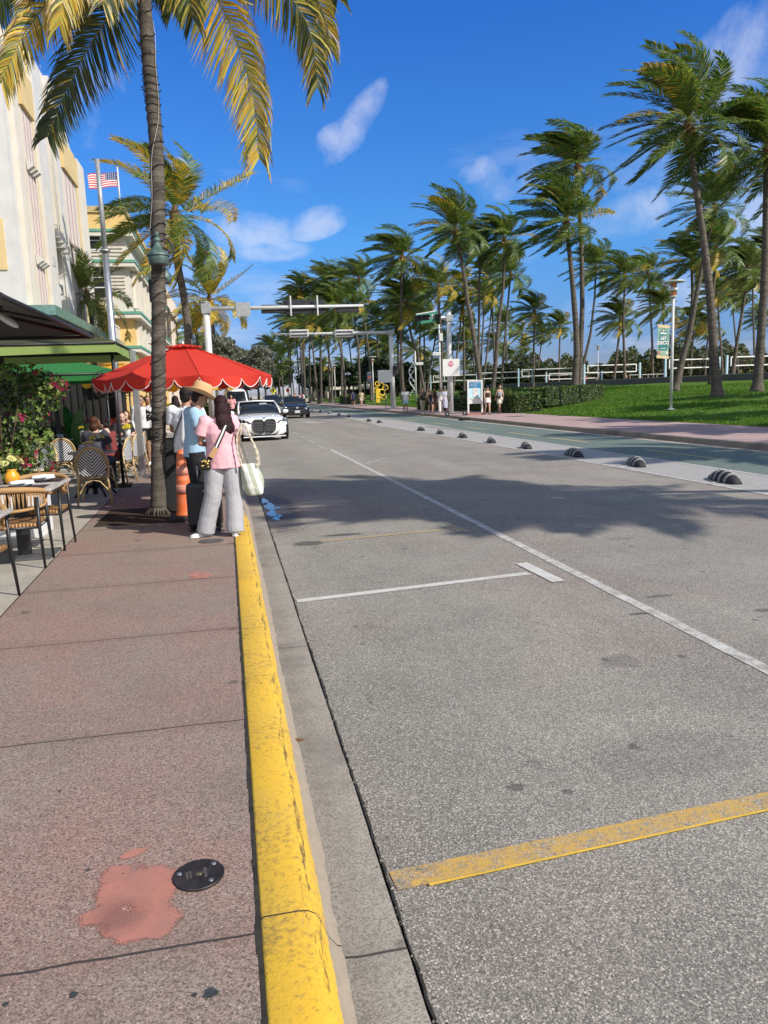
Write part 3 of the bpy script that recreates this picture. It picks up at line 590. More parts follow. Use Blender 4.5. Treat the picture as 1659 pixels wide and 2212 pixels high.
def blob(pts,z,name,m,sub=3,jit=0.004):
    Q=[]
    n=len(pts)
    for i in range(n):
        a=Vector(pts[i]); b=Vector(pts[(i+1)%n])
        for k in range(sub): p=a.lerp(b,k/sub); Q.append((p.x+random.uniform(-jit,jit),p.y+random.uniform(-jit,jit)))
    return MB().sheet(Q,z).build(name,m,kind='structure')
MB().sheet([(px0-.26,py0-.24),(px0+.28,py0-.24),(px0+.28,py0+.34),(px0-.26,py0+.34)],.1525).build('pavement_patch',salmon,kind='structure')
salm2=mat('old salmon paint',(0.44,0.19,0.14),.8,var=.2,scale=30)
blob([onz(x,y,.15)[:2] for x,y in [(404,1243),(418,1237),(446,1237),(458,1242),(446,1249),(415,1250)]],0.1525,'pavement_patch',salm2)
x0,y0,_=onz(456,1169,.15); MB().lathe([(0.14,0),(0.14,0.004),(0.0001,0.005)],(x0,y0,0.15),n=32,smooth=False).build('utility_cover',mat('grey cover',(0.10,0.09,0.085),0.6,0.2),label='small dark round cover in the pavement near the feet of the woman in pink',cat='utility cover')
gum=mat('old chewing gum',(0.05,0.055,0.055),0.7,var=0.3,scale=60)
for (x,y,r) in ((455,2145,.020),(420,2150,.008),(158,2150,.012),(110,1900,.004),(130,1708,.007),(12,2170,.009),(190,1880,.008)):
    a,b_,_=onz(x,y,.15); blob([(a+r*math.cos(k)*(1+.3*math.sin(k*3+x)),b_+r*math.sin(k)*1.0) for k in np.linspace(0,2*PI,10,endpoint=False)],0.1518,'pavement_spot',gum,1,0.001)
twig=mat('torn wood fibres',(0.42,0.27,0.22),0.8,var=0.3,scale=40)
mb=MB()
for k in range(11):
    a=random.uniform(0,2*PI); l=random.uniform(.012,.032); ox=px0+random.uniform(-.01,.01); oy=py0+random.uniform(-.01,.01)
    mb.add([(ox,oy,.153),(ox+l*math.cos(a),oy+l*math.sin(a)*.7,.153+random.uniform(.001,.008)),(ox+l*math.cos(a+.3)*.7,oy+l*math.sin(a+.3)*.6,.153)],[(0,1,2)])
mb.build('splinters',twig,label='tuft of torn root splinters in the middle of the salmon pavement patch',cat='splinters')
x0,y0,_=onz(647,1600,.01); lf=MB(); lf.add([(x0-.035,y0,.012),(x0-.01,y0+.016,.02),(x0+.03,y0+.004,.015),(x0-.005,y0-.014,.012)],[(0,1,2),(0,2,3)]).build('dead_leaf',mat('brown leaf',(0.16,0.07,0.025),0.7),label='single curled brown leaf lying in the gutter at the yellow kerb',cat='leaf')
# rubber lane dividers with pale stripes
rub=mat('black rubber',(0.028,0.028,0.030),0.75,var=0.3,scale=12,bmp=0.2); rw=mat('dirty white rubber stripe',(0.36,0.36,0.34),0.75,var=0.3,scale=30)
def divider():
    r=thing('lane_divider',(0,0,0),0,'x','lane divider','striped rubber lane dividers along the cycle lane')
    n=14;k=15; prof=lambda u: (math.sin(PI*u))**0.55
    def ring(y,h,w): return [(w*math.cos(PI*j/(n-1)),y,h*math.sin(PI*j/(n-1))) for j in range(n)]
    L0=1.02
    rings=[ring(-L0/2+L0*i/(k-1),0.03+0.155*prof(min(max(i/(k-1),.02),.98)),0.065+0.085*prof(min(max(i/(k-1),.02),.98))) for i in range(k)]
    MB().loft(rings).build('body',rub,r)
    for u in (.22,.40,.60,.78):
        rr=[ring(-L0/2+L0*(u+d),(0.03+0.16*prof(u+d))*1.03+.003,(0.065+0.085*prof(u+d))*1.03+.003) for d in (-.026,-.009,.009,.026)]
        MB().loft(rr).build('stripe',rw,r)
    return r
D0=divider(); first=True
pts=[(8.40,11.85),(8.50,15.0),(8.37,17.75),(8.35,20.8),(8.29,23.6),(8.31,26.75),(8.27,29.6),(8.27,32.7),(8.45,42.9),(8.33,45.6),(8.6,55),(8.6,60),(8.65,66),(8.7,73),(8.75,80),(8.8,90)]
nm=['nearest','second nearest','third nearest','fourth nearest','fifth nearest','sixth nearest','seventh nearest','eighth nearest','ninth nearest, beyond the gap','tenth, beyond the gap','eleventh','twelfth','thirteenth','fourteenth','fifteenth','farthest']
for (x,y),n_ in zip(pts,nm):
    lab='striped rubber lane divider, %s in the row'%n_
    if first: D0.location=(x,y,0.006); D0.rotation_euler=(0,0,R_(-12)); D0['label']=lab; first=False
    else: dup(D0,(x,y,0.006),R_(-12+random.uniform(-6,6)),lab)
# ================================================================ PALMS AND OTHER PLANTS
LEAF=leafmat('palm leaflet',0.38,0.42,0.5); LEAFY=leafmat('broad leaf',0.3,0.5,0.4)
def palm_bark(k=1.0):
    m,t,b=_new('palm bark'); co=objco(t)
    mp=t.nodes.new('ShaderNodeMapping'); mp.inputs['Scale'].default_value=(2,2,13); t.links.new(co,mp.inputs[0])
    n=noise(t,mp.outputs[0],1.0,5,0.65,0.6); n2=noise(t,co,9,6,0.7)
    c=mixrgb(t,ramp(t,n,[(0.35,0.0),(0.62,1.0)]),tuple(q*k for q in (0.10,0.085,0.068)),tuple(q*k for q in (0.25,0.215,0.175)))
    c=mixrgb(t,ramp(t,n2,[(0.45,0.0),(0.7,0.8)]),c,(0.055,0.045,0.038))
    mq=t.nodes.new('ShaderNodeMapping'); mq.inputs['Scale'].default_value=(1,1,.7); t.links.new(co,mq.inputs[0]); pits=spots(t,mq.outputs[0],13.0,0.45,0.3); pits2=ramp(t,noise(t,co,17,5,.8),[(.62,0.0),(.70,.8)])
    c=mixrgb(t,M(t,'MAXIMUM',pits,pits2),c,(0.03,0.025,0.02))
    t.links.new(c,b.inputs['Base Color']); b.inputs['Roughness'].default_value=0.9; b.inputs['Specular IOR Level'].default_value=0.15
    bump(t,b,M(t,'ADD',n,M(t,'MULTIPLY',n2,0.5)),0.9,0.03); return m
BARK=palm_bark(.72); BARK2=palm_bark(.62)
HUSK=mat('palm fibre husk',(0.16,0.085,0.035),0.9,var=0.35,scale=14,bmp=0.6,bscale=40)
COCO=mat('coconut skin',(0.45,0.24,0.04),0.5,var=0.3,scale=10,col2=(0.25,0.22,0.05))
GREENS=[(0.075,0.145,0.030),(0.115,0.185,0.036),(0.050,0.105,0.028),(0.165,0.215,0.045),(0.23,0.25,0.06)]
YELL=[(0.58,0.42,0.05),(0.50,0.42,0.07),(0.66,0.46,0.08),(0.40,0.38,0.07),(0.52,0.32,0.06)]
def unit(v): return v/np.maximum(np.linalg.norm(v,axis=-1,keepdims=True),1e-9)
def frond_geo(path,nl=50,Lmax=0.75,w=0.028,hang=0.9,wind=(-0.7,0.15,0.0),cols=GREENS,lift=0.25,seg=3,yell=0.0,rr=0.018,tipyell=0.0,bare=0.16,tw=0.0,face=0.0,fwd=(0.25,0.95)):
    P=np.array(path,float)
    # resample
    d=np.r_[0,np.cumsum(np.linalg.norm(np.diff(P,axis=0),axis=1))]; tot=d[-1]
    def at(u):
        s=u*tot; return np.stack([np.interp(s,d,P[:,k]) for k in range(3)],-1)
    V=[];F=[];C=[];o=0
    # rachis as a 4-sided taper
    uu=np.linspace(0,1,14); R=at(uu); T=unit(np.gradient(R,axis=0)); B=unit(np.cross(T,[0,0,1.0])+1e-6); U=np.cross(B,T)
    rad=rr*(1-uu*0.85)[:,None]
    ring=np.stack([R+B*rad,R+U*rad*.7,R-B*rad,R-U*rad*.7],1).reshape(-1,3)
    f=[(i*4+j,i*4+(j+1)%4,(i+1)*4+(j+1)%4,(i+1)*4+j) for i in range(13) for j in range(4)]
    V.append(ring);F.append(np.array(f));C.append(np.tile(np.array([[0.26,0.24,0.06]])*(1.5 if yell>.5 else 1),(len(f),1)));o=len(ring)
    for side in (-1,1):
        u=np.sort(bare+(1-bare)*(np.arange(nl)+rng.uniform(0,.8,nl))/nl); u=np.clip(u,0,.995)
        R=at(u); T=unit(at(np.clip(u+.02,0,1))-at(np.clip(u-.02,0,1))); B=unit(unit(np.cross(T,[0,0,1.0])+1e-6)*(1-face)+unit(np.cross(T,[0,1.0,0])+1e-6)*face)
        B=unit(B*math.cos(tw)+np.cross(T,B)*math.sin(tw))*side; U=np.cross(T,B)*(-side) 
        U=unit(np.where((U[:,2:3]<0),-U,U))
        fw=(fwd[0]+fwd[1]*u)[:,None]
        L_=(Lmax*np.minimum(1,(0.45+2.2*(u-bare)))*np.clip(1.12-0.75*u,0.3,1)*rng.uniform(.85,1.08,nl))[:,None]
        d0=unit(B+T*fw+U*lift+rng.normal(0,.07,(nl,3)))
        G=np.array([0,0,-1.0])*hang+np.array(wind)
        G=G+rng.normal(0,.10,(nl,3))
        pts=[R]; dirs=[d0]; dcur=d0; fr=[.34,.33,.33] if seg==3 else [.5,.5]
        for k,q in enumerate(fr):
            dcur=unit(dcur+G*(0.10+0.36*k)) if k>0 else unit(dcur+G*0.10); pts.append(pts[-1]+dcur*L_*q); dirs.append(dcur)
        wd=unit(np.cross(d0,U)+rng.normal(0,.25,(nl,3)))
        ws=[.55,1.0,.72,.06] if seg==3 else [.6,1.0,.06]
        st=np.stack([x for p,q in zip(pts,ws) for x in (p-wd*w*.5*q,p+wd*w*.5*q)],1)  # nl,2(seg+1),3
        k=2*(seg+1); V.append(st.reshape(-1,3))
        base=o+np.arange(nl)[:,None]*k
        ff=np.concatenate([base+np.array([[2*i,2*i+1,2*i+3,2*i+2]]) for i in range(seg)]); o+=nl*k
        cc=pick(cols,nl,None,.22)
        if yell>0:
            msk=(rng.random(nl)<yell)[:,None]; cc=np.where(msk,pick(YELL,nl,None,.2),cc)
        F.append(ff)
        allc=[]
        for i in range(seg):
            c2=cc.copy()
            if i==seg-1 and tipyell>0: 
                mk=(rng.random(nl)<tipyell)[:,None]; c2=np.where(mk,np.array([[0.20,0.13,0.05]]),c2)
            allc.append(c2)
        C.append(np.concatenate(allc))
    return np.concatenate(V),np.concatenate(F),np.concatenate(C)
def merge(parts):
    V=[];F=[];C=[];o=0
    for v,f,c in parts: V.append(v);F.append(f+o);C.append(c);o+=len(v)
    return np.concatenate(V),np.concatenate(F),np.concatenate(C)
def curve(d0,length,g,wind,n=12,p0=(0,0,0)):
    p=np.array(p0,float); d=np.array(d0,float); P=[p.copy()]
    for i in range(n):
        k=(i+1)/n
        d=d+(np.array([0,0,-g])+np.array(wind))*(k*1.6)/n; d/=np.linalg.norm(d); p=p+d*length/n; P.append(p.copy())
    return np.array(P)
def crown_geo(nf=24,length=3.7,wind=1.5,nl=44,w=0.05,yell=0.06,seed=0,seg=2,g=1.15,hi=88,lo=-42):
    parts=[]; rs=np.random.default_rng(seed)
    for i in range(nf):
        q=i/(nf-1); el=R_(hi-(hi-lo)*q**1.15+rs.uniform(-8,8)); az=i*2.39996+rs.uniform(-.25,.25)
        d0=(math.cos(el)*math.cos(az),math.cos(el)*math.sin(az),math.sin(el))
        up=max(0,math.cos(az))*wind     # windward fronds are bent back harder
        ln=length*rs.uniform(.82,1.06)*(0.78 if q<.15 else 1)*(0.86 if q>.85 else 1)
        wv=(-wind*(0.75+0.5*rs.random())-up*0.35,wind*0.12,wind*0.12*(1 if q<.5 else 0))
        P=curve(d0,ln,g*(0.55+0.75*q),wv)
        yy=0.0
        if rs.random()<yell*(0.4+1.8*q): yy=rs.uniform(.6,1.0)
        parts.append(frond_geo(P,nl,1.0*rs.uniform(.85,1.1),w,0.62,(-0.85*wind*.55,0.1,0.1),GREENS,0.25,seg,yy,tipyell=.15,tw=rs.uniform(-.6,.6)))
    return merge(parts)
CROWNS=[]
for sd,(nf,wd,ye) in enumerate([(30,1.8,.02),(27,2.2,.03),(32,1.6,.02),(26,1.9,.10),(29,2.4,.02),(25,1.5,.05),(29,2.0,.14)]):
    me=fast_mesh('crown',*crown_geo(int(nf*1.45),3.7,wd*1.1,62,0.056,ye,sd+3)); me.materials.append(LEAF); CROWNS.append(me)
LCROWNS=[]
for sd,(nf,wd,ye) in enumerate([(32,1.1,.30),(29,1.0,.45),(25,.9,.25)]):
    me=fast_mesh('crown',*crown_geo(int(nf*1.1),3.9,wd,72,0.050,ye,sd+33,lo=-60)); me.materials.append(LEAF); LCROWNS.append(me)
def husk_mesh(seed,nuts=0,big=1.0):
    rs=random.Random(seed); mb=MB()
    mb.lathe([(0.10,-0.55),(0.17,-0.3),(0.22,-0.05),(0.15,0.25),(0.05,0.5)],n=9)
    for k in range(10):
        a=rs.uniform(0,2*PI); l=rs.uniform(.3,.6); mb.tube([(0,0,0),(l*.5*math.cos(a),l*.5*math.sin(a),.1),(l*math.cos(a),l*math.sin(a),-.25*rs.random()-.05)],[.035,.025,.01],5)
    return mb.mesh('husk')
HUSKS=[husk_mesh(i) for i in range(3)]
for h in HUSKS: h.materials.append(HUSK)
def nuts_mesh(seed):
    rs=random.Random(seed); mb=MB()
    for k in range(11):
        a=rs.uniform(0,2*PI); r=rs.uniform(.16,.32); mb.ball((r*math.cos(a),r*math.sin(a),rs.uniform(-.42,-.08)),rs.uniform(.085,.115),9,6,sc=(1,1,1.25))
    me=mb.mesh('coconuts'); me.materials.append(COCO); return me
NUTS=[nuts_mesh(i) for i in range(3)]
def trunk_mesh(pts,r0=0.17,r1=0.12,flare=1.7,n=12,ring=0.03,step=0.11):
    # smooth path through pts, ring scars as small radius steps
    P=np.array(pts,float); d=np.r_[0,np.cumsum(np.linalg.norm(np.diff(P,axis=0),axis=1))]; tot=d[-1]
    dense=[]; k=max(8,int(tot/step)); 
    for i in range(k+1):
        s=tot*i/k; q=np.array([np.interp(s,d,P[:,a]) for a in range(3)]); dense.append(q)
    D=np.array(dense)
    for _ in range(int(len(D)*0.12)+2): D[1:-1]=(D[:-2]+D[1:-1]*2+D[2:])/4
    rs=[]
    for i in range(k+1):
        u=i/k; h=u*tot; r=r0+(r1-r0)*min(1,u*1.15); r*=1+(flare-1)*math.exp(-h/0.35); r*=1+ring*(1 if i%2 else -1)*random.uniform(.4,1.2); rs.append(r)
    D[0][2]-=0.1
    mb=MB(); mb.tube([tuple(p) for p in D],rs,n); me=mb.mesh('trunk'); me.materials.append(BARK); return me
_on=['first','second','third','fourth','fifth']
NP=0
def palm(pix,Y=None,r=None,base=None,crown=None,cs=None,rot=0,label='',group='palms of the park across the road',r0=.17,r1=.115,L=False,nuts=False,name='palm_tree',world=None):
    """pix: trunk pixels from base to top"""
    global NP; NP+=1
    if world is not None:
        W_=[Vector(p) for p in world]; Y=W_[0].y
    else:
        bx,by=pix[0]
        if Y is None:
            Y=onlawn(bx,by)[1]
        b0=onY(bx,by,Y); W_=[Vector((b0[0],Y,(lawn_z(b0[0]) if b0[0]>17 else 0.15)))]
        for i,(x,y) in enumerate(pix[1:]): W_.append(Vector(onY(x,y,Y)))
    base=W_[0]
    if cs is None: cs=(r*Y/1661.0/3.05) if r else 1.0
    root=thing(name,base,0,label,'palm tree',group)
    loc=[p-base for p in W_]
    link('trunk',trunk_mesh(loc,r0*min(cs,1.2)**.5,r1*min(cs,1.2)**.5),root)
    pool=LCROWNS if L else CROWNS
    me=pool[(NP*5+1)%len(pool)] if crown is None else pool[crown]
    c=link('crown',me,root); c.location=loc[-1]+Vector((0,0,.1)); c.scale=(cs,)*3; c.rotation_euler=(random.uniform(-.08,.08),random.uniform(-.08,.08),R_(rot)+random.uniform(-.25,.25))
    h=link('husk',HUSKS[NP%3],root); h.location=loc[-1]; h.scale=(cs,)*3; h.rotation_euler=(0,0,NP)
    if nuts: q=link('coconuts',NUTS[NP%3],root); q.location=loc[-1]; q.scale=(cs,)*3
    return root
def z2(x,y): return (713.2+x*.2976,329.2+y*.2976)
def r7(x,y): return (822.9+x*.26455,603.5+y*.26455)
def r6(x,y): return (493.7+x*.26455,603.5+y*.26455)
# -- the near right-hand palms
palm([(1550,850),(1542,760),(1535,650),(1520,520),(1500,380),(1486,278)],Y=42,r=172,crown=2,label='tallest palm right of the banner lamp, its curved trunk crossing the lawn',r0=.26,r1=.15,nuts=True)
palm([(1636,828),(1643,740),(1650,640),(1654,520),(1656,330)],Y=43,r=165,crown=0,label='thick-trunked palm at the right edge of the picture',r0=.26,r1=.16)
palm([(1240,858),(1246,760),(1244,700),(1234,580),(1223,482)],Y=57,r=112,crown=4,label='front trunk of the close pair of palms left of the banner lamp',r0=.26,r1=.15)
palm([(1251,838),(1254,760),(1258,660),(1256,540),(1248,362)],Y=59,r=112,crown=1,label='taller rear palm of the close pair, pale dead fronds hanging to its right',r0=.2,r1=.14,nuts=True)
palm([(1250,829),(1262,780),(1276,720),(1285,640),(1287,580)],Y=98,r=66,label='thin palm leaning right just behind the close pair',r0=.2)
palm([(1349,828),(1349,780),(1346,700),(1350,599)],Y=90,r=72,crown=4,label='straight palm with a ragged dark crown midway between the pair and the banner lamp')
palm([(1325,828),(1332,770),(1341,692)],Y=92,r=62,crown=6,label='shorter palm with yellow inner fronds beside the straight palm')
palm([(1436,813),(1434,760),(1433,664)],Y=96,r=64,crown=1,label='palm just left of the banner lamp pole, trunk behind the banner')
palm([(1466,834),(1478,770),(1492,690),(1496,640),(1494,569)],Y=66,r=86,crown=3,label='palm with one orange frond right of the banner lamp head')
palm([(1458,836),(1474,775),(1490,720),(1501,656),(1520,560),(1543,452)],Y=55,r=100,crown=5,label='leaning palm whose trunk rises rightwards behind the banner lamp',r0=.24)
palm([(1535,835),(1536,740),(1540,640),(1547,539)],Y=62,r=84,crown=6,label='palm directly behind the tallest right-hand palm')
palm([(1580,822),(1592,740),(1606,660),(1616,583)],Y=66,r=84,crown=4,label='palm with a dark drooping crown left of the right-edge palm')
palm([(1490,821),(1495,760),(1500,697)],Y=110,r=56,label='small far palm between the banner and the tallest palm')
palm([(1523,808),(1526,760),(1531,707)],Y=118,r=52,label='small far palm close behind the lowest part of the tallest palm trunk')
palm([(1562,812),(1556,730),(1549,640)],Y=100,r=58,label='mid-distance palm just right of the tallest palm trunk')
palm([(1642,806),(1649,740),(1656,640),(1662,560)],Y=74,r=78,label='palm half hidden behind the right-edge palm')
palm([(1586,800),(1590,760),(1600,700),(1604,640)],Y=112,r=52,label='far palm by the volleyball nets near the right edge')
palm([(1411,800),(1409,740),(1404,650),(1400,590)],Y=105,r=60,label='far palm with bushy crown behind the lamp head on its left side')
palm([(1660,560),(1661,520),(1664,470)],Y=60,r=100,label='palm crown at the right edge above the others') if False else None
# -- central group
palm([(1043,850),r7(740,350),r7(690,90),z2(990,1000),z2(930,650),(984,500)],Y=72,r=92,crown=2,label='tall palm leaning left above the traffic mast, largest crown of the middle group',r0=.24,r1=.15)
palm([(1063,842),r7(940,650),r7(960,350),z2(1255,1000),z2(1268,700),(1089,520)],Y=78,r=80,crown=0,label='tall straight palm right of the leaning one with brown husks under the crown',r0=.22,nuts=True)
palm([(872,850),(868,800),(866,709),z2(520,850),(869,558)],Y=84,r=80,crown=1,label='tall palm standing behind the mast arm end on its right',nuts=True)
palm([(802,848),(798,773),(787,691),(777,630),(775,603)],Y=118,r=54,crown=5,label='thin tall palm right above the signal arm tip')
palm([(920,845),r6(1560,700),(901,762),(892,740),(883,701),(879,660)],Y=86,r=78,crown=6,label='palm leaning left with yellow inner fronds behind the second mast pole')
palm([(952,845),(955,741),(948,660),(947,621)],Y=92,r=68,crown=3,label='palm just left of the street name sign with a wide crown')
palm([(1034,840),(1034,746),(1036,597),(1036,537)],Y=80,r=68,label='palm directly behind the tall leaning one of the middle group')
palm([(1082,835),(1088,767),(1101,612),(1103,594)],Y=98,r=62,label='slim palm curving right of the straight middle palm')
palm([(978,838),(984,789),(992,730),(997,665)],Y=116,r=50,label='palm with hanging yellow frond right of the street name sign')
palm([(1152,832),(1153,760),(1155,675)],Y=104,r=54,crown=6,label='yellow-fronded palm standing alone above the white net frames')
palm([(1207,823),(1208,780),(1210,707)],Y=124,r=44,crown=6,label='small palm left of the close pair with swept crown')
palm([(1158,823),(1163,790),(1172,725)],Y=138,r=38,label='small leaning palm under the swept crown left of the pair')
palm([(1131,815),(1132,790),(1134,752)],Y=175,r=26,label='tiny far palm above the hedge right of the two walking women')
palm([(1105,815),(1106,770)],Y=190,r=23,label='tiniest far palm over the sea grape bank')
palm([(1042,828),(1052,760),(1060,690),(1062,654)],Y=120,r=42,label='slim palm left of the two walking women, leaning right')
palm([(1036,830),(1040,760),(1044,700),(1046,638)],Y=112,r=48,label='slim palm behind the map board')
palm([(1017,815),(1018,768)],Y=180,r=24,label='tiny pale-crowned palm behind the stop board')
palm([(997,838),(1003,790),(1009,740)],Y=140,r=34,label='small palm between stop board and leaning trunk')
palm([(921,830),(930,790),(939,740),(943,709)],Y=118,r=46,label='palm leaning right behind the green name sign')
palm([(908,840),(907,740),(907,690)],Y=110,r=50,label='upright palm between the second and third masts')
palm([(868,832),(862,780),(857,712)],Y=112,r=48,label='palm just behind the second mast pole')
palm([(748,852),(740,775),(732,736),(724,672)],Y=104,r=64,crown=0,label='leaning palm below the long signal arm, third from its tip')
palm([(688,854),(680,800),(676,752),(663,701)],Y=120,r=54,label='palm under the dark sign back on the signal arm')
palm([(717,852),(717,800),(712,775),(703,728)],Y=126,r=48,label='palm between two trunks under the signal arm')
palm([(777,838),(776,800),(774,752),(763,664)],Y=108,r=58,crown=4,label='palm under the signal arm near its tip')
palm([(589,843),(588,800),(584,750)],Y=170,r=34,crown=5,label='leftmost palm of the park row at the far end of the road')
fill=[(606,770,30),(622,748,34),(640,730,38),(655,700,44),(668,672,44),(640,652,42),(690,640,46),(706,612,48),(735,610,50),(690,700,40),(735,705,42),(752,720,38),(790,730,40),(815,690,46),(830,745,38),(812,760,34),(845,770,32),(895,760,34),(925,775,30),(955,780,28),(975,742,34),(1013,712,36),(1070,742,34),(1092,700,40),(1126,720,30),(1180,640,44),(1226,600,50),(1300,690,34),(1380,640,50),(1425,590,52),(1470,610,50),(1580,640,50),(1625,600,60),(1645,690,44),(600,800,20),(628,795,22),(660,790,24),(700,790,26),(742,790,26),(780,792,26),(1010,790,20),(1090,760,22),(860,655,46),(915,640,48),(1000,620,52),(1060,600,52),(1130,560,50),(650,625,44),(625,690,40),(712,575,0)]
def grove_label(i,x,y):
    if x<1000: zone='%s of the far palms above the road end'%(ORD[sorted([q[0] for q in fill if q[2] and q[0]<1000]).index(x)])
    else: zone='%s of the far palms right of the nearest mast'%(ORD[sorted([q[0] for q in fill if q[2] and q[0]>=1000]).index(x)])
    return zone+(', high crown' if y<680 else ', low crown')
_o=['first','second','third','fourth','fifth','sixth','seventh','eighth','ninth','tenth','eleventh','twelfth','thirteenth','fourteenth','fifteenth','sixteenth','seventeenth','eighteenth','nineteenth','twentieth']
ORD=[q+' from the left' for q in _o]+['twenty-'+q+' from the left' for q in _o[:9]]+['thirtieth from the left']+['thirty-'+q+' from the left' for q in _o[:9]]
fill=[(q[0]+.01*k,q[1],q[2]) for k,q in enumerate(fill)]
for i,(x,y,r) in enumerate(fill):
    if r==0: continue
    if (1095<x<1475) and r>30: continue
    Y=min(3.75*1661/r,190)*random.uniform(.95,1.05); by=857-.0352*(x-487)+1.35*1661/Y-8
    dx=random.uniform(-3,16)
    palm([(x+dx,by),(x+dx*.6,(by+y)/2+5),(x,y)],Y=Y,r=r,label=grove_label(i,x,y),group='palms of the far grove')
# palm off frame to the right whose shadow lies over the road and pavement
palm(None,world=[(17.6,3.4,.2),(17.3,3.2,3),(16.6,2.8,6),(15.5,2.4,8.4),(14.5,2.1,10.2)],cs=1.0,crown=2,r0=.26,r1=.2,label='palm on the park edge whose crown shadow lies across the road')
palm(None,world=[(18.4,5.2,.2),(17.8,4.9,3),(16.6,4.3,6),(15.0,3.7,8.6),(13.7,3.3,10.6)],cs=.95,crown=5,r0=.2,label='second palm on the park edge shading the parking lane')
for i,(x,y,h) in enumerate(((33,20,12),(37.5,26,11.5),(29.5,13,12),(43,31,12.5),(25,7.5,11.5))):
    palm(None,world=[(x,y,lawn_z(x)),(x-.2,y-.1,h*.35),(x-.9,y-.4,h*.7),(x-2,y-.9,h)],cs=1.1,crown=i%5,r0=.24,r1=.15,label='%s park palm off to the right, throwing its shadow over the lawn'%_on[i])
# -- left side palms
palm([(409,860),(408,745),(405,690),(396,632),(383,570),(377,500),(378,468)],Y=36,r=142,L=True,crown=0,nuts=True,label='palm with orange coconuts rising behind the red umbrella',group='palms of the cafe pavement',r0=.20,r1=.15)
palm([(468,860),(463,734),(458,690),(452,648)],Y=78,r=88,L=True,crown=1,nuts=True,label='far pavement palm with yellow fronds left of the mast pole',group='palms of the cafe pavement')
palm([(432,860),(430,790),(425,720)],Y=95,r=62,L=True,crown=2,label='farthest pavement palm low behind the mast pole',group='palms of the cafe pavement')
palm([(205,860),(203,760),(197,680),(188,640)],Y=41,r=95,L=True,crown=2,label='dark-crowned palm in the gap between the two left buildings',group='palms of the cafe pavement')
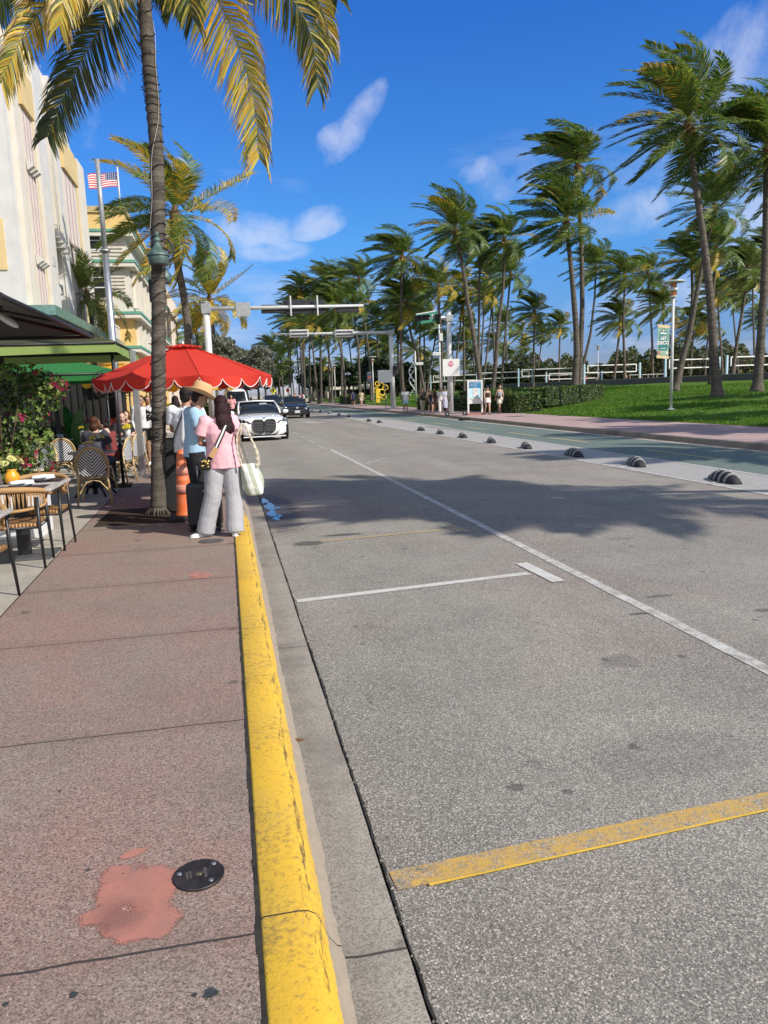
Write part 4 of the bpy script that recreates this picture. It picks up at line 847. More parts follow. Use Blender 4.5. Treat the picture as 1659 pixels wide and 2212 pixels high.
# -- hero palm
def hero():
    Y0=11.15
    px=[(343,1111),(342,1000),(343,900),(342,800),(343,700),(342,600),(341,400),(337,300),(328,200),(319,100),(311,0),(303,-110),(298,-200)]
    W_=[Vector(onY(x,y,Y0)) for x,y in px]; W_[0].z=0.15; base=W_[0]
    root=thing('palm_tree',base,0,'big palm with rough grey trunk wound with light string at the front of the cafe','palm tree')
    loc=[p-base for p in W_]
    D=trunk_mesh(loc,.100,.088,1.22,20,.022,.045); D.materials.clear(); D.materials.append(BARK2); link('trunk',D,root)
    top=Vector(onY(298,-205,Y0))
    def fr(pxs,Ys,**k):
        P=[tuple(top-base)]+[tuple(Vector(onY(x,y,yy))-base) for (x,y),yy in zip(pxs,Ys)]
        # densify with a smooth curve
        P=np.array(P); t=np.linspace(0,len(P)-1,26); Q=np.stack([np.interp(t,np.arange(len(P)),P[:,a]) for a in range(3)],1)
        for _ in range(6): Q[1:-1]=(Q[:-2]+2*Q[1:-1]+Q[2:])/4
        me=fast_mesh('frond',*frond_geo(Q,**k)); me.materials.append(LEAF); link('frond',me,root)
    B_=dict(nl=135,w=0.025,seg=3,rr=.022,face=.72,fwd=(0.45,0.9))
    GY=[(0.16,0.17,0.03),(0.10,0.13,0.025),(0.26,0.22,0.04)]
    DK=[(0.045,0.075,0.022),(0.06,0.09,0.025),(0.035,0.06,0.02),(0.09,0.105,0.03)]
    fr([(385,-150),(440,-70),(478,9),(507,73),(530,142),(547,193),(556,267),(560,344)],[11.1,10.9,10.7,10.6,10.5,10.45,10.4,10.4],cols=GY+YELL[:2],yell=.72,Lmax=1.03,hang=0.83,wind=(-.25,0,0),tipyell=.35,**B_)
    fr([(450,-170),(560,-90),(636,0),(671,56),(684,129),(686,190)],[11.2,11.1,11.0,10.9,10.9,10.9],cols=DK+GY,yell=.35,Lmax=0.95,hang=0.90,wind=(-.2,0,0),tipyell=.3,**B_)
    fr([(430,-200),(560,-150),(650,-60),(692,0),(712,70),(714,110)],[11.6,11.8,11.9,12,12,12],cols=GY,yell=.5,Lmax=0.79,hang=0.80,wind=(-.15,0,0),**B_)
    fr([(285,-130),(262,-40),(241,34),(204,77),(168,142),(128,228),(102,296)],[11.3,11.4,11.5,11.5,11.5,11.5,11.5],cols=DK,yell=.06,Lmax=0.92,hang=0.55,wind=(.25,0,0),tipyell=.1,**B_)
    fr([(230,-140),(150,-60),(86,26),(56,65),(26,120),(2,180)],[10.9,10.6,10.4,10.3,10.2,10.2],cols=GY+YELL[:1],yell=.5,Lmax=0.82,hang=0.80,wind=(.05,0,0),tipyell=.4,**B_)
    fr([(240,-190),(180,-120),(150,-60),(135,0),(128,55)],[10.6,10.3,10.1,10.0,10.0],cols=YELL+GY,yell=.7,Lmax=0.82,hang=0.94,wind=(0,0,0),tipyell=.45,**B_)
    fr([(200,-180),(90,-110),(30,-40),(-12,10),(-45,70)],[11.6,11.8,11.9,11.9,11.9],cols=DK,yell=.05,Lmax=0.90,hang=0.72,wind=(.1,0,0),**B_)
    fr([(270,-150),(230,-90),(190,-45),(150,-10),(128,28)],[11.9,12.2,12.4,12.5,12.5],cols=DK+GY,yell=.15,Lmax=0.79,hang=0.65,wind=(.15,0,0),**B_)
    fr([(335,-160),(365,-110),(395,-60),(410,-10),(416,40)],[10.8,10.6,10.5,10.4,10.4],cols=DK+GY,yell=.2,Lmax=0.87,hang=0.80,wind=(-.1,0,0),**B_)
    fr([(330,-140),(352,-80),(366,-20),(372,24)],[11.5,11.7,11.8,11.9],cols=DK,yell=.1,Lmax=0.73,hang=0.72,wind=(0,0,0),**B_)
    fr([(290,-150),(262,-90),(238,-40),(222,10)],[10.8,10.6,10.4,10.3],cols=DK+GY,yell=.2,Lmax=0.79,hang=0.72,wind=(0,0,0),**B_)
    fr([(420,-240),(540,-210),(640,-150),(700,-70),(730,0)],[11.6,11.8,12.0,12.1,12.2],cols=DK,yell=.1,Lmax=0.92,hang=0.72,wind=(-.2,0,0),**B_)
    for k in range(9):   # upper fronds, above the frame
        az=k*0.7+.2; P=curve((math.cos(az)*.5,math.sin(az)*.5,.85),3.4,1.3,(-.3,0,0),p0=tuple(top-base)); me=fast_mesh('frond',*frond_geo(P,50,.7,.04,1,(-.2,0,0),DK,.2,2,.1)); me.materials.append(LEAF); link('frond',me,root)
    # wound light string
    wire=mat('black light string cable',(0.012,0.012,0.012),0.5)
    st=thing('string_lights',base,0,'black string light cable wound round the trunk of the big cafe palm','string lights')
    P=np.array([tuple(p) for p in loc]); d=np.r_[0,np.cumsum(np.linalg.norm(np.diff(P,axis=0),axis=1))]
    mb=MB(); nbs=[]; path=[]; s=0.9; a=0.0
    turns_step=0.012
    while s<d[-1]-.6:
        c=[np.interp(s,d,P[:,k]) for k in range(3)]; rr=.108-.012*s/7+.006*math.sin(s*7)
        path.append((c[0]+rr*math.cos(a),c[1]+rr*math.sin(a),c[2]+.02*math.sin(a*2+s))); 
        if random.random()<.10: nbs.append((path[-1],a))
        s+=turns_step*(1+.6*math.sin(s*3.1)); a+=0.37
    mb.tube(path,0.0055,5); mb.build('cable',wire,st); bme=MB().tube([(0,0,0),(.028,0,.012)],[.006,.008],5).mesh('bulb_socket'); bme.materials.append(wire)
    for p_,a_ in nbs[:95]: q_=link('bulb_socket',bme,st,loc=p_); q_.rotation_euler=(random.uniform(-.5,.5),random.uniform(-.9,.9),a_)
    for zz in (1.12,1.38):
        mb=MB(); path=[]
        for k in range(60):
            a=k*.5; path.append((loc[1][0]+.108*math.cos(a),loc[1][1]+.112*math.sin(a),zz+.06*math.sin(k*1.3)+.02*math.sin(k*.31))); 
        mb.tube(path,.009,5); mb.build('cable',wire,st)
    mb=MB(); path=[]; s=2.3
    pale=mat('pale cord',(0.45,0.43,0.38),0.6)
    while s<6.6:
        c=[np.interp(s,d,P[:,k]) for k in range(3)]; a=-1.75+s*1.3+.3*math.sin(s*5); path.append((c[0]+.104*math.cos(a),c[1]+.104*math.sin(a),c[2])); s+=.06
    mb.tube(path,.004,5); mb.build('cord',pale,st)
    # tree pit and root plate
    pit=[]
    x,y=base.x,base.y
    MB().sheet([(x-.75,y-.85),(x+.62,y-.85),(x+.62,y+.7),(x-.75,y+.7)],0.153).build('tree_pit',G_earth,kind='structure')
    mb=MB()
    for k in range(26):
        a=random.uniform(0,2*PI); r=random.uniform(.12,.2); mb.tube([(x+.10*math.cos(a),y+.10*math.sin(a),.24),(x+r*math.cos(a),y+r*math.sin(a),.15)],[.02,.012],5)
    mb.build('root_mat',BARK,label='mat of grey roots round the foot of the big cafe palm',cat='roots')
hero()
# ---------------------------------------------------------------- broadleaf things
def leaf_cloud(ells,n,size,cols,shell=0.55,gap=0.0,w=None):
    """ells: list of (centre, radii). leaves near the skin of each ellipsoid, with clumps"""
    Ps=[];Ns=[]
    vol=np.array([e[1][0]*e[1][1]+e[1][1]*e[1][2]+e[1][0]*e[1][2] for e in ells]); cnt=(n*vol/vol.sum()).astype(int)+1
    for (c,r),k in zip(ells,cnt):
        d=unit(rng.normal(size=(k,3))); rad=(shell+(1-shell)*rng.random((k,1))**.5)*(1+.12*np.sin(d[:,0:1]*7+d[:,2:3]*5+c[0]))
        Ps.append(np.array(c)+d*rad*np.array(r)); Ns.append(d)
    P=np.concatenate(Ps); Nn=np.concatenate(Ns)
    return P,Nn
def make_leaves(name,P,Nn,size,cols,m,parent=None,w=None,**tags):
    V,F,C=leaves(P,size,pick(cols,len(P),w,.3),Nn,0.62); me=fast_mesh(name,V,F,C); me.materials.append(m); return link(name,me,parent,**tags)
def clumps(c,r,n,rr=(.22,.42),seed=0):
    rs=random.Random(seed); out=[]
    for i in range(n):
        d=Vector((rs.gauss(0,1),rs.gauss(0,1),rs.gauss(0,1))).normalized(); q=rs.uniform(.45,.95); k=rs.uniform(*rr)
        out.append(((c[0]+d.x*r[0]*q,c[1]+d.y*r[1]*q,c[2]+d.z*r[2]*q),(r[0]*k,r[1]*k,r[2]*k*.9)))
    return out
def broad_tree(loc,h,r,label,cols,size=.25,n=9000,seed=1,trunk_r=.3,group=None,name='broadleaf_tree'):
    root=thing(name,loc,0,label,'tree',group)
    mb=MB(); rs=random.Random(seed); fork=h*.32
    mb.tube([(0,0,-.1),(.1,.05,fork*.6),(0,0,fork)],[trunk_r*1.3,trunk_r,trunk_r*.8],9)
    cl=clumps((0,0,h*.66),(r,r,h*.34),16,seed=seed)
    for (c,_) in cl[:10]: mb.tube([(0,0,fork),(c[0]*.4,c[1]*.4,(fork+c[2])/2+.2),c],[trunk_r*.6,trunk_r*.3,.04],6)
    mb.build('trunk',BARK,root)
    P,Nn=leaf_cloud(cl,n,size,cols); make_leaves('crown',P,Nn,size,cols,LEAFY,root); return root
SILV=[(0.17,0.185,0.13),(0.12,0.135,0.09),(0.22,0.225,0.17),(0.08,0.095,0.06)]
DARKG=[(0.022,0.04,0.014),(0.035,0.06,0.02),(0.05,0.075,0.025),(0.015,0.03,0.01)]
MIDG=[(0.05,0.085,0.02),(0.08,0.125,0.03),(0.035,0.06,0.018),(0.12,0.15,0.04)]
x,y,z=onY(508,880,62); broad_tree((x,62,.15),6.4,3.1,'silvery round tree behind the white convertible and the hedge',SILV,.20,15000,3)
x,y,z=onY(556,868,84); broad_tree((x-1.2,84,.15),7.0,3.4,'silvery tree just beyond the nearer silvery tree, right of the white van',SILV,.24,11000,5)
x,y,z=onY(455,868,95); broad_tree((x,95,.15),9.0,5.0,'dull green tree behind the mast pole on the cafe side',SILV+MIDG[:1],.3,9000,9)
# dark belt of trees behind the grove
rs=random.Random(4)
_o=['first','second','third','fourth','fifth','sixth','seventh','eighth','ninth','tenth','eleventh','twelfth','thirteenth','fourteenth','fifteenth','sixteenth','seventeenth','eighteenth','nineteenth','twentieth','twenty-first','twenty-second','twenty-third','twenty-fourth','twenty-fifth','twenty-sixth']
for i in range(26):
    Y=150+rs.uniform(-20,40); X=2+i*2.35+rs.uniform(-1,1)
    broad_tree((X+(13.5 if X<14 and False else 0),Y+ (60 if X<16 else 0),.3),(rs.uniform(6,8.5) if X<40 else rs.uniform(3.5,5))+(3.5 if X<16 else 0),rs.uniform(3.8,5.2),'%s dark tree from the left in the belt closing the far end of the park'%_o[i],DARKG,.75,2600,20+i,group='dark trees behind the far grove')
# sea grape bank behind the beach nets
def bank(name,x0,y0,x1,y1,h,d,n,size,cols,label,cat='bush',z0=1.7,prof=None):
    a=np.array([x0,y0]); b_=np.array([x1,y1]); L0=np.linalg.norm(b_-a); T=(b_-a)/L0; Nn2=np.array([-T[1],T[0]])
    u=rng.random(n); th=rng.uniform(0,PI,n); hh=h*(0.72+0.16*np.sin(u*L0*.21+1)+0.13*np.sin(u*L0*.63)+0.08*np.sin(u*L0*1.9))
    if prof is not None: hh=hh*np.interp(u,[p[0] for p in prof],[p[1] for p in prof])
    rr=rng.uniform(.82,1.03,n)
    off=np.cos(th)*d*rr; zz=z0+np.sin(th)**.7*hh*rr
    P=np.stack([a[0]+T[0]*u*L0+Nn2[0]*off,a[1]+T[1]*u*L0+Nn2[1]*off,zz],1)
    N3=np.stack([Nn2[0]*np.cos(th),Nn2[1]*np.cos(th),np.sin(th)],1)
    root=thing(name,(0,0,0),0,label,cat)
    make_leaves('foliage',P,N3,size,cols,LEAFY,root)
    mb=MB(); k=int(L0/2.5)
    rings=[]
    for i in range(k+1):
        q=i/k; hq=h*(0.72+0.16*math.sin(q*L0*.21+1)+0.13*math.sin(q*L0*.63))*.8*(np.interp(q,[p[0] for p in prof],[p[1] for p in prof]) if prof else 1)
        rings.append([(a[0]+T[0]*q*L0+Nn2[0]*math.cos(t)*d*.8,a[1]+T[1]*q*L0+Nn2[1]*math.cos(t)*d*.8,z0-.2+math.sin(t)**.7*hq if t<PI else z0-.2) for t in np.linspace(0,PI,8)])
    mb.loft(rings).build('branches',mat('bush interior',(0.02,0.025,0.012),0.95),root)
    return root
SG=[(0.055,0.085,0.022),(0.085,0.12,0.03),(0.035,0.055,0.016),(0.14,0.15,0.04),(0.025,0.04,0.012),(0.16,0.12,0.035)]
bank('sea_grape_bank',112,118,46,168,6.8,5,20000,.55,SG,'long bank of sea grape bushes behind the beach nets on the right',prof=[(0,1.35),(.5,1.25),(1,.8)])
bank('sea_grape_bank',58,160,28,235,3.6,5,9000,.6,SG,'lower far stretch of sea grape bushes between the park palms',prof=[(0,1),(1,.8)])
def hedge(x0,y0,x1,y1,w,h,n,size,label,z0=.16,cols=None,slope=True):
    root=thing('box_hedge',(0,0,0),0,label,'hedge')
    a=Vector((x0,y0,0)); b_=Vector((x1,y1,0)); T=(b_-a); L0=T.length; T.normalize(); Nn2=Vector((-T.y,T.x,0)); c=(a+b_)/2
    zb=lawn_z(c.x) if (slope and c.x>17) else z0
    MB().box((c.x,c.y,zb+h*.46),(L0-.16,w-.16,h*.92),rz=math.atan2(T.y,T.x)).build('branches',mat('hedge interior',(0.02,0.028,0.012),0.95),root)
    f=rng.random(n); ar=[L0*w,L0*h,L0*h,w*h,w*h]; tot=sum(ar); e=np.cumsum(ar)/tot
    u=rng.uniform(-.5,.5,n);v=rng.uniform(-.5,.5,n)
    loc=np.zeros((n,3));nn=np.zeros((n,3))
    m0=f<e[0]; loc[m0]=np.stack([u[m0]*L0,v[m0]*w,np.full(m0.sum(),h)],1); nn[m0]=(0,0,1)
    m1=(f>=e[0])&(f<e[1]); loc[m1]=np.stack([u[m1]*L0,np.full(m1.sum(),-w/2),(v[m1]+.5)*h],1); nn[m1]=(0,-1,0)
    m2=(f>=e[1])&(f<e[2]); loc[m2]=np.stack([u[m2]*L0,np.full(m2.sum(),w/2),(v[m2]+.5)*h],1); nn[m2]=(0,1,0)
    m3=(f>=e[2])&(f<e[3]); loc[m3]=np.stack([np.full(m3.sum(),-L0/2),u[m3]*w,(v[m3]+.5)*h],1); nn[m3]=(-1,0,0)
    m4=f>=e[3]; loc[m4]=np.stack([np.full(m4.sum(),L0/2),u[m4]*w,(v[m4]+.5)*h],1); nn[m4]=(1,0,0)
    loc+=rng.normal(0,.05,(n,3)); loc-=nn*rng.uniform(0,.12,(n,1))
    A=np.array([[T.x,T.y,0],[Nn2.x,Nn2.y,0],[0,0,1]]); P=loc@A+np.array([c.x,c.y,zb]); N3=nn@A
    make_leaves('foliage',P,N3,size,cols or MIDG,LEAFY,root); return root
HG=[(0.045,0.09,0.018),(0.08,0.15,0.028),(0.03,0.055,0.014),(0.16,0.21,0.05)]
hedge(17.9,44.2,17.7,52.5,1.7,1.15,9000,.13,'front box hedge beside the two walking women, its end rounded with pale leaves',cols=HG)
hedge(19.2,46.6,27.5,55,1.7,1.15,9000,.13,'box hedge running back over the lawn towards the close pair of palms',cols=HG)
hedge(18.2,57,25.5,66,1.6,1.15,6500,.14,'rear box hedge behind the hedge of the walking women',cols=HG)
hedge(17.0,53,15.9,62,1.2,1.0,5000,.13,'box hedge behind the stop board and striped dress',cols=HG)
hedge(17.0,99,17.0,112,1.6,1.2,2500,.2,'small far box hedge behind the black cars',cols=HG)
hedge(-1.1,38.5,-.15,39.4,1.0,1.25,4500,.11,'clipped kerbside hedge just left behind the white convertible',cols=[(0.09,0.19,0.03),(0.05,0.11,0.02),(0.14,0.26,0.05),(0.03,0.06,0.015)],slope=False)
# ================================================================ BUILDINGS, STREET FURNITURE
def onX(px,py,X):
    v=ray(px,py); t=X/v[0]; return (X, v[1]*t, CAM_H+v[2]*t)
M_white=mat('white stucco',(0.66,0.61,0.52),0.85,var=0.05,scale=1.5,bmp=0.12,bscale=25,dirt=0.05)
M_offw=mat('cool white stucco',(0.60,0.59,0.56),0.85,var=0.06,scale=1.5,bmp=0.12,bscale=25)
M_yel=mat('pale yellow stucco',(0.66,0.50,0.24),0.85,var=0.06,scale=1.5,bmp=0.15,bscale=25)
M_yel2=mat('warm yellow stucco',(0.74,0.50,0.19),0.85,var=0.07,scale=1.5,bmp=0.12)
M_pinkl=mat('pink trim paint',(0.58,0.33,0.38),0.8)
M_peach=mat('peach stucco',(0.72,0.47,0.36),0.85,var=.06,scale=2)
M_blue=mat('light blue stucco',(0.38,0.66,0.78),0.85,var=.05,scale=2)
M_teal=mat('green trim paint',(0.12,0.36,0.26),0.6,var=.15)
M_glass=mat('dark window glass',(0.025,0.03,0.038),0.08,var=0.3,scale=2,spec=0.8)
M_frame=mat('white window frame',(0.74,0.74,0.72),0.5)
M_black=mat('black painted metal',(0.018,0.018,0.02),0.45,var=0.2)
M_blackm=mat('matt black plastic',(0.022,0.022,0.024),0.7,var=0.25,scale=12)
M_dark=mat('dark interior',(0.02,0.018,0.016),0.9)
M_silver=mat('brushed silver metal',(0.55,0.55,0.54),0.35,0.85,var=.12,scale=9)
M_grey=mat('galvanised grey',(0.36,0.37,0.37),0.5,0.35,var=.15,scale=5,dirt=.2)
M_pole=mat('pale painted steel',(0.60,0.61,0.59),0.5,0.1,var=.08,scale=4,dirt=.12)
M_sign=mat('weathered white sign face',(0.70,0.70,0.67),0.5,var=.08,scale=7,dirt=.2)
M_back=mat('bare aluminium sign back',(0.42,0.43,0.43),0.45,0.5,var=.1)
# --- building with fluted deco front
A=thing('hotel_building',(-7,30.9,0.15),0,'tall white and pale yellow stepped deco hotel front at the left edge','building')
def B_(name,c,d,m,par,bev=0,sub=None):
    mb=MB(); mb.box((c[0]-par.location.x,c[1]-par.location.y,c[2]-par.location.z),d); return mb.build(name,m,sub or par,bevel=bev)
roof=[(30.9,0),(45.6,0),(45.6,14.2),(44.1,14.5),(43.2,15.0),(42,15.1),(41.2,15.5),(40.4,15.55),(39.6,15.9),(37.2,15.9),(36.3,15.5),(34.6,15.4),(33.8,15.1),(30.9,14.9)]
MB().prism([(y-30.9,z) for y,z in roof],-12,0,ax='x').build('wall',M_white,A)
def vstrip(y0,y1,dep,z0,z1,m,name='pilaster'):
    return B_(name,(-7+dep/2,(y0+y1)/2,(z0+z1)/2),(dep,y1-y0,z1-z0),m,A)
vstrip(30.92,31.75,.34,5,14.6,M_white); vstrip(31.75,32.05,.22,5,14.3,M_yel)
for y0 in (32.15,32.62,33.1,33.55): vstrip(y0,y0+.36,.30,5,12.6,M_white,'flute')
for y0 in (32.52,33.00,33.47): vstrip(y0+.03,y0+.075,.31,5,12.6,M_pinkl,'trim_line')
vstrip(32.1,34.0,.42,12.6,14.0,M_yel,'frieze'); vstrip(34.05,34.4,.24,5,14.2,M_yel)
vstrip(34.42,36.0,.38,5,15.3,M_offw); vstrip(36.05,36.5,.28,5,15.3,M_white,'flute')
for k in range(4): vstrip(36.55+k*.28,36.75+k*.28,.30+.05*k,9.3-.28*k,15.2-.2*k,M_white,'flute')
for k in range(4): B_('stepped_lamp',(-6.75+.09*k,36.9+.1*k,8.9-.18*k),(.5-.06*k,.75-.08*k,.3),M_offw,A)
vstrip(37.8,38.9,.38,5,15.7,M_offw); vstrip(38.95,39.35,.26,5,15.4,M_yel)
for y0 in (39.45,40.3,41.2,42.1): vstrip(y0,y0+.6,.32,5,12.4,M_white,'flute')
for y0 in (40.12,41.0,41.9): vstrip(y0+.03,y0+.09,.33,5,12.4,M_pinkl,'trim_line')
vstrip(39.4,43.0,.44,12.4,13.7,M_yel,'frieze'); vstrip(43.0,43.6,.26,5,14.1,M_yel); vstrip(43.7,45.6,.36,5,14.0,M_white)
for zz in (10.6,7.2):
    for y0 in (32.2,32.67,33.15): MB().prism([(0,0),(.26,-.26),(.02,-.42)],y0-30.9,y0-30.9+.3,ax='y').build('ledge',M_offw,A,loc=(.31,0,zz))
for y_,z_ in ((35.2,7.4),(36.3,6.4),(38.4,8.2)): MB().box((.22,y_-30.9,z_),(.36,.62,.42)).build('air_conditioner',mat('air conditioner case',(0.5,0.5,0.47),.6,var=.1),A,bevel=.02)
MB().tube([(.44,6.0,4.9),(.43,5.98,9.5),(.44,6.03,14.6)],.018,5).build('conduit',M_grey,A)
# return wall towards the camera with its colour bands
MB().box((-5.9,-.30,7.4),(12.1,.6,14.8)).build('side_wall',M_offw,A)
for z0,z1 in ((9.55,11.85),(6.3,8.05)): MB().box((-6.1,-.60,(z0+z1)/2),(11.7,.09,z1-z0)).build('colour_band',M_yel,A)
MB().prism([(-2.0,-.6),(-.35,-.6),(-.35,-1.15),(-.55,-1.35),(-2.0,-1.35)],9.05,9.2).build('eyebrow',M_teal,A)
MB().prism([(-2.0,-.6),(-.37,-.6),(-.37,-1.1),(-.57,-1.3),(-2.0,-1.3)],8.7,9.05).build('eyebrow',M_offw,A)
MB().box((.04,7.4,2.2),(.10,14.6,4.5)).build('shade_panel',M_dark,A); MB().box((-5.9,-.62,2.3),(12.0,.1,4.5)).build('shade_panel',M_dark,A)  # dark panels on the lower walls stand in for canopy shade
# porch roof with green glass edge, balustrade, dark ground floor
MB().box((.55,8.6,4.85),(1.5,19.5,.35)).build('porch_roof',mat('green glass fascia',(0.16,0.30,0.25),0.2,var=.2),A)
mb=MB()
for k in range(22): mb.box((.95,15.2+k*.32,5.5),(.09,.11,.75))
mb.box((.95,18.6,5.92),(.14,7.2,.1)); mb.box((.95,18.6,5.12),(.14,7.2,.1)); mb.build('balustrade',M_white,A)
for k in range(8):
    w=MB().box((.10,1.5+k*1.75,2.3),(.06,1.3,2.7)).build('window',M_glass,A); MB().box((.12,1.5+k*1.75,3.75),(.16,1.5,.14)).build('frame',M_frame,w); MB().box((.12,1.5+k*1.75,.95),(.16,1.5,.14)).build('frame',M_frame,w)
# --- white siding building with green ledges
Bb=thing('hotel_building',(-5.25,50,0.15),0,'white sided hotel with yellow corner, green ledges and dark paned windows','building')
def P_(name,x0,x1,y0,y1,z0,z1,m,par=None,bev=0):
    return MB().box(((x0+x1)/2,(y0+y1)/2,(z0+z1)/2),(x1-x0,y1-y0,z1-z0)).build(name,m,par or Bb,bevel=bev)
P_('wall',-12,0,0,26,0,12.9,M_white); P_('parapet',-12,.06,-.06,26,11.6,12.6,M_yel2); P_('cornice',-12.1,.16,-.16,26,12.6,12.95,mat('ochre cornice',(0.55,0.42,0.2),0.8))
P_('corner_wall',-1.25,.05,-.05,2.2,0,6.75,M_yel2); P_('base_wall',-12,.03,-.03,26,0,4.4,M_yel2)
mb=MB()
for k in range(16): mb.box((-4.6,-.045,8.1+k*.21),(8.8,.05,.10))
for k in range(10): mb.box((-4.6,-.045,5.0+k*.2),(6.6,.05,.09))
mb.build('siding',M_white,Bb)
def window(par,x,z,w,h,yf=-.02,ax='x',rows=3,cols=2):
    """paned sash in the near face (ax x) or the street face (ax y)"""
    if ax=='x': fr=MB().box((x,yf,z),(w+.2,.14,h+.2)).build('window_frame',M_frame,par); g=MB().box((x,yf-.06,z),(w,.06,h)).build('pane',M_glass,fr); mb=MB(); [mb.box((x-w/2+w*i/cols,yf-.10,z),(.07,.05,h)) for i in range(1,cols)]; [mb.box((x,yf-.095,z-h/2+h*i/rows),(w,.05,.06)) for i in range(1,rows)]; mb.build('glazing_bars',M_frame,fr)
    else: fr=MB().box((yf,x,z),(.14,w+.2,h+.2)).build('window_frame',M_frame,par); g=MB().box((yf+.06,x,z),(.06,w,h)).build('pane',M_glass,fr); mb=MB(); [mb.box((yf+.10,x-w/2+w*i/cols,z),(.05,.07,h)) for i in range(1,cols)]; [mb.box((yf+.095,x,z-h/2+h*i/rows),(.05,w,.06)) for i in range(1,rows)]; mb.build('glazing_bars',M_frame,fr)
window(Bb,-2.1,8.6,1.9,1.75); window(Bb,-5.2,8.6,1.9,1.75); window(Bb,-1.7,5.6,1.1,1.35,rows=4,cols=1); window(Bb,-5.4,5.5,1.7,1.3)
window(Bb,-2.4,11.0,1.9,.9,rows=2); 
for z,d in ((9.75,.5),(6.75,.62),(4.75,.45),(11.5,.5)):
    P_('ledge',-8.0,d,-d,26,z-.05,z+.10,M_teal); P_('ledge_soffit',-8.0,d-.05,-d+.05,26,z-.28,z-.05,M_white)
for k in range(9):
    y=2.2+k*2.7
    for z in (8.3,5.7): window(Bb,y+.6,z,1.3,1.5,.02,'y',rows=3,cols=1)
    for z in (8.25,5.65):
        for j in range(3): P_('fin',.02,.22+.06*j,y-.75+j*.28,y-.60+j*.28,z-1.0,z+1.1,M_white)
# --- farther left buildings
C_=thing('hotel_building',(-5.4,78,0.15),0,'peach and white striped hotel seen just left of the big palm trunk','building')
P_('wall',-12,0,0,24,0,13.2,M_peach,C_)
for k in range(8): P_('pilaster',.0,.3,.4+k*3,.9+k*3,0,12.6,M_white,C_); P_('window',.0,.06,1.2+k*3,3.0+k*3,8.2,10.0,M_glass,C_); P_('window',.0,.06,1.2+k*3,3.0+k*3,4.4,6.2,M_glass,C_)
P_('ledge',-3,.5,-.4,24,10.3,10.5,M_white,C_); P_('ledge',-3,.5,-.4,24,6.6,6.8,M_white,C_)
D_=thing('hotel_building',(-5.6,106,0.15),0,'light blue hotel block seen just right of the big palm trunk above the umbrella','building')
P_('wall',-10,0,0,30,0,11.4,M_blue,D_); P_('tower_wall',-4.5,-1.8,-1.6,4,0,12.5,M_offw,D_); P_('roof_edge',-4.6,-1.7,-1.7,4,12.5,12.8,mat('blue roof edge',(0.06,0.12,0.38),0.6),D_)
for k in range(4):
    for z in (3.8,7.2): window(D_,-1.0,z,1.2,1.3) if k==0 else P_('window',.0,.06,1+k*4,2.6+k*4,z,z+1.4,M_glass,D_)
MB().prism([(0,0),(1.2,-.7),(0,-.7)],-3.5,.5,ax='y').build('awning',M_teal,D_,loc=(0,0,6.2))
E_=thing('hotel_building',(-5.2,82+60,0.15),0,'low cream building farthest along the cafe side behind the trees','building')
P_('wall',-10,0,0,40,0,9,mat('cream stucco',(0.7,0.6,0.42),.85),E_); P_('cornice',-10.2,.2,-.2,40,9,9.3,M_white,E_)
for k in range(5): P_('window',.0,.06,2+k*6,5+k*6,5,7,M_glass,E_)
# low white building and people strip at the park end
Fp=thing('pavilion',(21,186,0.3),0,'long low white beach pavilion behind the palm trunks at the far end of the park','pavilion')
P_('wall',0,34,0,8,0,2.0,M_dark,Fp); P_('roof',-.8,35,-1,9,2.2,3.3,M_white,Fp)
for k in range(12): P_('column',k*3,k*3+.35,-.6,-.2,0,2.2,M_white,Fp)
# --- flag
flagm,t,b=_new('stars and stripes cloth'); uv=t.nodes.new('ShaderNodeUVMap'); s=t.nodes.new('ShaderNodeSeparateXYZ'); t.links.new(uv.outputs[0],s.inputs[0])
strp=M(t,'LESS_THAN',M(t,'FRACT',M(t,'MULTIPLY',s.outputs[1],6.5)),0.5)
c=mixrgb(t,strp,(0.75,0.72,0.70),(0.50,0.03,0.05))
can=M(t,'MULTIPLY',M(t,'LESS_THAN',s.outputs[0],0.4),M(t,'GREATER_THAN',s.outputs[1],0.46))
vv=t.nodes.new('ShaderNodeTexVoronoi'); vv.inputs['Scale'].default_value=14; vv.inputs['Randomness'].default_value=0.15; t.links.new(uv.outputs[0],vv.inputs['Vector'])
c=mixrgb(t,can,c,mixrgb(t,M(t,'LESS_THAN',vv.outputs['Distance'],0.25),(0.03,0.04,0.16),(0.75,0.75,0.78)))
t.links.new(c,b.inputs['Base Color']); b.inputs['Roughness'].default_value=.8
fx=onY(254,372,52); F0=thing('flag',(fx[0],52,12.9),0,'american flag blowing left from a roof pole behind the cafe palm','flag')
MB().tube([(0,0,0),(0,0,fx[2]-12.9+.35)],.05,8).build('pole',M_pole,F0)
mb=MB(); nx,ny=16,8; vs=[];uvs=[]
for j in range(ny+1):
    for i in range(nx+1):
        u=i/nx;v=j/ny; vs.append((-.05-u*1.7,0.16*math.sin(u*9+v*2)*u,fx[2]-12.9-.85+v*.85-.22*u*u+.10*math.sin(u*8+1.5*v)*u)); uvs.append((u,v))
mb.add(vs,[(j*(nx+1)+i,j*(nx+1)+i+1,(j+1)*(nx+1)+i+1,(j+1)*(nx+1)+i) for j in range(ny) for i in range(nx)],0,None,True)
me=mb.mesh('cloth'); ul=me.uv_layers.new(name='uv'); [setattr(ul.data[l.index],'uv',uvs[l.vertex_index]) for l in me.loops]
me.materials.append(flagm); link('cloth',me,F0)
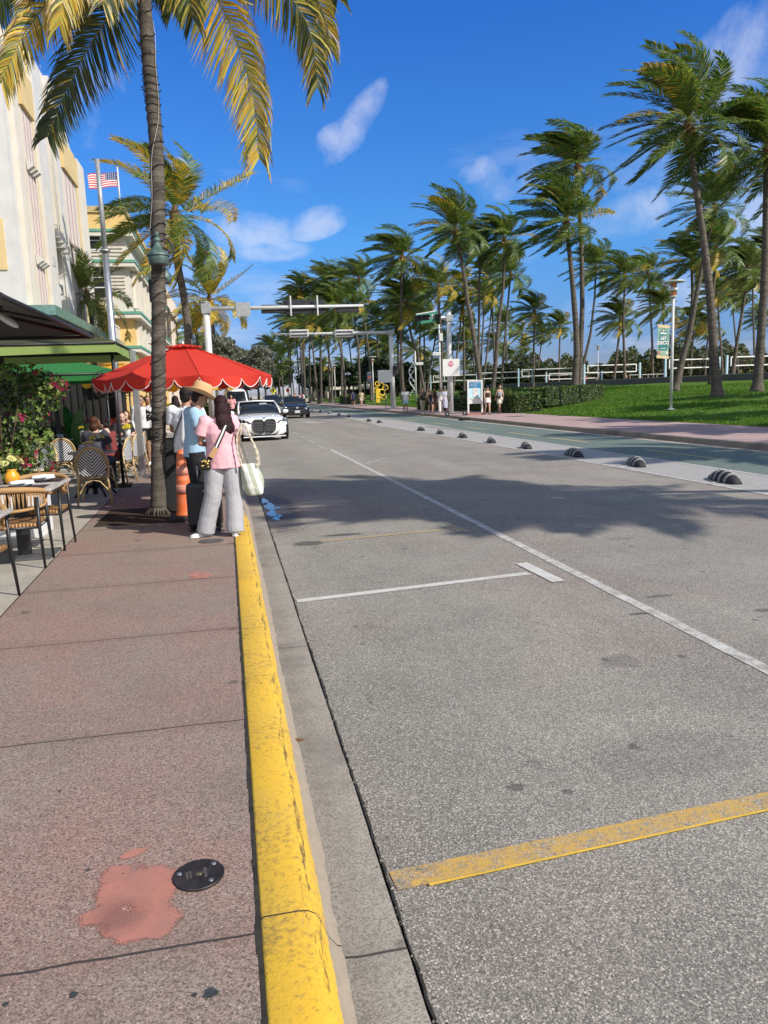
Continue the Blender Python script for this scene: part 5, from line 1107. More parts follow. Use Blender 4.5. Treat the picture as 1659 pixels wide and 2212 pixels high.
# --- tall silver pole left, mast arms
a=onY(246,760,24); b2=onY(222,540,24); b3=onY(205,420,24)
T=thing('light_pole',(a[0],24,.15),0,'tall shiny silver lighting pole rising beyond the green canopy on the left','pole')
MB().tube([(0,0,0),(0,0,b2[2]-.15)],[.105,.088],18).build('shaft',M_silver,T); MB().tube([(0,0,b2[2]-.15),(0,0,b2[2]+2.3)],[.075,.06],14).build('upper_shaft',M_grey,T)
MB().lathe([(.15,0),(.15,.05),(.12,.06)],(0,0,b2[2]-.2),n=18).build('collar',M_silver,T); MB().lathe([(.25,0),(.25,.06),(.17,.12)],n=18).build('base_plate',M_grey,T)
def visor_signal(par,c,axis,n=3,facing=-1,scale=1.0,bag=False,rz=0):
    """horizontal signal head: housing, visors, lenses, backplate"""
    x,y,z=c; k=scale; w=.34*n*k
    h=MB().box((x,y,z),(w,.22*k,.36*k),rz=rz).build('signal_head',M_blackm,par,bevel=.03)
    co,si=math.cos(rz),math.sin(rz)
    if bag:
        MB().box((x,y-.02,z),(w*1.05,.30*k,.42*k),rz=rz).build('cover_bag',mat('grey cloth bag',(0.55,0.55,0.55),.8,var=.2,scale=9,bmp=.5,bscale=14),h,bevel=.1)
        for dz in (-.09,.09): MB().box((x,y-.19*k,z+dz*k),(w*.9,.03,.05*k),rz=rz).build('strap',M_black,h)
        return h
    for i in range(n):
        lx=(i-(n-1)/2)*.34*k; px_,py_=x+lx*co,y+lx*si
        mb=MB(); 
        for s_ in range(12):
            a0=PI*s_/11
            mb.add([(px_+math.cos(a0)*.15*k*co,py_+math.cos(a0)*.15*k*si+facing*.10*k,z+math.sin(a0)*.15*k),(px_+math.cos(a0)*.15*k*co-si*0,py_+math.cos(a0)*.15*k*si+facing*.38*k,z+math.sin(a0)*.15*k-.03*k)],[])
        mb.f=[(2*q,2*q+1,2*q+3,2*q+2) for q in range(11)]; mb.m=[0]*11; mb.c=[None]*11; mb.sm=[True]*11
        mb.build('visor',M_blackm,h)
        MB().ball((px_,py_+facing*.10*k,z),.13*k,10,6,sc=(1,.3,1)).build('lens',mat('unlit signal lens',(0.03,0.03,0.028),.3) if (i,n)==(0,3) else M_glass,h)
    return h
def mast(bx,Y,ptop,parm,label,r=.17,base_x=None,arm_dy=0,arm_r=(.10,.055)):
    t0=onY(*ptop,Y); e=onY(*parm,Y+arm_dy); X=t0[0]
    t=thing('traffic_mast',(X,Y,.15),0,label,'traffic mast'); 
    MB().tube([(0,0,0),(0,0,t0[2]-.15)],[r*1.1,r*.85],18).build('pole',M_pole,t); MB().box((0,0,.04),(r*4,r*4,.08)).build('base_plate',M_grey,t,bevel=.01); MB().lathe([(r,0),(r*.9,.06),(.02,.1)],(0,0,t0[2]-.15),n=16).build('cap',M_grey,t)
    za=e[2]-.15; z0=za-.06
    MB().tube([(0,0,z0),(e[0]-X,arm_dy,za)],[arm_r[0],arm_r[1]],14).build('arm',M_pole,t); MB().box(((e[0]-X)*0+.0,0,z0),(r*2.6,r*2.3,.42)).build('arm_clamp',M_grey,t,bevel=.02)
    return t,X,z0,e
t1,X1,z1,e1=mast(0,35,(444,655),(785,660),'traffic mast behind the red umbrella with a long arm reaching over the road',.16)
def ax1(px,py): p=onY(px,py,35); return (p[0]-X1,p[2]-.15)
x,z=ax1(525,669); g=MB().box((x,-.12,z),(.62,.03,.60)).build('sign_back',M_back,t1,bevel=.01)
x,z=ax1(590,667); visor_signal(t1,(x,.14,z),'x',3,1,1.0)
x,z=ax1(657,662); s_=MB().box((x,.10,z),(1.85,.05,.60)).build('sign_back',mat('dark sign back',(0.028,0.03,0.034),.5,.3),t1,bevel=.01)
for dx in (-.6,.58): MB().box((x+dx,-.13,z+.02),(.06,.05,.86)).build('bracket',M_pole,s_)
x,z=ax1(751,663); visor_signal(t1,(x,.14,z-.05),'x',3,1,1.0)
t2,X2,z2_,e2=mast(0,70,(844,716),(592,722),'second traffic mast farther up with two bagged signals on its arm',.22,arm_r=(.16,.08))
def ax2(px,py): p=onY(px,py,70); return (p[0]-X2,p[2]-.15)
for px_ in (645,742): x,z=ax2(px_,721); visor_signal(t2,(x,-.25,z),'x',3,-1,1.6,bag=True)
x,z=ax2(680,723); MB().ball((x,-.1,z),.16,8,6).build('clamp',M_grey,t2); p=onY(853,800,70); MB().box((p[0]-X2,-.2,p[2]-.15),(.45,.35,.8)).build('walk_signal',M_blackm,t2,bevel=.04)
t3,X3,z3,e3=mast(0,49,(969,674),(945,686),'nearest traffic mast across the road carrying the green street name sign',.18,arm_r=(.12,.11))
def ax3(px,py): p=onY(px,py,49); return (p[0]-X3,p[2]-.15)
x,z=ax3(932,687); MB().tube([(0,0,ax3(950,686)[1]),(x+.1,-.35,z)],[.1,.1],12).build('arm',M_pole,t3)
visor_signal(t3,(ax3(932,687)[0],-.45,ax3(932,687)[1]),'x',3,-1,.95,rz=R_(-38)); visor_signal(t3,(ax3(903,690)[0],-1.1,ax3(903,690)[1]),'x',3,-1,.95,rz=R_(-38))
green=mat('street sign green',(0.015,0.17,0.11),.5,var=.08); wl=mat('sign lettering white',(0.75,0.75,0.73),.5)
x,z=ax3(916,690); sg=MB().box((0,0,0),(1.5,.05,.62)).build('street_name_sign',green,t3,bevel=.01,loc=(x,-.75,z+.02)); sg.rotation_euler=(0,R_(-9),R_(14))
text('Ocean Dr',.36,wl,sg,(0,-.035,0),(R_(90),0,0),'lettering',.004,.004)
MB().box((0,.0,.34),(1.5,.04,.05)).build('rail',M_pole,sg)
# --- park lamps
orange,t,b=_new('amber lamp glass'); b.inputs['Base Color'].default_value=(0.75,0.26,0.06,1); b.inputs['Roughness'].default_value=.25; b.inputs['Transmission Weight'].default_value=.3
def lamp(x,y,z0,h,label):
    r=thing('park_lamp',(x,y,z0),0,label,'lamp post','white disc-topped park lamps')
    MB().tube([(0,0,0),(0,0,h-.75)],[.075,.065],14).build('pole',M_pole,r); MB().lathe([(.2,0),(.2,.03),(.09,.05)],n=14).build('base',M_pole,r)
    MB().lathe([(.09,h-.80),(.17,h-.76),(.17,h-.72),(.10,h-.70)],n=16).build('collar',M_pole,r)
    for k in range(4): a=k*PI/2+.5; MB().tube([(.15*math.cos(a),.15*math.sin(a),h-.74),(.15*math.cos(a),.15*math.sin(a),h-.1)],.014,5).build('rod',M_silver,r)
    MB().lathe([(.12,h-.70),(.12,h-.47)],n=14).build('glass',orange,r); MB().lathe([(.19,h-.50),(.19,h-.32),(.14,h-.31)],n=16).build('drum',M_pole,r); MB().lathe([(.12,h-.32),(.12,h-.08)],n=14).build('glass',orange,r)
    MB().lathe([(.12,h-.1),(.50,h-.09),(.52,h-.05),(.48,h-.02),(.05,h+.03),(.001,h+.035)],n=28).build('shade',M_pole,r)
    return r
bx,by,bz=onlawn(1449,885); tp=onY(1455,606,by)
L0=lamp(bx,by,bz,tp[2]-bz,'white park lamp with amber glass and disc top carrying the teal banner')
lamps=[((1292,832),(1292,746),98,'white park lamp standing by the nets beside the leaning thin palm'),((808,861),(804,770),None,'white park lamp just left of the second traffic mast'),((726,860),(722,789),None,'white park lamp among the trunks beneath the signal arm tip'),
 ((673,856),(671,802),None,'white park lamp right of the black cars'),((775,845),(774,806),150,'small white park lamp deep in the grove under the arm'),((636,850),(636.6,812),None,'white park lamp rising above the black cars'),((615,850),(615,819),None,'far white park lamp beside the square no-parking board'),
 ((601,850),(601,822),None,'far white park lamp beside the yellow diamond sign'),((585,850),(585,826),None,'far white park lamp left of the yellow diamond sign'),((573,850),(573,829),None,'farther white park lamp near the tree line'),((564,850),(564,831),None,'farthest white park lamp at the end of the street'),((704,842),(704,822),170,'tiny white park lamp in front of the pavilion')]
for (bx_,by_),(tx,ty),Y,lb in lamps:
    if Y is None: Y=onX(tx,ty,18.2)[1]
    p=onY(tx,ty,Y); zb=lawn_z(p[0]) if p[0]<60 else 1.7
    dup(L0,(p[0],Y,zb),0,lb,sc=max(.3,(p[2]-zb)/(tp[2]-bz)))
# banner
ban=thing('banner',(bx,by,bz),0,'teal ART DECO banner with cream end bars hung on the lamp post','banner')
def bp(px,py): p=onY(px,py,by); return Vector((p[0]-bx,0,p[2]-bz))
tl,tr,bl,br=bp(1421,707),bp(1445,709),bp(1419,767),bp(1443,768)
teal=mat('banner teal',(0.01,0.20,0.20),.6); cream=mat('banner cream',(0.72,0.58,0.32),.6); pale=mat('banner pale green',(0.30,0.48,0.36),.6,var=.2,scale=3); brown=mat('banner flamingo',(0.5,0.22,0.16),.6)
def quad(a,b_,c,d,dy,name,m,par): return MB().add([tuple(a+Vector((0,dy,0))),tuple(b_+Vector((0,dy,0))),tuple(c+Vector((0,dy,0))),tuple(d+Vector((0,dy,0))),tuple(a+Vector((0,dy+.012,0))),tuple(b_+Vector((0,dy+.012,0))),tuple(c+Vector((0,dy+.012,0))),tuple(d+Vector((0,dy+.012,0)))],[(0,1,2,3),(7,6,5,4),(0,4,5,1),(1,5,6,2),(2,6,7,3),(3,7,4,0)]).build(name,m,par)
cl=quad(tl,tr,br,bl,-.02,'cloth',pale,ban)
def bl_(u,v): return tl+(tr-tl)*u+(bl-tl)*v   # u right, v down
def pq(pts,dy,name,m): 
    vs=[tuple(bl_(u,v)+Vector((0,dy,0))) for u,v in pts]; return MB().add(vs,[tuple(range(len(vs)))]).build(name,m,cl)
pq([(.16,.14),(.34,.12),(.36,.05),(.50,.02),(.64,.05),(.66,.12),(.84,.14),(.84,.46),(.90,.50),(.90,.72),(.82,.82),(.18,.82),(.10,.72),(.10,.50),(.16,.46)],-.026,'panel',teal)
pq([(.40,.10),(.50,.05),(.60,.10),(.56,.14),(.44,.14)],-.03,'emblem',cream); pq([(.22,.17),(.78,.17),(.78,.23),(.22,.23)],-.03,'emblem',wl)
quad(bl_(-.03,-.10),bl_(1.05,-.10),bl_(1.05,.005),bl_(-.03,.005),-.03,'end_bar',cream,ban); quad(bl_(-.05,1.0),bl_(1.04,1.0),bl_(1.04,1.11),bl_(-.05,1.11),-.03,'end_bar',cream,ban)
W_b=(tr-tl).length; H_b=(bl-tl).length
for s_,u,v,sz in (('ART',.5,.40,.155),('DECO',.5,.55,.215),('GALERIA',.5,.75,.075),('POP-UP',.5,.88,.08),('AT YOUR BEST',.5,.31,.05)):
    text(s_,sz*H_b/1.25,wl,cl,bl_(u,v)+Vector((0,-.035,0)),(R_(90),0,0),'lettering',.002,.012 if sz>.1 else .003)
pq([(.04,.86),(.20,.84),(.24,.98),(.05,.99)],-.03,'flamingo_figure',brown); pq([(.80,.86),(.94,.86),(.94,.96),(.80,.96)],-.03,'emblem',wl)
for v in (-.05,1.05): MB().tube([tuple(bl_(1.0,v)),(0,0,(bl_(1,v)).z)],.02,6).build('bracket',M_silver,ban)
# dark banners on farther lamps
for px_,py_,Yk,lab in ((1148/1,0,0,''),): pass
def small_banner(px0,py0,px1,py1,Y,c1,lab):
    a=onY(px0,py0,Y);b_=onY(px1,py1,Y); o=thing('banner',(a[0],Y,b_[2]),0,lab,'banner'); w=b_[0]-a[0];h=a[2]-b_[2]
    MB().box((w/2,0,h/2),(w,.03,h)).build('cloth',c1,o); MB().box((w/2,-.02,h*.45),(w*.7,.02,h*.35)).build('picture',mat('banner picture',(0.35,0.10,0.06),.6,var=.4,scale=3),o); text('EVENTS',w*.2,wl,o,(w/2,-.03,h*.86),(R_(90),0,0))
    MB().box((w/2,0,h+.04),(w,.05,.08)).build('end_bar',M_dark,o)
small_banner(792,803,803,825,by*1.0+58,mat('navy banner',(0.02,0.05,0.11),.6),'dark blue banner on the lamp left of the second mast')
small_banner(663,820,670,833,150,mat('grey teal banner',(0.06,0.13,0.14),.6),'grey banner on the lamp right of the black cars')
# --- square boards and signs
def board(px0,py0,px1,py1,Y,base_py,lab,post=True,m=M_sign,name='sign_board',cat='sign',dy=0):
    a=onY(px0,py0,Y);b_=onY(px1,py1,Y);w=b_[0]-a[0];h=a[2]-b_[2];cx=(a[0]+b_[0])/2; zb=.16
    o=thing(name,(cx,Y,zb),0,lab,cat); pl=MB().box((0,0,b_[2]-zb+h/2),(w,.03,h)).build('panel',m,o,bevel=.008)
    if post: MB().tube([(0,.05,0),(0,.05,b_[2]-zb+h*.9)],.04,8).build('post',M_grey,o)
    return o,pl,w,h,b_[2]-zb
o,pl,w,h,zb=board(956,776,993,812,48.5,0,'weathered white square board with a faded pink stop mark on the nearest mast',post=False)
stop=mat('faded stop pink',(0.62,0.17,0.24),.6,var=.2,scale=14)
MB().prism([(.17*math.cos(PI/8+k*PI/4)*1.1,.17*math.sin(PI/8+k*PI/4)*1.1) for k in range(8)],-.03,-.018,ax='y').build('stop_mark',stop,pl,loc=(-.02,0,zb+h*.72)); text('STOP',.13,wl,pl,(-.02,-.034,zb+h*.72),(R_(90),0,0),'lettering',.002,.004)
MB().box((0,.12,zb+h/2),(.3,.25,.1)).build('bracket',M_grey,o)
board(816,800,847,826,69.0,880,'blank white square board on a thin post left of the second mast')
o,pl,w,h,zb=board(615,838,628,853,128,0,'small white board with a red ring mark on the far kerb'); MB().lathe([(.28,0),(.28,.02)],n=16).build('red_ring',mat('sign red',(0.5,0.03,0.05),.6),pl,loc=(0,-.02,zb+h*.68)).rotation_euler=(R_(90),0,0)
yd=mat('diamond sign yellow',(0.70,0.62,0.08),.5)
a=onY(590,844,128); dm=thing('pedestrian_sign',(a[0],128,.16),0,'yellow diamond walking sign on the far kerb','sign'); MB().tube([(0,.05,0),(0,.05,a[2])],.05,6).build('post',M_grey,dm)
q=.62; pl=MB().prism([(q,0),(0,q),(-q,0),(0,-q)],-.03,0,ax='y').build('panel',yd,dm,loc=(0,0,a[2]-.16)); mb=MB(); mb.ball((.02,0,.24),.07,8,6); mb.tube([(.02,0,.16),(0,0,-.05)],.06,6); mb.tube([(0,0,-.05),(.14,0,-.3)],.035,6); mb.tube([(0,0,-.05),(-.13,0,-.3)],.035,6); mb.tube([(0,0,.12),(.14,0,0)],.03,6); mb.tube([(0,0,.12),(-.12,0,0)],.03,6); mb.build('walking_figure',M_black,pl,loc=(0,-.05,0))
# --- map board
a=onY(1012,894,44.5); b_=onY(1040,821,44.5); w=b_[0]-a[0]; h=b_[2]-.16
kb=thing('map_board',(a[0]+w/2,44.5,.16),R_(-4),'white framed blue park map board on two legs beside the black scooter','map board')
for s_ in (-1,1): MB().box((s_*w/2,0,h/2),(.10,.10,h)).build('leg',M_frame,kb,bevel=.008)
MB().box((0,0,h-.03),(w,.09,.08)).build('top_rail',M_frame,kb); MB().box((0,0,h*.47),(w,.09,.07)).build('rail',M_frame,kb); MB().box((0,0,h*.34),(w,.09,.06)).build('rail',M_frame,kb)
mapm=mat('printed park map',(0.30,0.62,0.72),.4,var=.2,scale=3,col2=(0.62,0.76,0.78)); pn=MB().box((0,0,h*.73),(w-.1,.04,h*.47)).build('map_panel',mapm,kb)
MB().box((0,-.025,h*.87),(w-.12,.02,h*.18)).build('header',mat('map header blue',(0.05,0.26,0.50),.4,var=.3,scale=4),pn); text('SOUTH BEACH',.11,wl,pn,(0,-.04,h*.935),(R_(90),0,0)); text('WELCOME TO\nLUMMUS PARK',.07,wl,pn,(-.1,-.04,h*.87),(R_(90),0,0))
MB().box((.03,-.025,h*.66),(w*.35,.02,h*.26)).build('map_shape',mat('map pale land',(0.80,0.74,0.70),.5,var=.2,scale=6),pn); MB().box((0,0,h*.405),(w-.1,.04,h*.10)).build('lower_panel',M_sign,kb)
MB().prism([(-w/2-.12,-.32),(w/2+.12,-.32),(w/2+.12,.32),(-w/2-.12,.32)],0,.13).build('plinth',mat('rose concrete plinth',(0.36,0.17,0.14),.8),kb,bevel=.01)
# --- scooter
sx,sy,_=onz(975,899,.155); sc=thing('kick_scooter',(sx-.25,sy,.157),R_(8),'black electric kick scooter leaning at the foot of the nearest mast','scooter')
def wheel(par,x,r,name='wheel'): o=MB().lathe([(r*.55,-.02),(r*.98,-.028),(r,0),(r*.98,.028),(r*.55,.02)],n=20).build(name,M_blackm,par,loc=(x,0,r)); o.rotation_euler=(R_(90),0,0); MB().lathe([(.02,-.03),(r*.5,-.012),(r*.5,.012),(.02,.03)],n=14).build('hub',M_grey,o)
wheel(sc,0,.13); wheel(sc,1.12,.13); MB().box((.58,0,.16),(.78,.16,.05)).build('deck',M_blackm,sc,bevel=.015); MB().tube([(.20,0,.15),(.1,0,.28),(.0,0,.30)],.03,8).build('neck',M_black,sc)
MB().tube([(0,0,.13),(.05,0,.45),(.18,0,1.12)],.024,8).build('stem',M_black,sc); MB().tube([(.17,-.24,1.14),(.18,0,1.12),(.17,.24,1.14)],.016,8).build('handlebar',M_black,sc); MB().box((.14,0,.95),(.07,.09,.16)).build('control_box',M_blackm,sc,bevel=.01); MB().tube([(1.0,0,.29),(1.12,0,.31),(1.25,0,.25)],[.04,.05,.03],6,sy=.4).build('mudguard',M_black,sc)
# --- green lantern heads on the palm
def bell(c,k,lab):
    g=thing('bell_lamp',c,0,lab,'lamp'); gm=mat('verdigris green paint',(0.10,0.16,0.14),.5,.2,var=.3,scale=9,dirt=.35)
    MB().lathe([(.001,.27*k),(.02*k,.265*k),(.034*k,.235*k),(.03*k,.205*k),(.014*k,.19*k),(.05*k,.17*k),(.05*k,.14*k),(.03*k,.125*k),(.045*k,.10*k),(.07*k,.04*k),(.12*k,.0),(.145*k,-.03*k),(.15*k,-.05*k),(.145*k,-.055*k)],n=26).build('bell_cap',gm,g)
    MB().lathe([(.135*k,-.055*k),(.138*k,-.07*k),(.125*k,-.15*k),(.12*k,-.16*k),(.001,-.16*k)],n=26).build('lower_rim',gm,g); return g,gm
p=onY(341,545,10.93); g,gm=bell((p[0],10.93,p[2]),1.0,'green bell-shaped street lamp head fixed to the front of the big palm trunk')
mb=MB(); mb.tube([(.10+.10*math.sin(t),.06,.03+.15*math.cos(t)) for t in np.linspace(.1,PI-.1,14)],.011,7); 
for t in (1.0,1.4,1.8): mb.tube([(.10+.10*math.sin(t),.06,.03+.15*math.cos(t)),(.125+.10*math.sin(t),.06,.03+.15*math.cos(t))],[.009,.003],5)
mb.tube([(.02,.02,.155),(.10,.06,.18)],.01,6); mb.tube([(.02,.05,-.1),(.1,.06,-.12)],.01,6); mb.build('scroll_bracket',M_black,g)
p=onY(360,597,11.35); MB().lathe([(.001,.11),(.05,.09),(.09,.02),(.10,-.04),(.07,-.1),(.001,-.11)],(p[0]-.03,11.35,p[2]),n=18).build('floodlight',gm,label='green floodlight hood peeking out right of the big palm trunk below the bell lamp',cat='lamp')
p=onY(325,629,11.3); o=MB().box((p[0]+.05,11.3,p[2]),(.13,.12,.30)).build('speaker_box',M_blackm,bevel=.01,label='dark finned box strapped to the left side of the big palm trunk',cat='speaker')
# --- stone wall, nets, beach things
stone,t,b=_new('rubble stone'); pos=geopos(t); v=t.nodes.new('ShaderNodeTexVoronoi'); v.inputs['Scale'].default_value=3.4; v.feature='DISTANCE_TO_EDGE'; t.links.new(pos,v.inputs['Vector'])
c=mixrgb(t,ramp(t,v.outputs['Distance'],[(0.0,0.0),(0.08,1.0)]),(0.06,0.055,0.05),mixrgb(t,noise(t,pos,4,4),(0.24,0.21,0.18),(0.13,0.12,0.11))); t.links.new(c,b.inputs['Base Color']); b.inputs['Roughness'].default_value=.9; bump(t,b,v.outputs['Distance'],.6,.05)
def wall_seg(x0,y0,x1,y1,h,z0,label):
    T_=Vector((x1-x0,y1-y0,0)); o=thing('stone_wall',((x0+x1)/2,(y0+y1)/2,z0),math.atan2(T_.y,T_.x),label,'wall'); MB().box((0,0,h/2),(T_.length,.45,h)).build('masonry',stone,o); MB().box((0,0,h+.04),(T_.length,.52,.08)).build('coping',mat('wall coping',(0.4,0.37,0.33),.85),o)
wall_seg(47,52,47,150,.70,1.45,'low rubble stone wall between the lawn and the beach'); wall_seg(47.2,150,44,260,.7,1.45,'far run of the low stone wall behind the grove')
tape=mat('white net tape',(0.78,0.78,0.76),.6); padm=mat('pale blue post pad',(0.42,0.60,0.68),.6)
netm,t,b=_new('net mesh'); pos=geopos(t)
def net(x0,y0,x1,y1,zb,lab,rails=(2.35,1.45),h=2.55):
    T_=Vector((x1-x0,y1-y0,0)); Ln=T_.length; o=thing('volleyball_net',(x0,y0,zb),math.atan2(T_.y,T_.x),lab,'volleyball net','white-taped volleyball nets on the beach')
    for s_ in (0,Ln): MB().box((s_,0,h/2),(.22,.22,h)).build('post',padm,o,bevel=.02)
    for z in rails: MB().box((Ln/2,0,z),(Ln-1.0,.03,.12)).build('tape',tape,o)
    for s_ in (.5,Ln-.5): MB().box((s_,0,(rails[0]+rails[1])/2),(.12,.03,rails[0]-rails[1]+.16)).build('side_tape',tape,o)
    mb=MB(); n=int((Ln-1)/.25)
    for k in range(0,n): mb.box((.5+k*.25,0,(rails[0]+rails[1])/2),(.012,.012,rails[0]-rails[1]))
    for k in range(1,5): mb.box((Ln/2,0,rails[1]+(rails[0]-rails[1])*k/5),(Ln-1,.012,.012))
    mb.build('mesh',M_dark,o); return o
def npx(pa,pb,Y0,Y1,lab,**k):
    a=onY(*pa,Y0); b_=onY(*pb,Y1); net(a[0],Y0,b_[0],Y1,1.7,lab,**k)
npx((1262,800),(1382,800),92,92,'white-taped net left of the banner lamp, spanning behind the straight palm')
npx((1437,800),(1553,800),78,78,'white-taped net directly behind the banner lamp')
npx((1570,790),(1700,790),74,74,'white-taped net at the right edge')
npx((1120,805),(1252,805),104,102,'white-taped net above the rear box hedge')
npx((1030,812),(1150,812),118,116,'white-taped net between the map board and the yellow palm')
npx((930,815),(1060,815),132,130,'farthest white-taped net behind the walking group')
npx((1180,800),(1300,800),118,118,'low white-taped net in a second row behind the first',rails=(1.9,1.0),h=2.1)
npx((850,818),(960,818),150,150,'distant net left of the nearest mast')
# wooden platform frame on the beach
p=onY(1400,805,86); o=thing('picnic_frame',(p[0],86,1.7),0,'rough wooden rail frame on the sand left of the banner lamp','rail frame')
for k in range(5): MB().box((k*1.2-2.4,0,.5),(.12,.12,1.1)).build('post',mat('weathered timber',(0.25,0.19,0.14),.85),o)
for z in (.45,.95): MB().box((0,0,z),(5,.08,.1)).build('rail',M_grey,o)
# white sculpture and yellow flower-like frame in the park
p=onY(760,842,100); o=thing('yellow_sculpture',(p[0]+0*1,100,lawn_z(p[0])),0,'yellow looped metal sculpture standing on the lawn left of the blank white board','sculpture')
p=onY(823-1,846,100); o.location=(onY(798,848,100)[0]+1.2,100,lawn_z(20))
ym=mat('sculpture yellow',(0.75,0.50,0.03),.5); 
for k,(x,z,r) in enumerate(((0,.9,.35),(.5,1.3,.4),(-.3,1.6,.35),(.3,2.1,.45),(.9,1.9,.35),(.7,.7,.3),(-.1,2.4,.3))):
    MB().tube([(x+r*math.cos(t_),.15*math.sin(k+t_),z+r*math.sin(t_)) for t_ in np.linspace(0,2*PI,14)],.07,6).build('loop',ym,o)
MB().box((-.1,0,.9),(.5,.3,1.8)).build('stem',ym,o)
p=onY(891,845,128); o=thing('white_sculpture',(p[0],128,lawn_z(p[0])),0,'tall white twisted metal sculpture behind the second mast','sculpture')
wm=mat('white metal',(0.8,0.8,0.8),.5)
for s_ in (-1,1): MB().tube([(.5*math.sin(z*1.5+s_),.4*math.cos(z*1.5+s_),z) for z in np.linspace(0,5.6,24)],.09,6).build('strand',wm,o)
for z in np.linspace(.4,5.2,9): MB().tube([(.5*math.sin(z*1.5+1),.4*math.cos(z*1.5+1),z),(.5*math.sin(z*1.5-1),.4*math.cos(z*1.5-1),z+.3)],.05,5).build('rung',wm,o)
# camera pole beside the nearest mast
p=onY(942,768,60); o=thing('camera_pole',(p[0]+.3,60,.2),0,'white slim pole with cameras just left of the nearest mast','camera pole'); MB().tube([(0,0,0),(0,0,6.6)],.07,8).build('pole',M_pole,o); MB().box((-.3,-.1,p[2]-.1),(.7,.3,.28)).build('camera',M_pole,o,bevel=.05); MB().box((.1,0,p[2]+1.2),(.3,.3,.6)).build('radio_box',M_pole,o,bevel=.03); MB().tube([(-.6,0,6.3),(.6,0,6.35)],.03,6).build('cross_arm',M_pole,o)
p=onY(1204,772,84); o=thing('camera_pole',(onY(896+0,780,84)[0],84,.4),0,'second slim white pole with a camera right of the nearest mast','camera pole'); o.location=(onY(897,780,84)[0],84,.4); MB().tube([(0,0,0),(0,0,5.6)],.08,8).build('pole',M_pole,o); MB().box((.4,-.1,4.2),(.9,.3,.3)).build('camera',M_pole,o,bevel=.05)
# yellow hydrant, far
p=onX(562,866,13.9); o=thing('fire_hydrant',(13.9,p[1],.16),0,'small yellow fire hydrant on the far pavement','hydrant'); MB().lathe([(.2,0),(.2,.05),(.15,.08),(.14,.55),(.18,.58),(.15,.68),(.001,.78)],n=12).build('body',yd,o); [MB().tube([(0,0,.42),(s_*.24,0,.42)],.07,8).build('outlet',yd,o) for s_ in (-1,1)]
# ================================================================ VEHICLES
PW=mat('pearl white car paint',(0.80,0.80,0.79),0.25,var=.02,coat=1.0); PB=mat('black car paint',(0.012,0.013,0.016),0.2,var=.05,coat=1.0)
PV=mat('van white paint',(0.72,0.73,0.73),0.35,var=.03,coat=.5); PT=mat('grey green car paint',(0.14,0.20,0.19),0.25,coat=1.0)
GL=mat('tinted car glass',(0.012,0.016,0.022),0.06,var=.2,scale=2,spec=.9); TY=mat('tyre rubber',(0.02,0.02,0.02),.85); RIM=mat('alloy rim',(0.25,0.25,0.26),.3,.8); TRIM=mat('gloss black trim',(0.01,0.01,0.011),.25); HL=mat('headlight lens',(0.09,0.10,0.11),.08,spec=1.0); HLb=mat('headlight chrome',(0.8,0.82,0.85),.15,.6); SOFT=mat('black soft top fabric',(0.02,0.02,0.022),.85,bmp=.2)
CHR=mat('chrome trim',(0.7,0.7,0.72),.15,.9); PLATE=mat('number plate',(0.6,0.62,0.6),.5)
def sect(y,w,zb,zt,n=28,e=4.0,tum=.06):
    P=[]
    for k in range(n):
        a=2*PI*k/n; c,s=math.cos(a),math.sin(a); x=w*abs(c)**(2/e)*(1 if c>0 else -1); q=abs(s)**(2/e)*(1 if s>0 else -1); z=(zb+zt)/2+(zt-zb)/2*q
        x*=1-tum*max(0,q); P.append((x,y,z))
    return P
def car_body(st,n=28):
    return MB().loft([sect(*s,n=n) for s in st])
def wheels(r,L_,w,R0,ys,fr=.33):
    for y in ys:
        for s_ in (-1,1):
            ty=MB().lathe([(R0*.62,-.10),(R0*.96,-.11),(R0,-.07),(R0,.07),(R0*.96,.11),(R0*.62,.10)],n=24).build('wheel',TY,r,loc=(s_*(w-.10),y,R0)); ty.rotation_euler=(0,R_(90)*s_,0)
            mb=MB(); mb.lathe([(R0*.60,.05),(R0*.62,.10),(R0*.55,.09)],n=20); 
            for k in range(5): a=k*2*PI/5; mb.box((math.cos(a)*R0*.3,math.sin(a)*R0*.3,.085),(R0*.6,.06,.02),rz=a)
            mb.lathe([(.06,.06),(.05,.10),(.001,.105)],n=10); mb.build('rim',RIM,ty)
            MB().lathe([(R0*1.12,-.16),(R0*1.14,.005),(R0*1.02,.0)],(0,0,0),n=24).build('wheel_arch',TRIM,r,loc=(s_*(w+.004)-0,y,R0)).rotation_euler=(0,R_(90)*s_,0)
def rpoly(pts,y0,y1,par,name,m,bev=0.0): return MB().prism(pts,y0,y1,ax='y').build(name,m,par,bevel=bev)
def rr(cx,cz,w,h,r=.4,n=5,sk=0):
    P=[]; q=min(w,h)*r
    for (sx,sz,a0) in ((1,1,0),(-1,1,90),(-1,-1,180),(1,-1,270)):
        for k in range(n): a=R_(a0+90*k/(n-1)); x=sx*(w/2-q)+q*math.cos(a); z=sz*(h/2-q)+q*math.sin(a); P.append((cx+x+sk*z,cz+z))
    return P
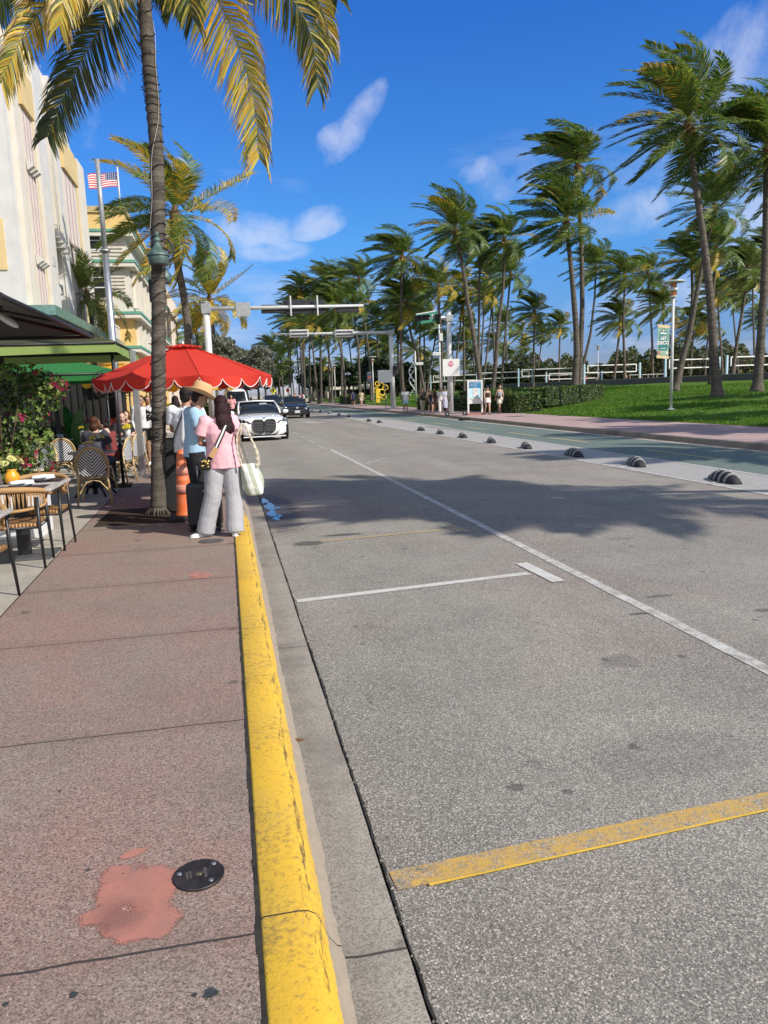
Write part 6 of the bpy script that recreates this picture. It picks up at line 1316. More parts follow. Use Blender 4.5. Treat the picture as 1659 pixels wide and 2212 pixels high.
# white convertible with twin tall grille
cx_b=onY(571,925,30.3)[0]
K=thing('convertible_car',(cx_b,30.3,0),R_(4.5),'white convertible with black soft top and tall twin grille parked along the left kerb','car',sc=1.09)
st=[(0.0,.60,.24,.66),(.04,.74,.20,.72),(.14,.84,.18,.78),(.34,.90,.17,.84),(.75,.925,.17,.90),(1.25,.93,.17,.97),(2.4,.93,.17,.98),(3.6,.93,.18,1.0),(4.3,.90,.22,.99),(4.65,.80,.30,.90),(4.74,.66,.38,.80)]
car_body(st).build('body',PW,K)
gh=[(1.18,.74,.80,.97),(1.55,.73,.85,1.20),(1.95,.68,.9,1.36),(2.5,.66,.9,1.395),(3.1,.66,.9,1.36),(3.7,.68,.9,1.14),(4.0,.70,.85,.99)]
car_body([(y,w,a,z,) for y,w,a,z in gh]).build('windscreen',GL,K)
car_body([(1.93,.66,1.22,1.385),(2.2,.665,1.2,1.42),(2.7,.67,1.15,1.425),(3.2,.68,1.1,1.38),(3.75,.70,1.0,1.16),(4.05,.70,.95,1.02)]).build('soft_top',SOFT,K)
for s_ in (-1,1): MB().tube([(s_*.76,1.16,.965),(s_*.735,1.5,1.18),(s_*.65,1.93,1.385)],.032,8).build('pillar',PW,K)
MB().tube([(-.66,1.92,1.385),(0,1.86,1.41),(.66,1.92,1.385)],.028,8).build('windscreen_rail',PW,K)
MB().box((.22,1.78,1.30),(.26,.02,.05)).build('mirror_sticker',HLb,K)
for s_ in (-1,1):
    m_=MB().ball((s_*1.0,1.42,1.0),.12,10,7,sc=(1.0,.8,.65)).build('door_mirror',PW,K); MB().box((s_*.90,1.42,.97),(.14,.06,.04)).build('mirror_arm',TRIM,m_)
# bonnet creases
for s_ in (-1,1): MB().tube([(s_*.30,.22,.80),(s_*.45,.7,.915),(s_*.55,1.15,.985)],[.008,.02,.012],6,sy=.5).build('bonnet_crease',PW,K)
hexm,t,b=_new('honeycomb grille'); v=t.nodes.new('ShaderNodeTexVoronoi'); v.inputs['Scale'].default_value=17; v.inputs['Randomness'].default_value=0.2; t.links.new(objco(t),v.inputs['Vector']); t.links.new(ramp(t,v.outputs['Distance'],[(0.25,0.004),(0.5,0.10)]),b.inputs['Base Color']); b.inputs['Roughness'].default_value=.3
for s_ in (-1,1):
    P=[(s_*x,z) for x,z in [(.02,.70),(.10,.755),(.30,.765),(.385,.73),(.405,.64),(.40,.45),(.355,.345),(.22,.275),(.07,.275),(.025,.33)]]
    g=rpoly(P,-.045,.02,K,'grille',hexm); 
    mb=MB(); mb.tube([(x,-.045,z) for x,z in P]+[(P[0][0],-.045,P[0][1])],.014,6,cap=False); mb.build('grille_surround',TRIM,g)
    for k in range(5): MB().box((s_*.21,-.05,.34+k*.09),(.34,.012,.012)).build('grille_bar',TRIM,g)
    # headlights
    P=[(s_*x,z) for x,z in [(.46,.645),(.60,.735),(.83,.80),(.885,.78),(.86,.70),(.74,.655),(.50,.615)]]
    h=MB().add([(x,-.03+max(0,abs(x)-.45)*.42,z) for x,z in P]+[(x,.22+max(0,abs(x)-.45)*.5,z) for x,z in P],[tuple(range(7)),tuple(range(13,6,-1))]+[(i,(i+1)%7,7+(i+1)%7,7+i) for i in range(7)]).build('headlight',TRIM if s_<0 else HL,K)
    for q in (.62,.76): MB().ball((s_*q,-.02+(q-.45)*.42,.70+(q-.6)*.3),.038,8,6,sc=(1,.4,1)).build('lamp',HLb,h)
    P=[(s_*x,z) for x,z in [(.56,.46),(.86,.56),(.885,.34),(.60,.29),(.52,.33)]]
    it=MB().add([(x,-.015+max(0,abs(x)-.5)*.38,z) for x,z in P]+[(x,.2+max(0,abs(x)-.5)*.3,z) for x,z in P],[tuple(range(5)),tuple(range(9,4,-1))]+[(i,(i+1)%5,5+(i+1)%5,5+i) for i in range(5)]).build('air_intake',TRIM,K)
P=[(-.50,.36),(-.42,.26),(-.25,.215),(.25,.215),(.42,.26),(.50,.36),(.46,.24),(.30,.175),(-.30,.175),(-.46,.24)]; rpoly(P,-.03,.03,K,'lower_lip',TRIM)
rpoly(rr(0,.16,1.5,.035,.4),-.05,.2,K,'splitter',PW)
bdg=MB().lathe([(.045,-.006),(.045,.006),(.001,.012)],n=20).build('badge',TRIM,K,loc=(0,.0,.815)); bdg.rotation_euler=(R_(62),0,0)
for k,mm in ((0,mat('badge blue',(0.02,0.16,0.5),.3)),(1,M_frame),(2,mat('badge blue',(0.02,0.16,0.5),.3)),(3,M_frame)):
    a0=k*PI/2; MB().add([(0,0,.014)]+[(.03*math.cos(a0+j*PI/8),.03*math.sin(a0+j*PI/8),.013) for j in range(5)],[(0,i,i+1) for i in range(1,5)]).build('roundel_quarter',mm,bdg)
wheels(K,4.7,.93,.345,(.86,3.75))
# driver behind the glass is built with the people
def saloon(loc,rz,label,paint,s=1.0,face='b',suv=0.0):
    k=thing('parked_car' if face!='b' else 'black_car',loc,rz,label,'car',sc=s)
    st=[(0.0,.62,.25,.68),(.06,.78,.20,.76),(.2,.86,.18,.84),(.5,.89,.17,.92),(1.1,.90,.17,1.0),(2.4,.90,.17,1.0+suv*.1),(3.9,.90,.2,1.04),(4.35,.86,.25,1.0),(4.5,.70,.35,.85)]
    car_body(st).build('body',paint,k)
    car_body([(1.05,.72,.85,1.0),(1.75,.66,.9,1.40+suv),(2.5,.64,.9,1.44+suv),(3.4,.64,.9,1.38+suv),(4.15,.68,.9,1.05)]).build('glasshouse',GL,k)
    car_body([(1.72,.60,1.30+suv,1.42+suv),(2.4,.62,1.3+suv,1.465+suv),(3.3,.62,1.25+suv,1.41+suv),(3.5,.6,1.2+suv,1.36+suv)]).build('roof',paint,k)
    for s_ in (-1,1):
        MB().tube([(s_*.75,1.02,.99),(s_*.63,1.72,1.41+suv)],.03,7).build('pillar',paint,k); MB().ball((s_*.98,1.3,1.02),.12,9,6,sc=(1,.7,.7)).build('door_mirror',paint,k)
        P=[(s_*x,z) for x,z in [(.50,.70),(.84,.80),(.86,.73),(.62,.66)]]; h=MB().add([(x,-.01+max(0,abs(x)-.45)*.4,z) for x,z in P]+[(x,.2+max(0,abs(x)-.45)*.4,z) for x,z in P],[(0,1,2,3),(7,6,5,4)]+[(i,(i+1)%4,4+(i+1)%4,4+i) for i in range(4)]).build('headlight',HL,k); MB().ball((s_*.74,.09,.745),.05,8,5,sc=(1.2,.4,.7)).build('lamp',HLb,h)
        P=[(s_*x,z) for x,z in [(.66,.48),(.84,.55),(.86,.34),(.72,.3)]]; MB().add([(x,-.0+max(0,abs(x)-.45)*.3,z) for x,z in P]+[(x,.2,z) for x,z in P],[(0,1,2,3),(7,6,5,4)]+[(i,(i+1)%4,4+(i+1)%4,4+i) for i in range(4)]).build('fog_lamp_recess',TRIM,k)
    gr=rpoly([(-.48,.56),(.48,.56),(.62,.27),(-.62,.27)],-.03,.05,k,'grille',M_blackm); [MB().box((0,-.035,.31+q*.055),(1.05-q*.02,.012,.012)).build('grille_bar',TRIM,gr) for q in range(4)]
    rpoly([(-.50,.70),(.50,.70),(.40,.62),(-.40,.62)],-.03,.05,k,'upper_trim',TRIM); MB().lathe([(.07,-.01),(.07,.01),(.05,.012)],n=14,sx=1.3).build('emblem',CHR,k,loc=(0,-.03,.70)).rotation_euler=(R_(85),0,0)
    MB().box((0,-.045,.44),(.34,.01,.16)).build('number_plate',PLATE,k)
    wheels(k,4.5,.90,.33,(.85,3.6)); return k
x=onY(642,880,57)[0]; saloon((x,57,0),R_(3),'glossy black saloon driving towards the camera, right one of the two black cars',PB,1.1)
x=onY(598,875,66)[0]; saloon((x,66,0),R_(4),'dark car partly behind the black saloon and the white convertible',PB,1.12,suv=.1)
x=onY(511,875,50)[0]; saloon((x,50,0),R_(2),'grey green parked car between the convertible and the white van',PT,.95,face='p')
x=onY(512,860,60)[0]
V_=thing('van',(x,60,0),R_(2),'tall white van parked by the left kerb behind the silvery tree','van')
car_body([(0,.78,.3,.98),(.1,.92,.25,1.1),(.6,.98,.25,1.25),(5.2,.98,.25,1.3),(5.4,.9,.3,1.25)]).build('body',PV,V_)
car_body([(.55,.88,1.0,1.26),(1.25,.82,1.0,2.2),(2.0,.84,1.0,2.42),(5.1,.86,1.0,2.45),(5.35,.8,1.0,2.3)]).build('cabin',PV,V_)
MB().add([(-.74,.60,1.32),(.74,.60,1.32),(.66,1.12,2.12),(-.66,1.12,2.12)],[(0,1,2,3)]).build('windscreen',GL,V_,loc=(0,-.06,0))
for s_ in (-1,1): MB().box((s_*.9,2.0,1.65),(.04,1.3,.6)).build('side_window',GL,V_); MB().box((s_*.7,.02,.85),(.3,.08,.2)).build('headlight',HL,V_); MB().box((s_*1.1,1.0,1.5),(.2,.1,.3)).build('door_mirror',M_blackm,V_,bevel=.03)
rpoly(rr(0,.75,.8,.25,.3),-.05,.05,V_,'grille',M_blackm); wheels(V_,5.2,.98,.36,(1.0,4.3))
# motor scooter rider area handled with people; small street clutter at the far left kerb
# ================================================================ CAFE
# --- red umbrella
RED=None
def fabric(name,col,trans=0.25,rough=.8,var=.05):
    m,t,b=_new(name); co=objco(t); c=mixrgb(t,noise(t,co,2.2,4),tuple(min(1,x*(1+var)) for x in col),tuple(x*(1-var*2) for x in col))
    t.links.new(c,b.inputs['Base Color']); b.inputs['Roughness'].default_value=rough; b.inputs['Specular IOR Level'].default_value=.2; bump(t,b,noise(t,co,260,2),.15,.002)
    tr=t.nodes.new('ShaderNodeBsdfTranslucent'); t.links.new(c,tr.inputs[0]); mx=t.nodes.new('ShaderNodeMixShader'); mx.inputs[0].default_value=trans
    t.links.new(b.outputs[0],mx.inputs[1]); t.links.new(tr.outputs[0],mx.inputs[2]); t.links.new(mx.outputs[0],t.nodes['Material Output'].inputs[0]); return m
RED=fabric('red canvas',(0.68,0.055,0.035),.3); PIPE=mat('white piping',(0.78,0.74,0.68),.7)
def parasol(loc,R,ze,za,nseg,m,label,val=.15,rz=0,pole=True,group=None,piping=True,pm=None,scal=3,name='parasol'):
    u=thing(name,loc,rz,label,'umbrella',group)
    mb=MB(); nr=7; sub=8; N_=nseg*sub
    def rad(k):   # straight between ribs, slightly hollow
        a=2*PI*k/N_; q=(k%sub)/sub; mid=math.cos(PI/nseg)/math.cos((q-.5)*2*PI/nseg); return a,mid,abs(q-.5)*2
    vs=[]
    for i in range(nr+1):
        f=.10+.90*i/nr
        for k in range(N_):
            a,md,q=rad(k); r=R*f*(1-(1-md)*1.0); z=za+(ze-za)*(f**1.12)-.035*math.sin(f*PI)*(1-q**2)*0+(-.03*f*(1-q**2)); vs.append((r*math.cos(a),r*math.sin(a),z))
    mb.add(vs,[(i*N_+k,i*N_+(k+1)%N_,(i+1)*N_+(k+1)%N_,(i+1)*N_+k) for i in range(nr) for k in range(N_)],0,None,False)
    can=mb.build('canopy',m,u)
    # vent cap
    mb=MB(); vs=[(0,0,za+.022)]
    for k in range(N_): a,md,q=rad(k); vs.append((R*.22*md*math.cos(a),R*.22*md*math.sin(a),za-.035-.010*math.sin(k*1.7)))
    mb.add(vs,[(0,1+k,1+(k+1)%N_) for k in range(N_)]); mb.build('vent_cap',m,can)
    if val:
        mb=MB(); vs=[]; edge=[]; fs=[]; M2=nseg*scal*10
        for k in range(M2):
            a=2*PI*k/M2; seg=(a/(2*PI)*nseg)%1; md=math.cos(PI/nseg)/math.cos((seg-.5)*2*PI/nseg); q=abs(seg-.5)*2
            r=R*md; zt=ze-.03*(1-q**2); sc_=abs(math.sin(PI*((seg*scal)%1)))**.62; dz=val*(.22+.78*sc_); fl=.03*math.sin(a*9)+.045*sc_*math.sin(a*5+1)
            vs+= [(r*math.cos(a),r*math.sin(a),zt),((r+fl*.4)*math.cos(a),(r+fl*.4)*math.sin(a),zt-dz*.5),((r+fl)*math.cos(a),(r+fl)*math.sin(a),zt-dz)]; edge.append(vs[-1])
        for k in range(M2):
            j=(k+1)%M2
            fs+=[(3*k,3*j,3*j+1,3*k+1),(3*k+1,3*j+1,3*j+2,3*k+2)]
        mb.add(vs,fs,0,None,True); vl=mb.build('valance',m,u,fix=False)
        if piping: mb=MB(); mb.tube(edge+[edge[0]],.0075,5,cap=False); mb.build('piping',PIPE,vl)
    mb=MB()
    for k in range(nseg): a=2*PI*k/nseg; mb.tube([(0.03*math.cos(a),.03*math.sin(a),za-.03),(R*.98*math.cos(a),R*.98*math.sin(a),ze-.02)],.012,5)
    mb.build('ribs',M_grey,u)
    if piping:
        mb=MB(); [mb.tube([(R*f*math.cos(2*PI*k/nseg),R*f*math.sin(2*PI*k/nseg),za+(ze-za)*(f**1.12)+.004) for f in np.linspace(.2,1,9)],.006,5) for k in range(nseg)]; mb.build('seams',m,u)
    if pole: MB().tube([(0,0,0),(0,0,za-.01)],.022,10).build('pole',pm or M_pole,u); MB().lathe([(.24,0),(.24,.05),(.05,.09),(.035,.3)],n=18).build('base',M_black,u); MB().lathe([(.001,.09),(.02,.07),(.015,0)],(0,0,za-.02),n=8).build('finial',PIPE,u)
    return u
Yu=12.7; c0=onY(400,815,Yu); parasol((c0[0],Yu,.15),1.39,1.92,2.42,8,RED,'red scalloped parasol with white piping behind the big palm trunk',.17,rz=R_(11))
# --- big square canopies
CG=fabric('dark olive canopy fabric',(0.055,0.060,0.030),.06); CL=fabric('lime canopy fabric',(0.34,0.46,0.14),.3); CGY=fabric('grey canopy fabric',(0.10,0.095,0.085),.05); CGR=fabric('green canopy fabric',(0.035,0.20,0.055),.25); CYE=fabric('yellow canopy fabric',(0.75,0.42,0.04),.35)
def square_canopy(x0,x1,y0,y1,ze,rise,m,mv,val,label,frame=M_black,group='square cafe canopies'):
    cx,cy=(x0+x1)/2,(y0+y1)/2; u=thing('square_parasol',(cx,cy,.15),0,label,'umbrella',group); hx,hy=(x1-x0)/2,(y1-y0)/2; z=ze-.15
    mb=MB(); n=8; vs=[(0,0,z+rise)]; ring=[]
    for (ax_,ay_),(bx_,by_) in (((-hx,-hy),(hx,-hy)),((hx,-hy),(hx,hy)),((hx,hy),(-hx,hy)),((-hx,hy),(-hx,-hy))):
        for k in range(n): q=k/n; ring.append((ax_+(bx_-ax_)*q,ay_+(by_-ay_)*q,z-.05*math.sin(PI*q)*.6))
    vs+=ring; k4=len(ring); mb.add(vs,[(0,1+i,1+(i+1)%k4) for i in range(k4)]); can=mb.build('canopy',m,u)
    if val:
        vv=[];fs=[]
        for (x,y,zz) in ring: vv+=[(x,y,zz),(x*1.004,y*1.004,zz-val-.01*math.sin(x*9+y*7))]
        fs=[(2*i,2*((i+1)%k4),2*((i+1)%k4)+1,2*i+1) for i in range(k4)]; MB().add(vv,fs).build('valance',mv,u)
    mb=MB()
    for sx in (-1,1):
        for sy in (-1,1): mb.tube([(0,0,z+rise-.06),(sx*hx,sy*hy,z-.03)],.022,6)
    for (a,b_) in (((-hx,-hy),(hx,-hy)),((hx,-hy),(hx,hy)),((hx,hy),(-hx,hy)),((-hx,hy),(-hx,-hy))): mb.tube([(a[0],a[1],z-.035),(b_[0],b_[1],z-.035)],.026,6)
    for sx,sy in ((-1,0),(1,0),(0,1),(0,-1)): mb.tube([(0,0,z+rise-.06),(sx*hx,sy*hy,z-.04)],.016,6)
    mb.build('frame',frame,u); MB().box((0,0,(z+rise)/2),(.10,.10,z+rise)).build('pole',frame,u,bevel=.01); MB().box((0,0,.04),(.8,.8,.08)).build('base',M_black,u)
    return u
square_canopy(-6.6,-1.86,7.4,12.2,2.72,.55,CGY,CGY,0,'big grey square canopy nearest the camera at the upper left')
square_canopy(-6.6,-1.86,14.65,18.15,2.80,.62,CG,CL,.19,'big dark square canopy with lime valance behind the bougainvillea')
square_canopy(-6.2,-2.3,19.2,23.0,2.42,.5,CGR,CGR,.16,'bright green square canopy behind the lime-edged one')
square_canopy(-11.6,-6.8,7.4,12.2,2.72,.55,CGY,CGY,0,'grey square canopy added behind the nearest one to shade the terrace')  # this and the next two canopies are added to shade terrace and hotel
square_canopy(-11.6,-6.8,14.0,18.4,2.80,.62,CG,CL,.19,'dark square canopy added to shade the terrace behind the bougainvillea')
square_canopy(-11.6,-6.6,19.2,25.0,2.75,.5,CG,CG,.16,'dark square canopy added to shade the hotel porch')
for i,(x,y) in enumerate(((-3.3,25.5),(-2.9,30.5),(-3.2,36))):
    parasol((x,y,.15),1.75,2.25,2.75,6,CYE,['yellow cafe parasol, first behind the green canopy','yellow cafe parasol, second along the terrace','yellow cafe parasol, farthest along the terrace'][i],.26,rz=.3,group='yellow terrace parasols',piping=False)
parasol((-1.1,27.5,.15),1.5,2.12,2.5,6,CYE,'yellow parasol seen between the palm trunk and the man in the tan hat',.28,rz=.2,group='yellow terrace parasols',piping=False)
x=onY(292,830,16.6)[0]; o=thing('canopy_post',(x,16.6,.15),0,'square brushed steel post standing right of the seated woman','post'); MB().box((0,0,1.3),(.12,.12,2.6)).build('shaft',M_silver,o,bevel=.01); MB().box((0,0,.03),(.3,.3,.06)).build('foot',M_silver,o)
x=onY(248,830,15.0)[0]; o=thing('canopy_post',(x,15.0,.15),0,'slim black post left of the brushed steel post','post'); MB().tube([(0,0,0),(0,0,2.62)],.03,10).build('shaft',M_black,o); MB().box((0,0,.03),(.3,.3,.06)).build('foot',M_black,o)
# silver lamp under the near canopy
a=onY(14,690,9.2); o=thing('heater_lamp',(a[0],9.2,a[2]),0,'white teardrop lamp hanging at the left edge under the grey canopy','lamp'); MB().ball((0,0,0),.09,14,9,sc=(1.6,1.0,.45)).build('shade',M_frame,o).rotation_euler=(0,R_(38),0); MB().tube([(-.03,0,.04),(-.06,0,.22)],.015,6).build('bracket',M_black,o)
# --- near tables and rope chairs
marble,t,b=_new('worn marble table top'); pos=geopos(t); c=mixrgb(t,ramp(t,noise(t,pos,6,8,.7,1.5),[(0.42,0.0),(0.5,1.0),(0.58,0.0)]),(0.56,0.52,0.47),(0.34,0.31,0.29)); t.links.new(c,b.inputs['Base Color']); b.inputs['Roughness'].default_value=.35
PLM=mat('dark plum placemat',(0.045,0.022,0.026),.75,bmp=.3,bscale=300); CHINA=mat('white china',(0.8,0.8,0.79),.2); NAP=mat('white napkin',(0.78,0.78,0.77),.9,bmp=.2,bscale=60); ROPE,t,b=_new('tan rope'); co=objco(t); wv=t.nodes.new('ShaderNodeTexWave'); wv.inputs['Scale'].default_value=60; wv.inputs['Distortion'].default_value=1.5; t.links.new(co,wv.inputs['Vector']); t.links.new(mixrgb(t,wv.outputs[1],(0.36,0.19,0.07),(0.56,0.34,0.15)),b.inputs['Base Color']); b.inputs['Roughness'].default_value=.75; bump(t,b,wv.outputs[1],.6,.004)
def weave():
    m,t,b=_new('woven rope seat'); co=objco(t); s=t.nodes.new('ShaderNodeSeparateXYZ'); t.links.new(co,s.inputs[0])
    a=M(t,'SINE',M(t,'MULTIPLY',s.outputs[0],190)); c_=M(t,'SINE',M(t,'MULTIPLY',s.outputs[1],95)); f=M(t,'MULTIPLY',a,c_)
    t.links.new(mixrgb(t,ramp(t,f,[(0.3,0.0),(0.6,1.0)]),(0.20,0.095,0.03),(0.56,0.33,0.14)),b.inputs['Base Color']); b.inputs['Roughness'].default_value=.8; bump(t,b,f,.8,.006); return m
WEAVE=weave()
def rope_chair(loc,rz,label):
    c=thing('rope_chair',loc,rz,label,'chair','tan rope armchairs with black legs')
    for sx in (-1,1):
        MB().tube([(sx*.285,-.25,0),(sx*.265,-.22,.40),(sx*.262,-.20,.70)],[.012,.017,.019],10).build('leg',M_black,c)
        MB().tube([(sx*.285,.27,0),(sx*.270,.245,.40),(sx*.268,.20,.66)],[.012,.017,.018],10).build('leg',M_black,c)
    MB().box((0,.02,.425),(.50,.48,.05)).build('seat',WEAVE,c,bevel=.018)
    mb=MB(); mb.tube([(sx*.25,-.22,.40) if False else (x,y,.405) for sx,(x,y) in enumerate([(-.26,-.22),(.26,-.22),(.27,.25),(-.27,.25),(-.26,-.22)])],.014,6); mb.build('seat_frame',M_black,c)
    def arc(th,r,z): return (r[0]*math.sin(th),-.02-r[1]*math.cos(th)+.0,z)
    T1=np.linspace(-1.95,1.95,40); top=[(.315*math.sin(t_),.02-.325*math.cos(t_),.685+.105*max(0,math.cos(t_*.80))**.8) for t_ in T1]; bot=[(.30*math.sin(t_),.02-.31*math.cos(t_),.61-.03*math.cos(t_)) for t_ in np.linspace(-1.5,1.5,30)]
    bk=MB().tube(top,[.018+.012*math.sin(PI*i/39) for i in range(40)],10).build('back_rail',ROPE,c); MB().tube([top[0],(top[0][0]*.99,top[0][1]-.03,.655),bot[0]],.017,8).build('arm_end',ROPE,bk); MB().tube([top[-1],(top[-1][0]*.99,top[-1][1]-.03,.655),bot[-1]],.017,8).build('arm_end',ROPE,bk)
    MB().tube(bot,.016,8).build('lower_rail',ROPE,bk); mb=MB()
    for k in range(46):
        t_=-1.42+2.84*k/45; zt=.685+.105*max(0,math.cos(t_*.80))**.8; mb.tube([(.315*math.sin(t_),.02-.325*math.cos(t_),zt),(.30*math.sin(t_+.03*(-1)**k),.02-.31*math.cos(t_+.03*(-1)**k),.61-.03*math.cos(t_))],.0048,4)
    mb.build('cords',ROPE,bk); return c
rc=rope_chair((-2.135,8.13,.15),R_(3),'tan rope armchair with its back to the camera at the near marble table')
dup(rc,(-2.10,9.05,.15),R_(178),'tan rope armchair on the far side of the near marble table by the white planter')
dup(rc,(-2.12,6.60,.15),R_(176),'tan rope armchair at the lower left edge pushed under the nearer table')
def table(loc,w,d,label):
    t_=thing('cafe_table',loc,0,label,'table'); MB().box((0,0,.745),(w,d,.028)).build('tabletop',marble,t_,bevel=.006); MB().box((0,0,.37),(.12,.10,.72)).build('pedestal',M_black,t_,bevel=.005); MB().box((0,0,.012),(.62,.56,.02)).build('base',mat('grey steel base plate',(0.12,0.12,0.12),.6,.3),t_,bevel=.004); return t_
ta=table((-2.19,8.62,.15),.86,1.02,'marble topped table with plum placemats, white plates and orange flower pot'); tb=table((-2.19,6.17,.15),.86,1.1,'marble table corner cut by the left edge of the picture')
tz=.15+.761
for (x,y,lb) in ((-2.16,8.36,'plum placemat on the near side of the marble table'),(-2.12,8.92,'plum placemat on the far side of the marble table'),(-2.22,6.45,'plum placemat on the table at the left edge')): MB().box((0,0,0),(.62,.30,.004)).build('placemat',PLM,loc=(x,y,tz),label=lb,cat='placemat')
def plate(x,y,lb,lb2,rz):
    MB().lathe([(.001,.004),(.06,.004),(.105,.015),(.112,.02),(.105,.010),(.06,.0),(.001,.0)],n=32).build('plate',mat('grey glazed plate',(0.11,0.115,0.13),.3) if x>-9 else CHINA,loc=(x,y,tz+.003),label=lb,cat='plate')
    o=thing('napkin',(x+.01,y,tz+.045),rz,lb2,'napkin'); mb=MB(); mb.tube([(-.115,0,0),(-.04,.0,.003),(.04,0,.004),(.12,0,.001)],[.027,.031,.030,.024],10,sy=.75); mb.build('roll',NAP,o,bevel=0); MB().add([(.02,-.05,-.02),(.13,-.035,-.015),(.135,.045,-.012),(.02,.05,-.02),(.075,0,.012)],[(0,1,4),(1,2,4),(2,3,4),(3,0,4)]).build('loose_corner',NAP,o)
plate(-2.11,8.40,'grey plate on the near placemat','rolled white napkin on the near plate',R_(35)); plate(-2.02,8.93,'grey plate on the far placemat','rolled white napkin on the far plate',R_(30))
ORG=mat('orange glazed pot',(0.75,0.33,0.02),.3,var=.12); GER=mat('cream chrysanthemum petals',(0.74,0.72,0.28),.7,var=.15,scale=30); STEM=mat('stem green',(0.06,0.16,0.03),.6); GY2=mat('gerbera yellow petals',(0.78,0.62,0.05),.6,var=.15,scale=30); DKC=mat('flower centre',(0.06,0.03,0.01),.8); WV=mat('white ceramic vase',(0.7,0.7,0.69),.3)
def flowers(par,c,n,r,spread,petal,seed,h=.1,centre=None):
    rs=random.Random(seed)
    mbS=MB()
    for k in range(n):
        a=rs.uniform(0,2*PI); q=spread*math.sqrt(rs.random()); x,y,z=c[0]+q*math.cos(a),c[1]+q*math.sin(a),c[2]+h*(1-.5*(q/spread)**2)+rs.uniform(-.02,.02)
        mb=MB(); tilt=Vector((math.cos(a)*q/spread*.8,math.sin(a)*q/spread*.8,.9)).normalized(); u_=tilt.orthogonal().normalized(); v_=tilt.cross(u_)
        for L2,np_,rr_ in ((0,13,1.0),(1,10,.7),(2,7,.42)):
            for j in range(np_):
                b_=2*PI*j/np_+L2*.3; d=u_*math.cos(b_)+v_*math.sin(b_); e=u_*-math.sin(b_)+v_*math.cos(b_); o_=Vector((x,y,z))+tilt*.006*L2; R1=r*rr_
                p1=o_+d*R1*.25; p2=o_+d*R1*.75+e*R1*.17+tilt*R1*(.05+.22*L2); p3=o_+d*R1+tilt*R1*(.0+.35*L2); p4=o_+d*R1*.75-e*R1*.17+tilt*R1*(.05+.22*L2); mb.add([p1,p2,p3,p4],[(0,1,2,3)])
        fl=mb.build('blossom',petal,par,fix=False)
        if centre: MB().ball((x,y,z+.008),r*.28,8,5,sc=(1,1,.5)).build('flower_centre',centre,fl)
        mbS.tube([(x,y,z),(c[0]+(x-c[0])*.3,c[1]+(y-c[1])*.3,c[2]-.02)],.003,4)
    for k in range(9):
        a=rs.uniform(0,2*PI); l=rs.uniform(.05,.09); d=Vector((math.cos(a),math.sin(a),rs.uniform(.1,.8))); e=Vector((-math.sin(a),math.cos(a),0)); o_=Vector(c)
        mbS.add([o_,o_+d*l*.5+e*.018,o_+d*l,o_+d*l*.5-e*.018],[(0,1,2,3)])
    mbS.build('stems',STEM,par,fix=False)
o=thing('flower_pot',(-2.285,8.80,tz),0,'orange pot of pale yellow chrysanthemums on the marble table','flower pot'); MB().lathe([(.001,0),(.055,0),(.072,.02),(.078,.06),(.072,.10),(.05,.125),(.046,.14),(.055,.155),(.05,.155),(.04,.14),(.001,.13)],n=28).build('pot',ORG,o); flowers(o,(0,0,.16),13,.045,.11,GER,3,.13); 
o=thing('bottle',(-2.39,8.74,tz),0,'small glass bottle with steel cap left of the orange pot','bottle'); MB().lathe([(.022,0),(.024,.02),(.024,.09),(.012,.12),(.012,.13)],n=14).build('glass',mat('cruet glass',(0.12,0.10,0.09),.1),o); MB().lathe([(.014,.13),(.015,.16),(.001,.165)],n=12).build('cap',M_silver,o)
# --- bistro chairs
CANE,t,b=_new('bamboo look rattan'); co=objco(t); t.links.new(mixrgb(t,ramp(t,noise(t,co,14,4),[(.35,0),(.65,1)]),(0.62,0.46,0.23),(0.44,0.30,0.13)),b.inputs['Base Color']); b.inputs['Roughness'].default_value=.4
def chevron(name,ax):
    m,t,b=_new(name); co=objco(t); s=t.nodes.new('ShaderNodeSeparateXYZ'); t.links.new(co,s.inputs[0])
    q=M(t,'SUBTRACT',s.outputs[ax],M(t,'ABSOLUTE',s.outputs[0])); f=M(t,'LESS_THAN',M(t,'FRACT',M(t,'ADD',M(t,'MULTIPLY',q,20),50)),.5)
    t.links.new(mixrgb(t,f,(0.70,0.70,0.68),(0.012,0.015,0.028)),b.inputs['Base Color']); b.inputs['Roughness'].default_value=.45; bump(t,b,M(t,'SINE',M(t,'MULTIPLY',s.outputs[0],600)),.3,.002); return m
CHV=chevron('chevron weave back',2); CHS=chevron('chevron weave seat',1)
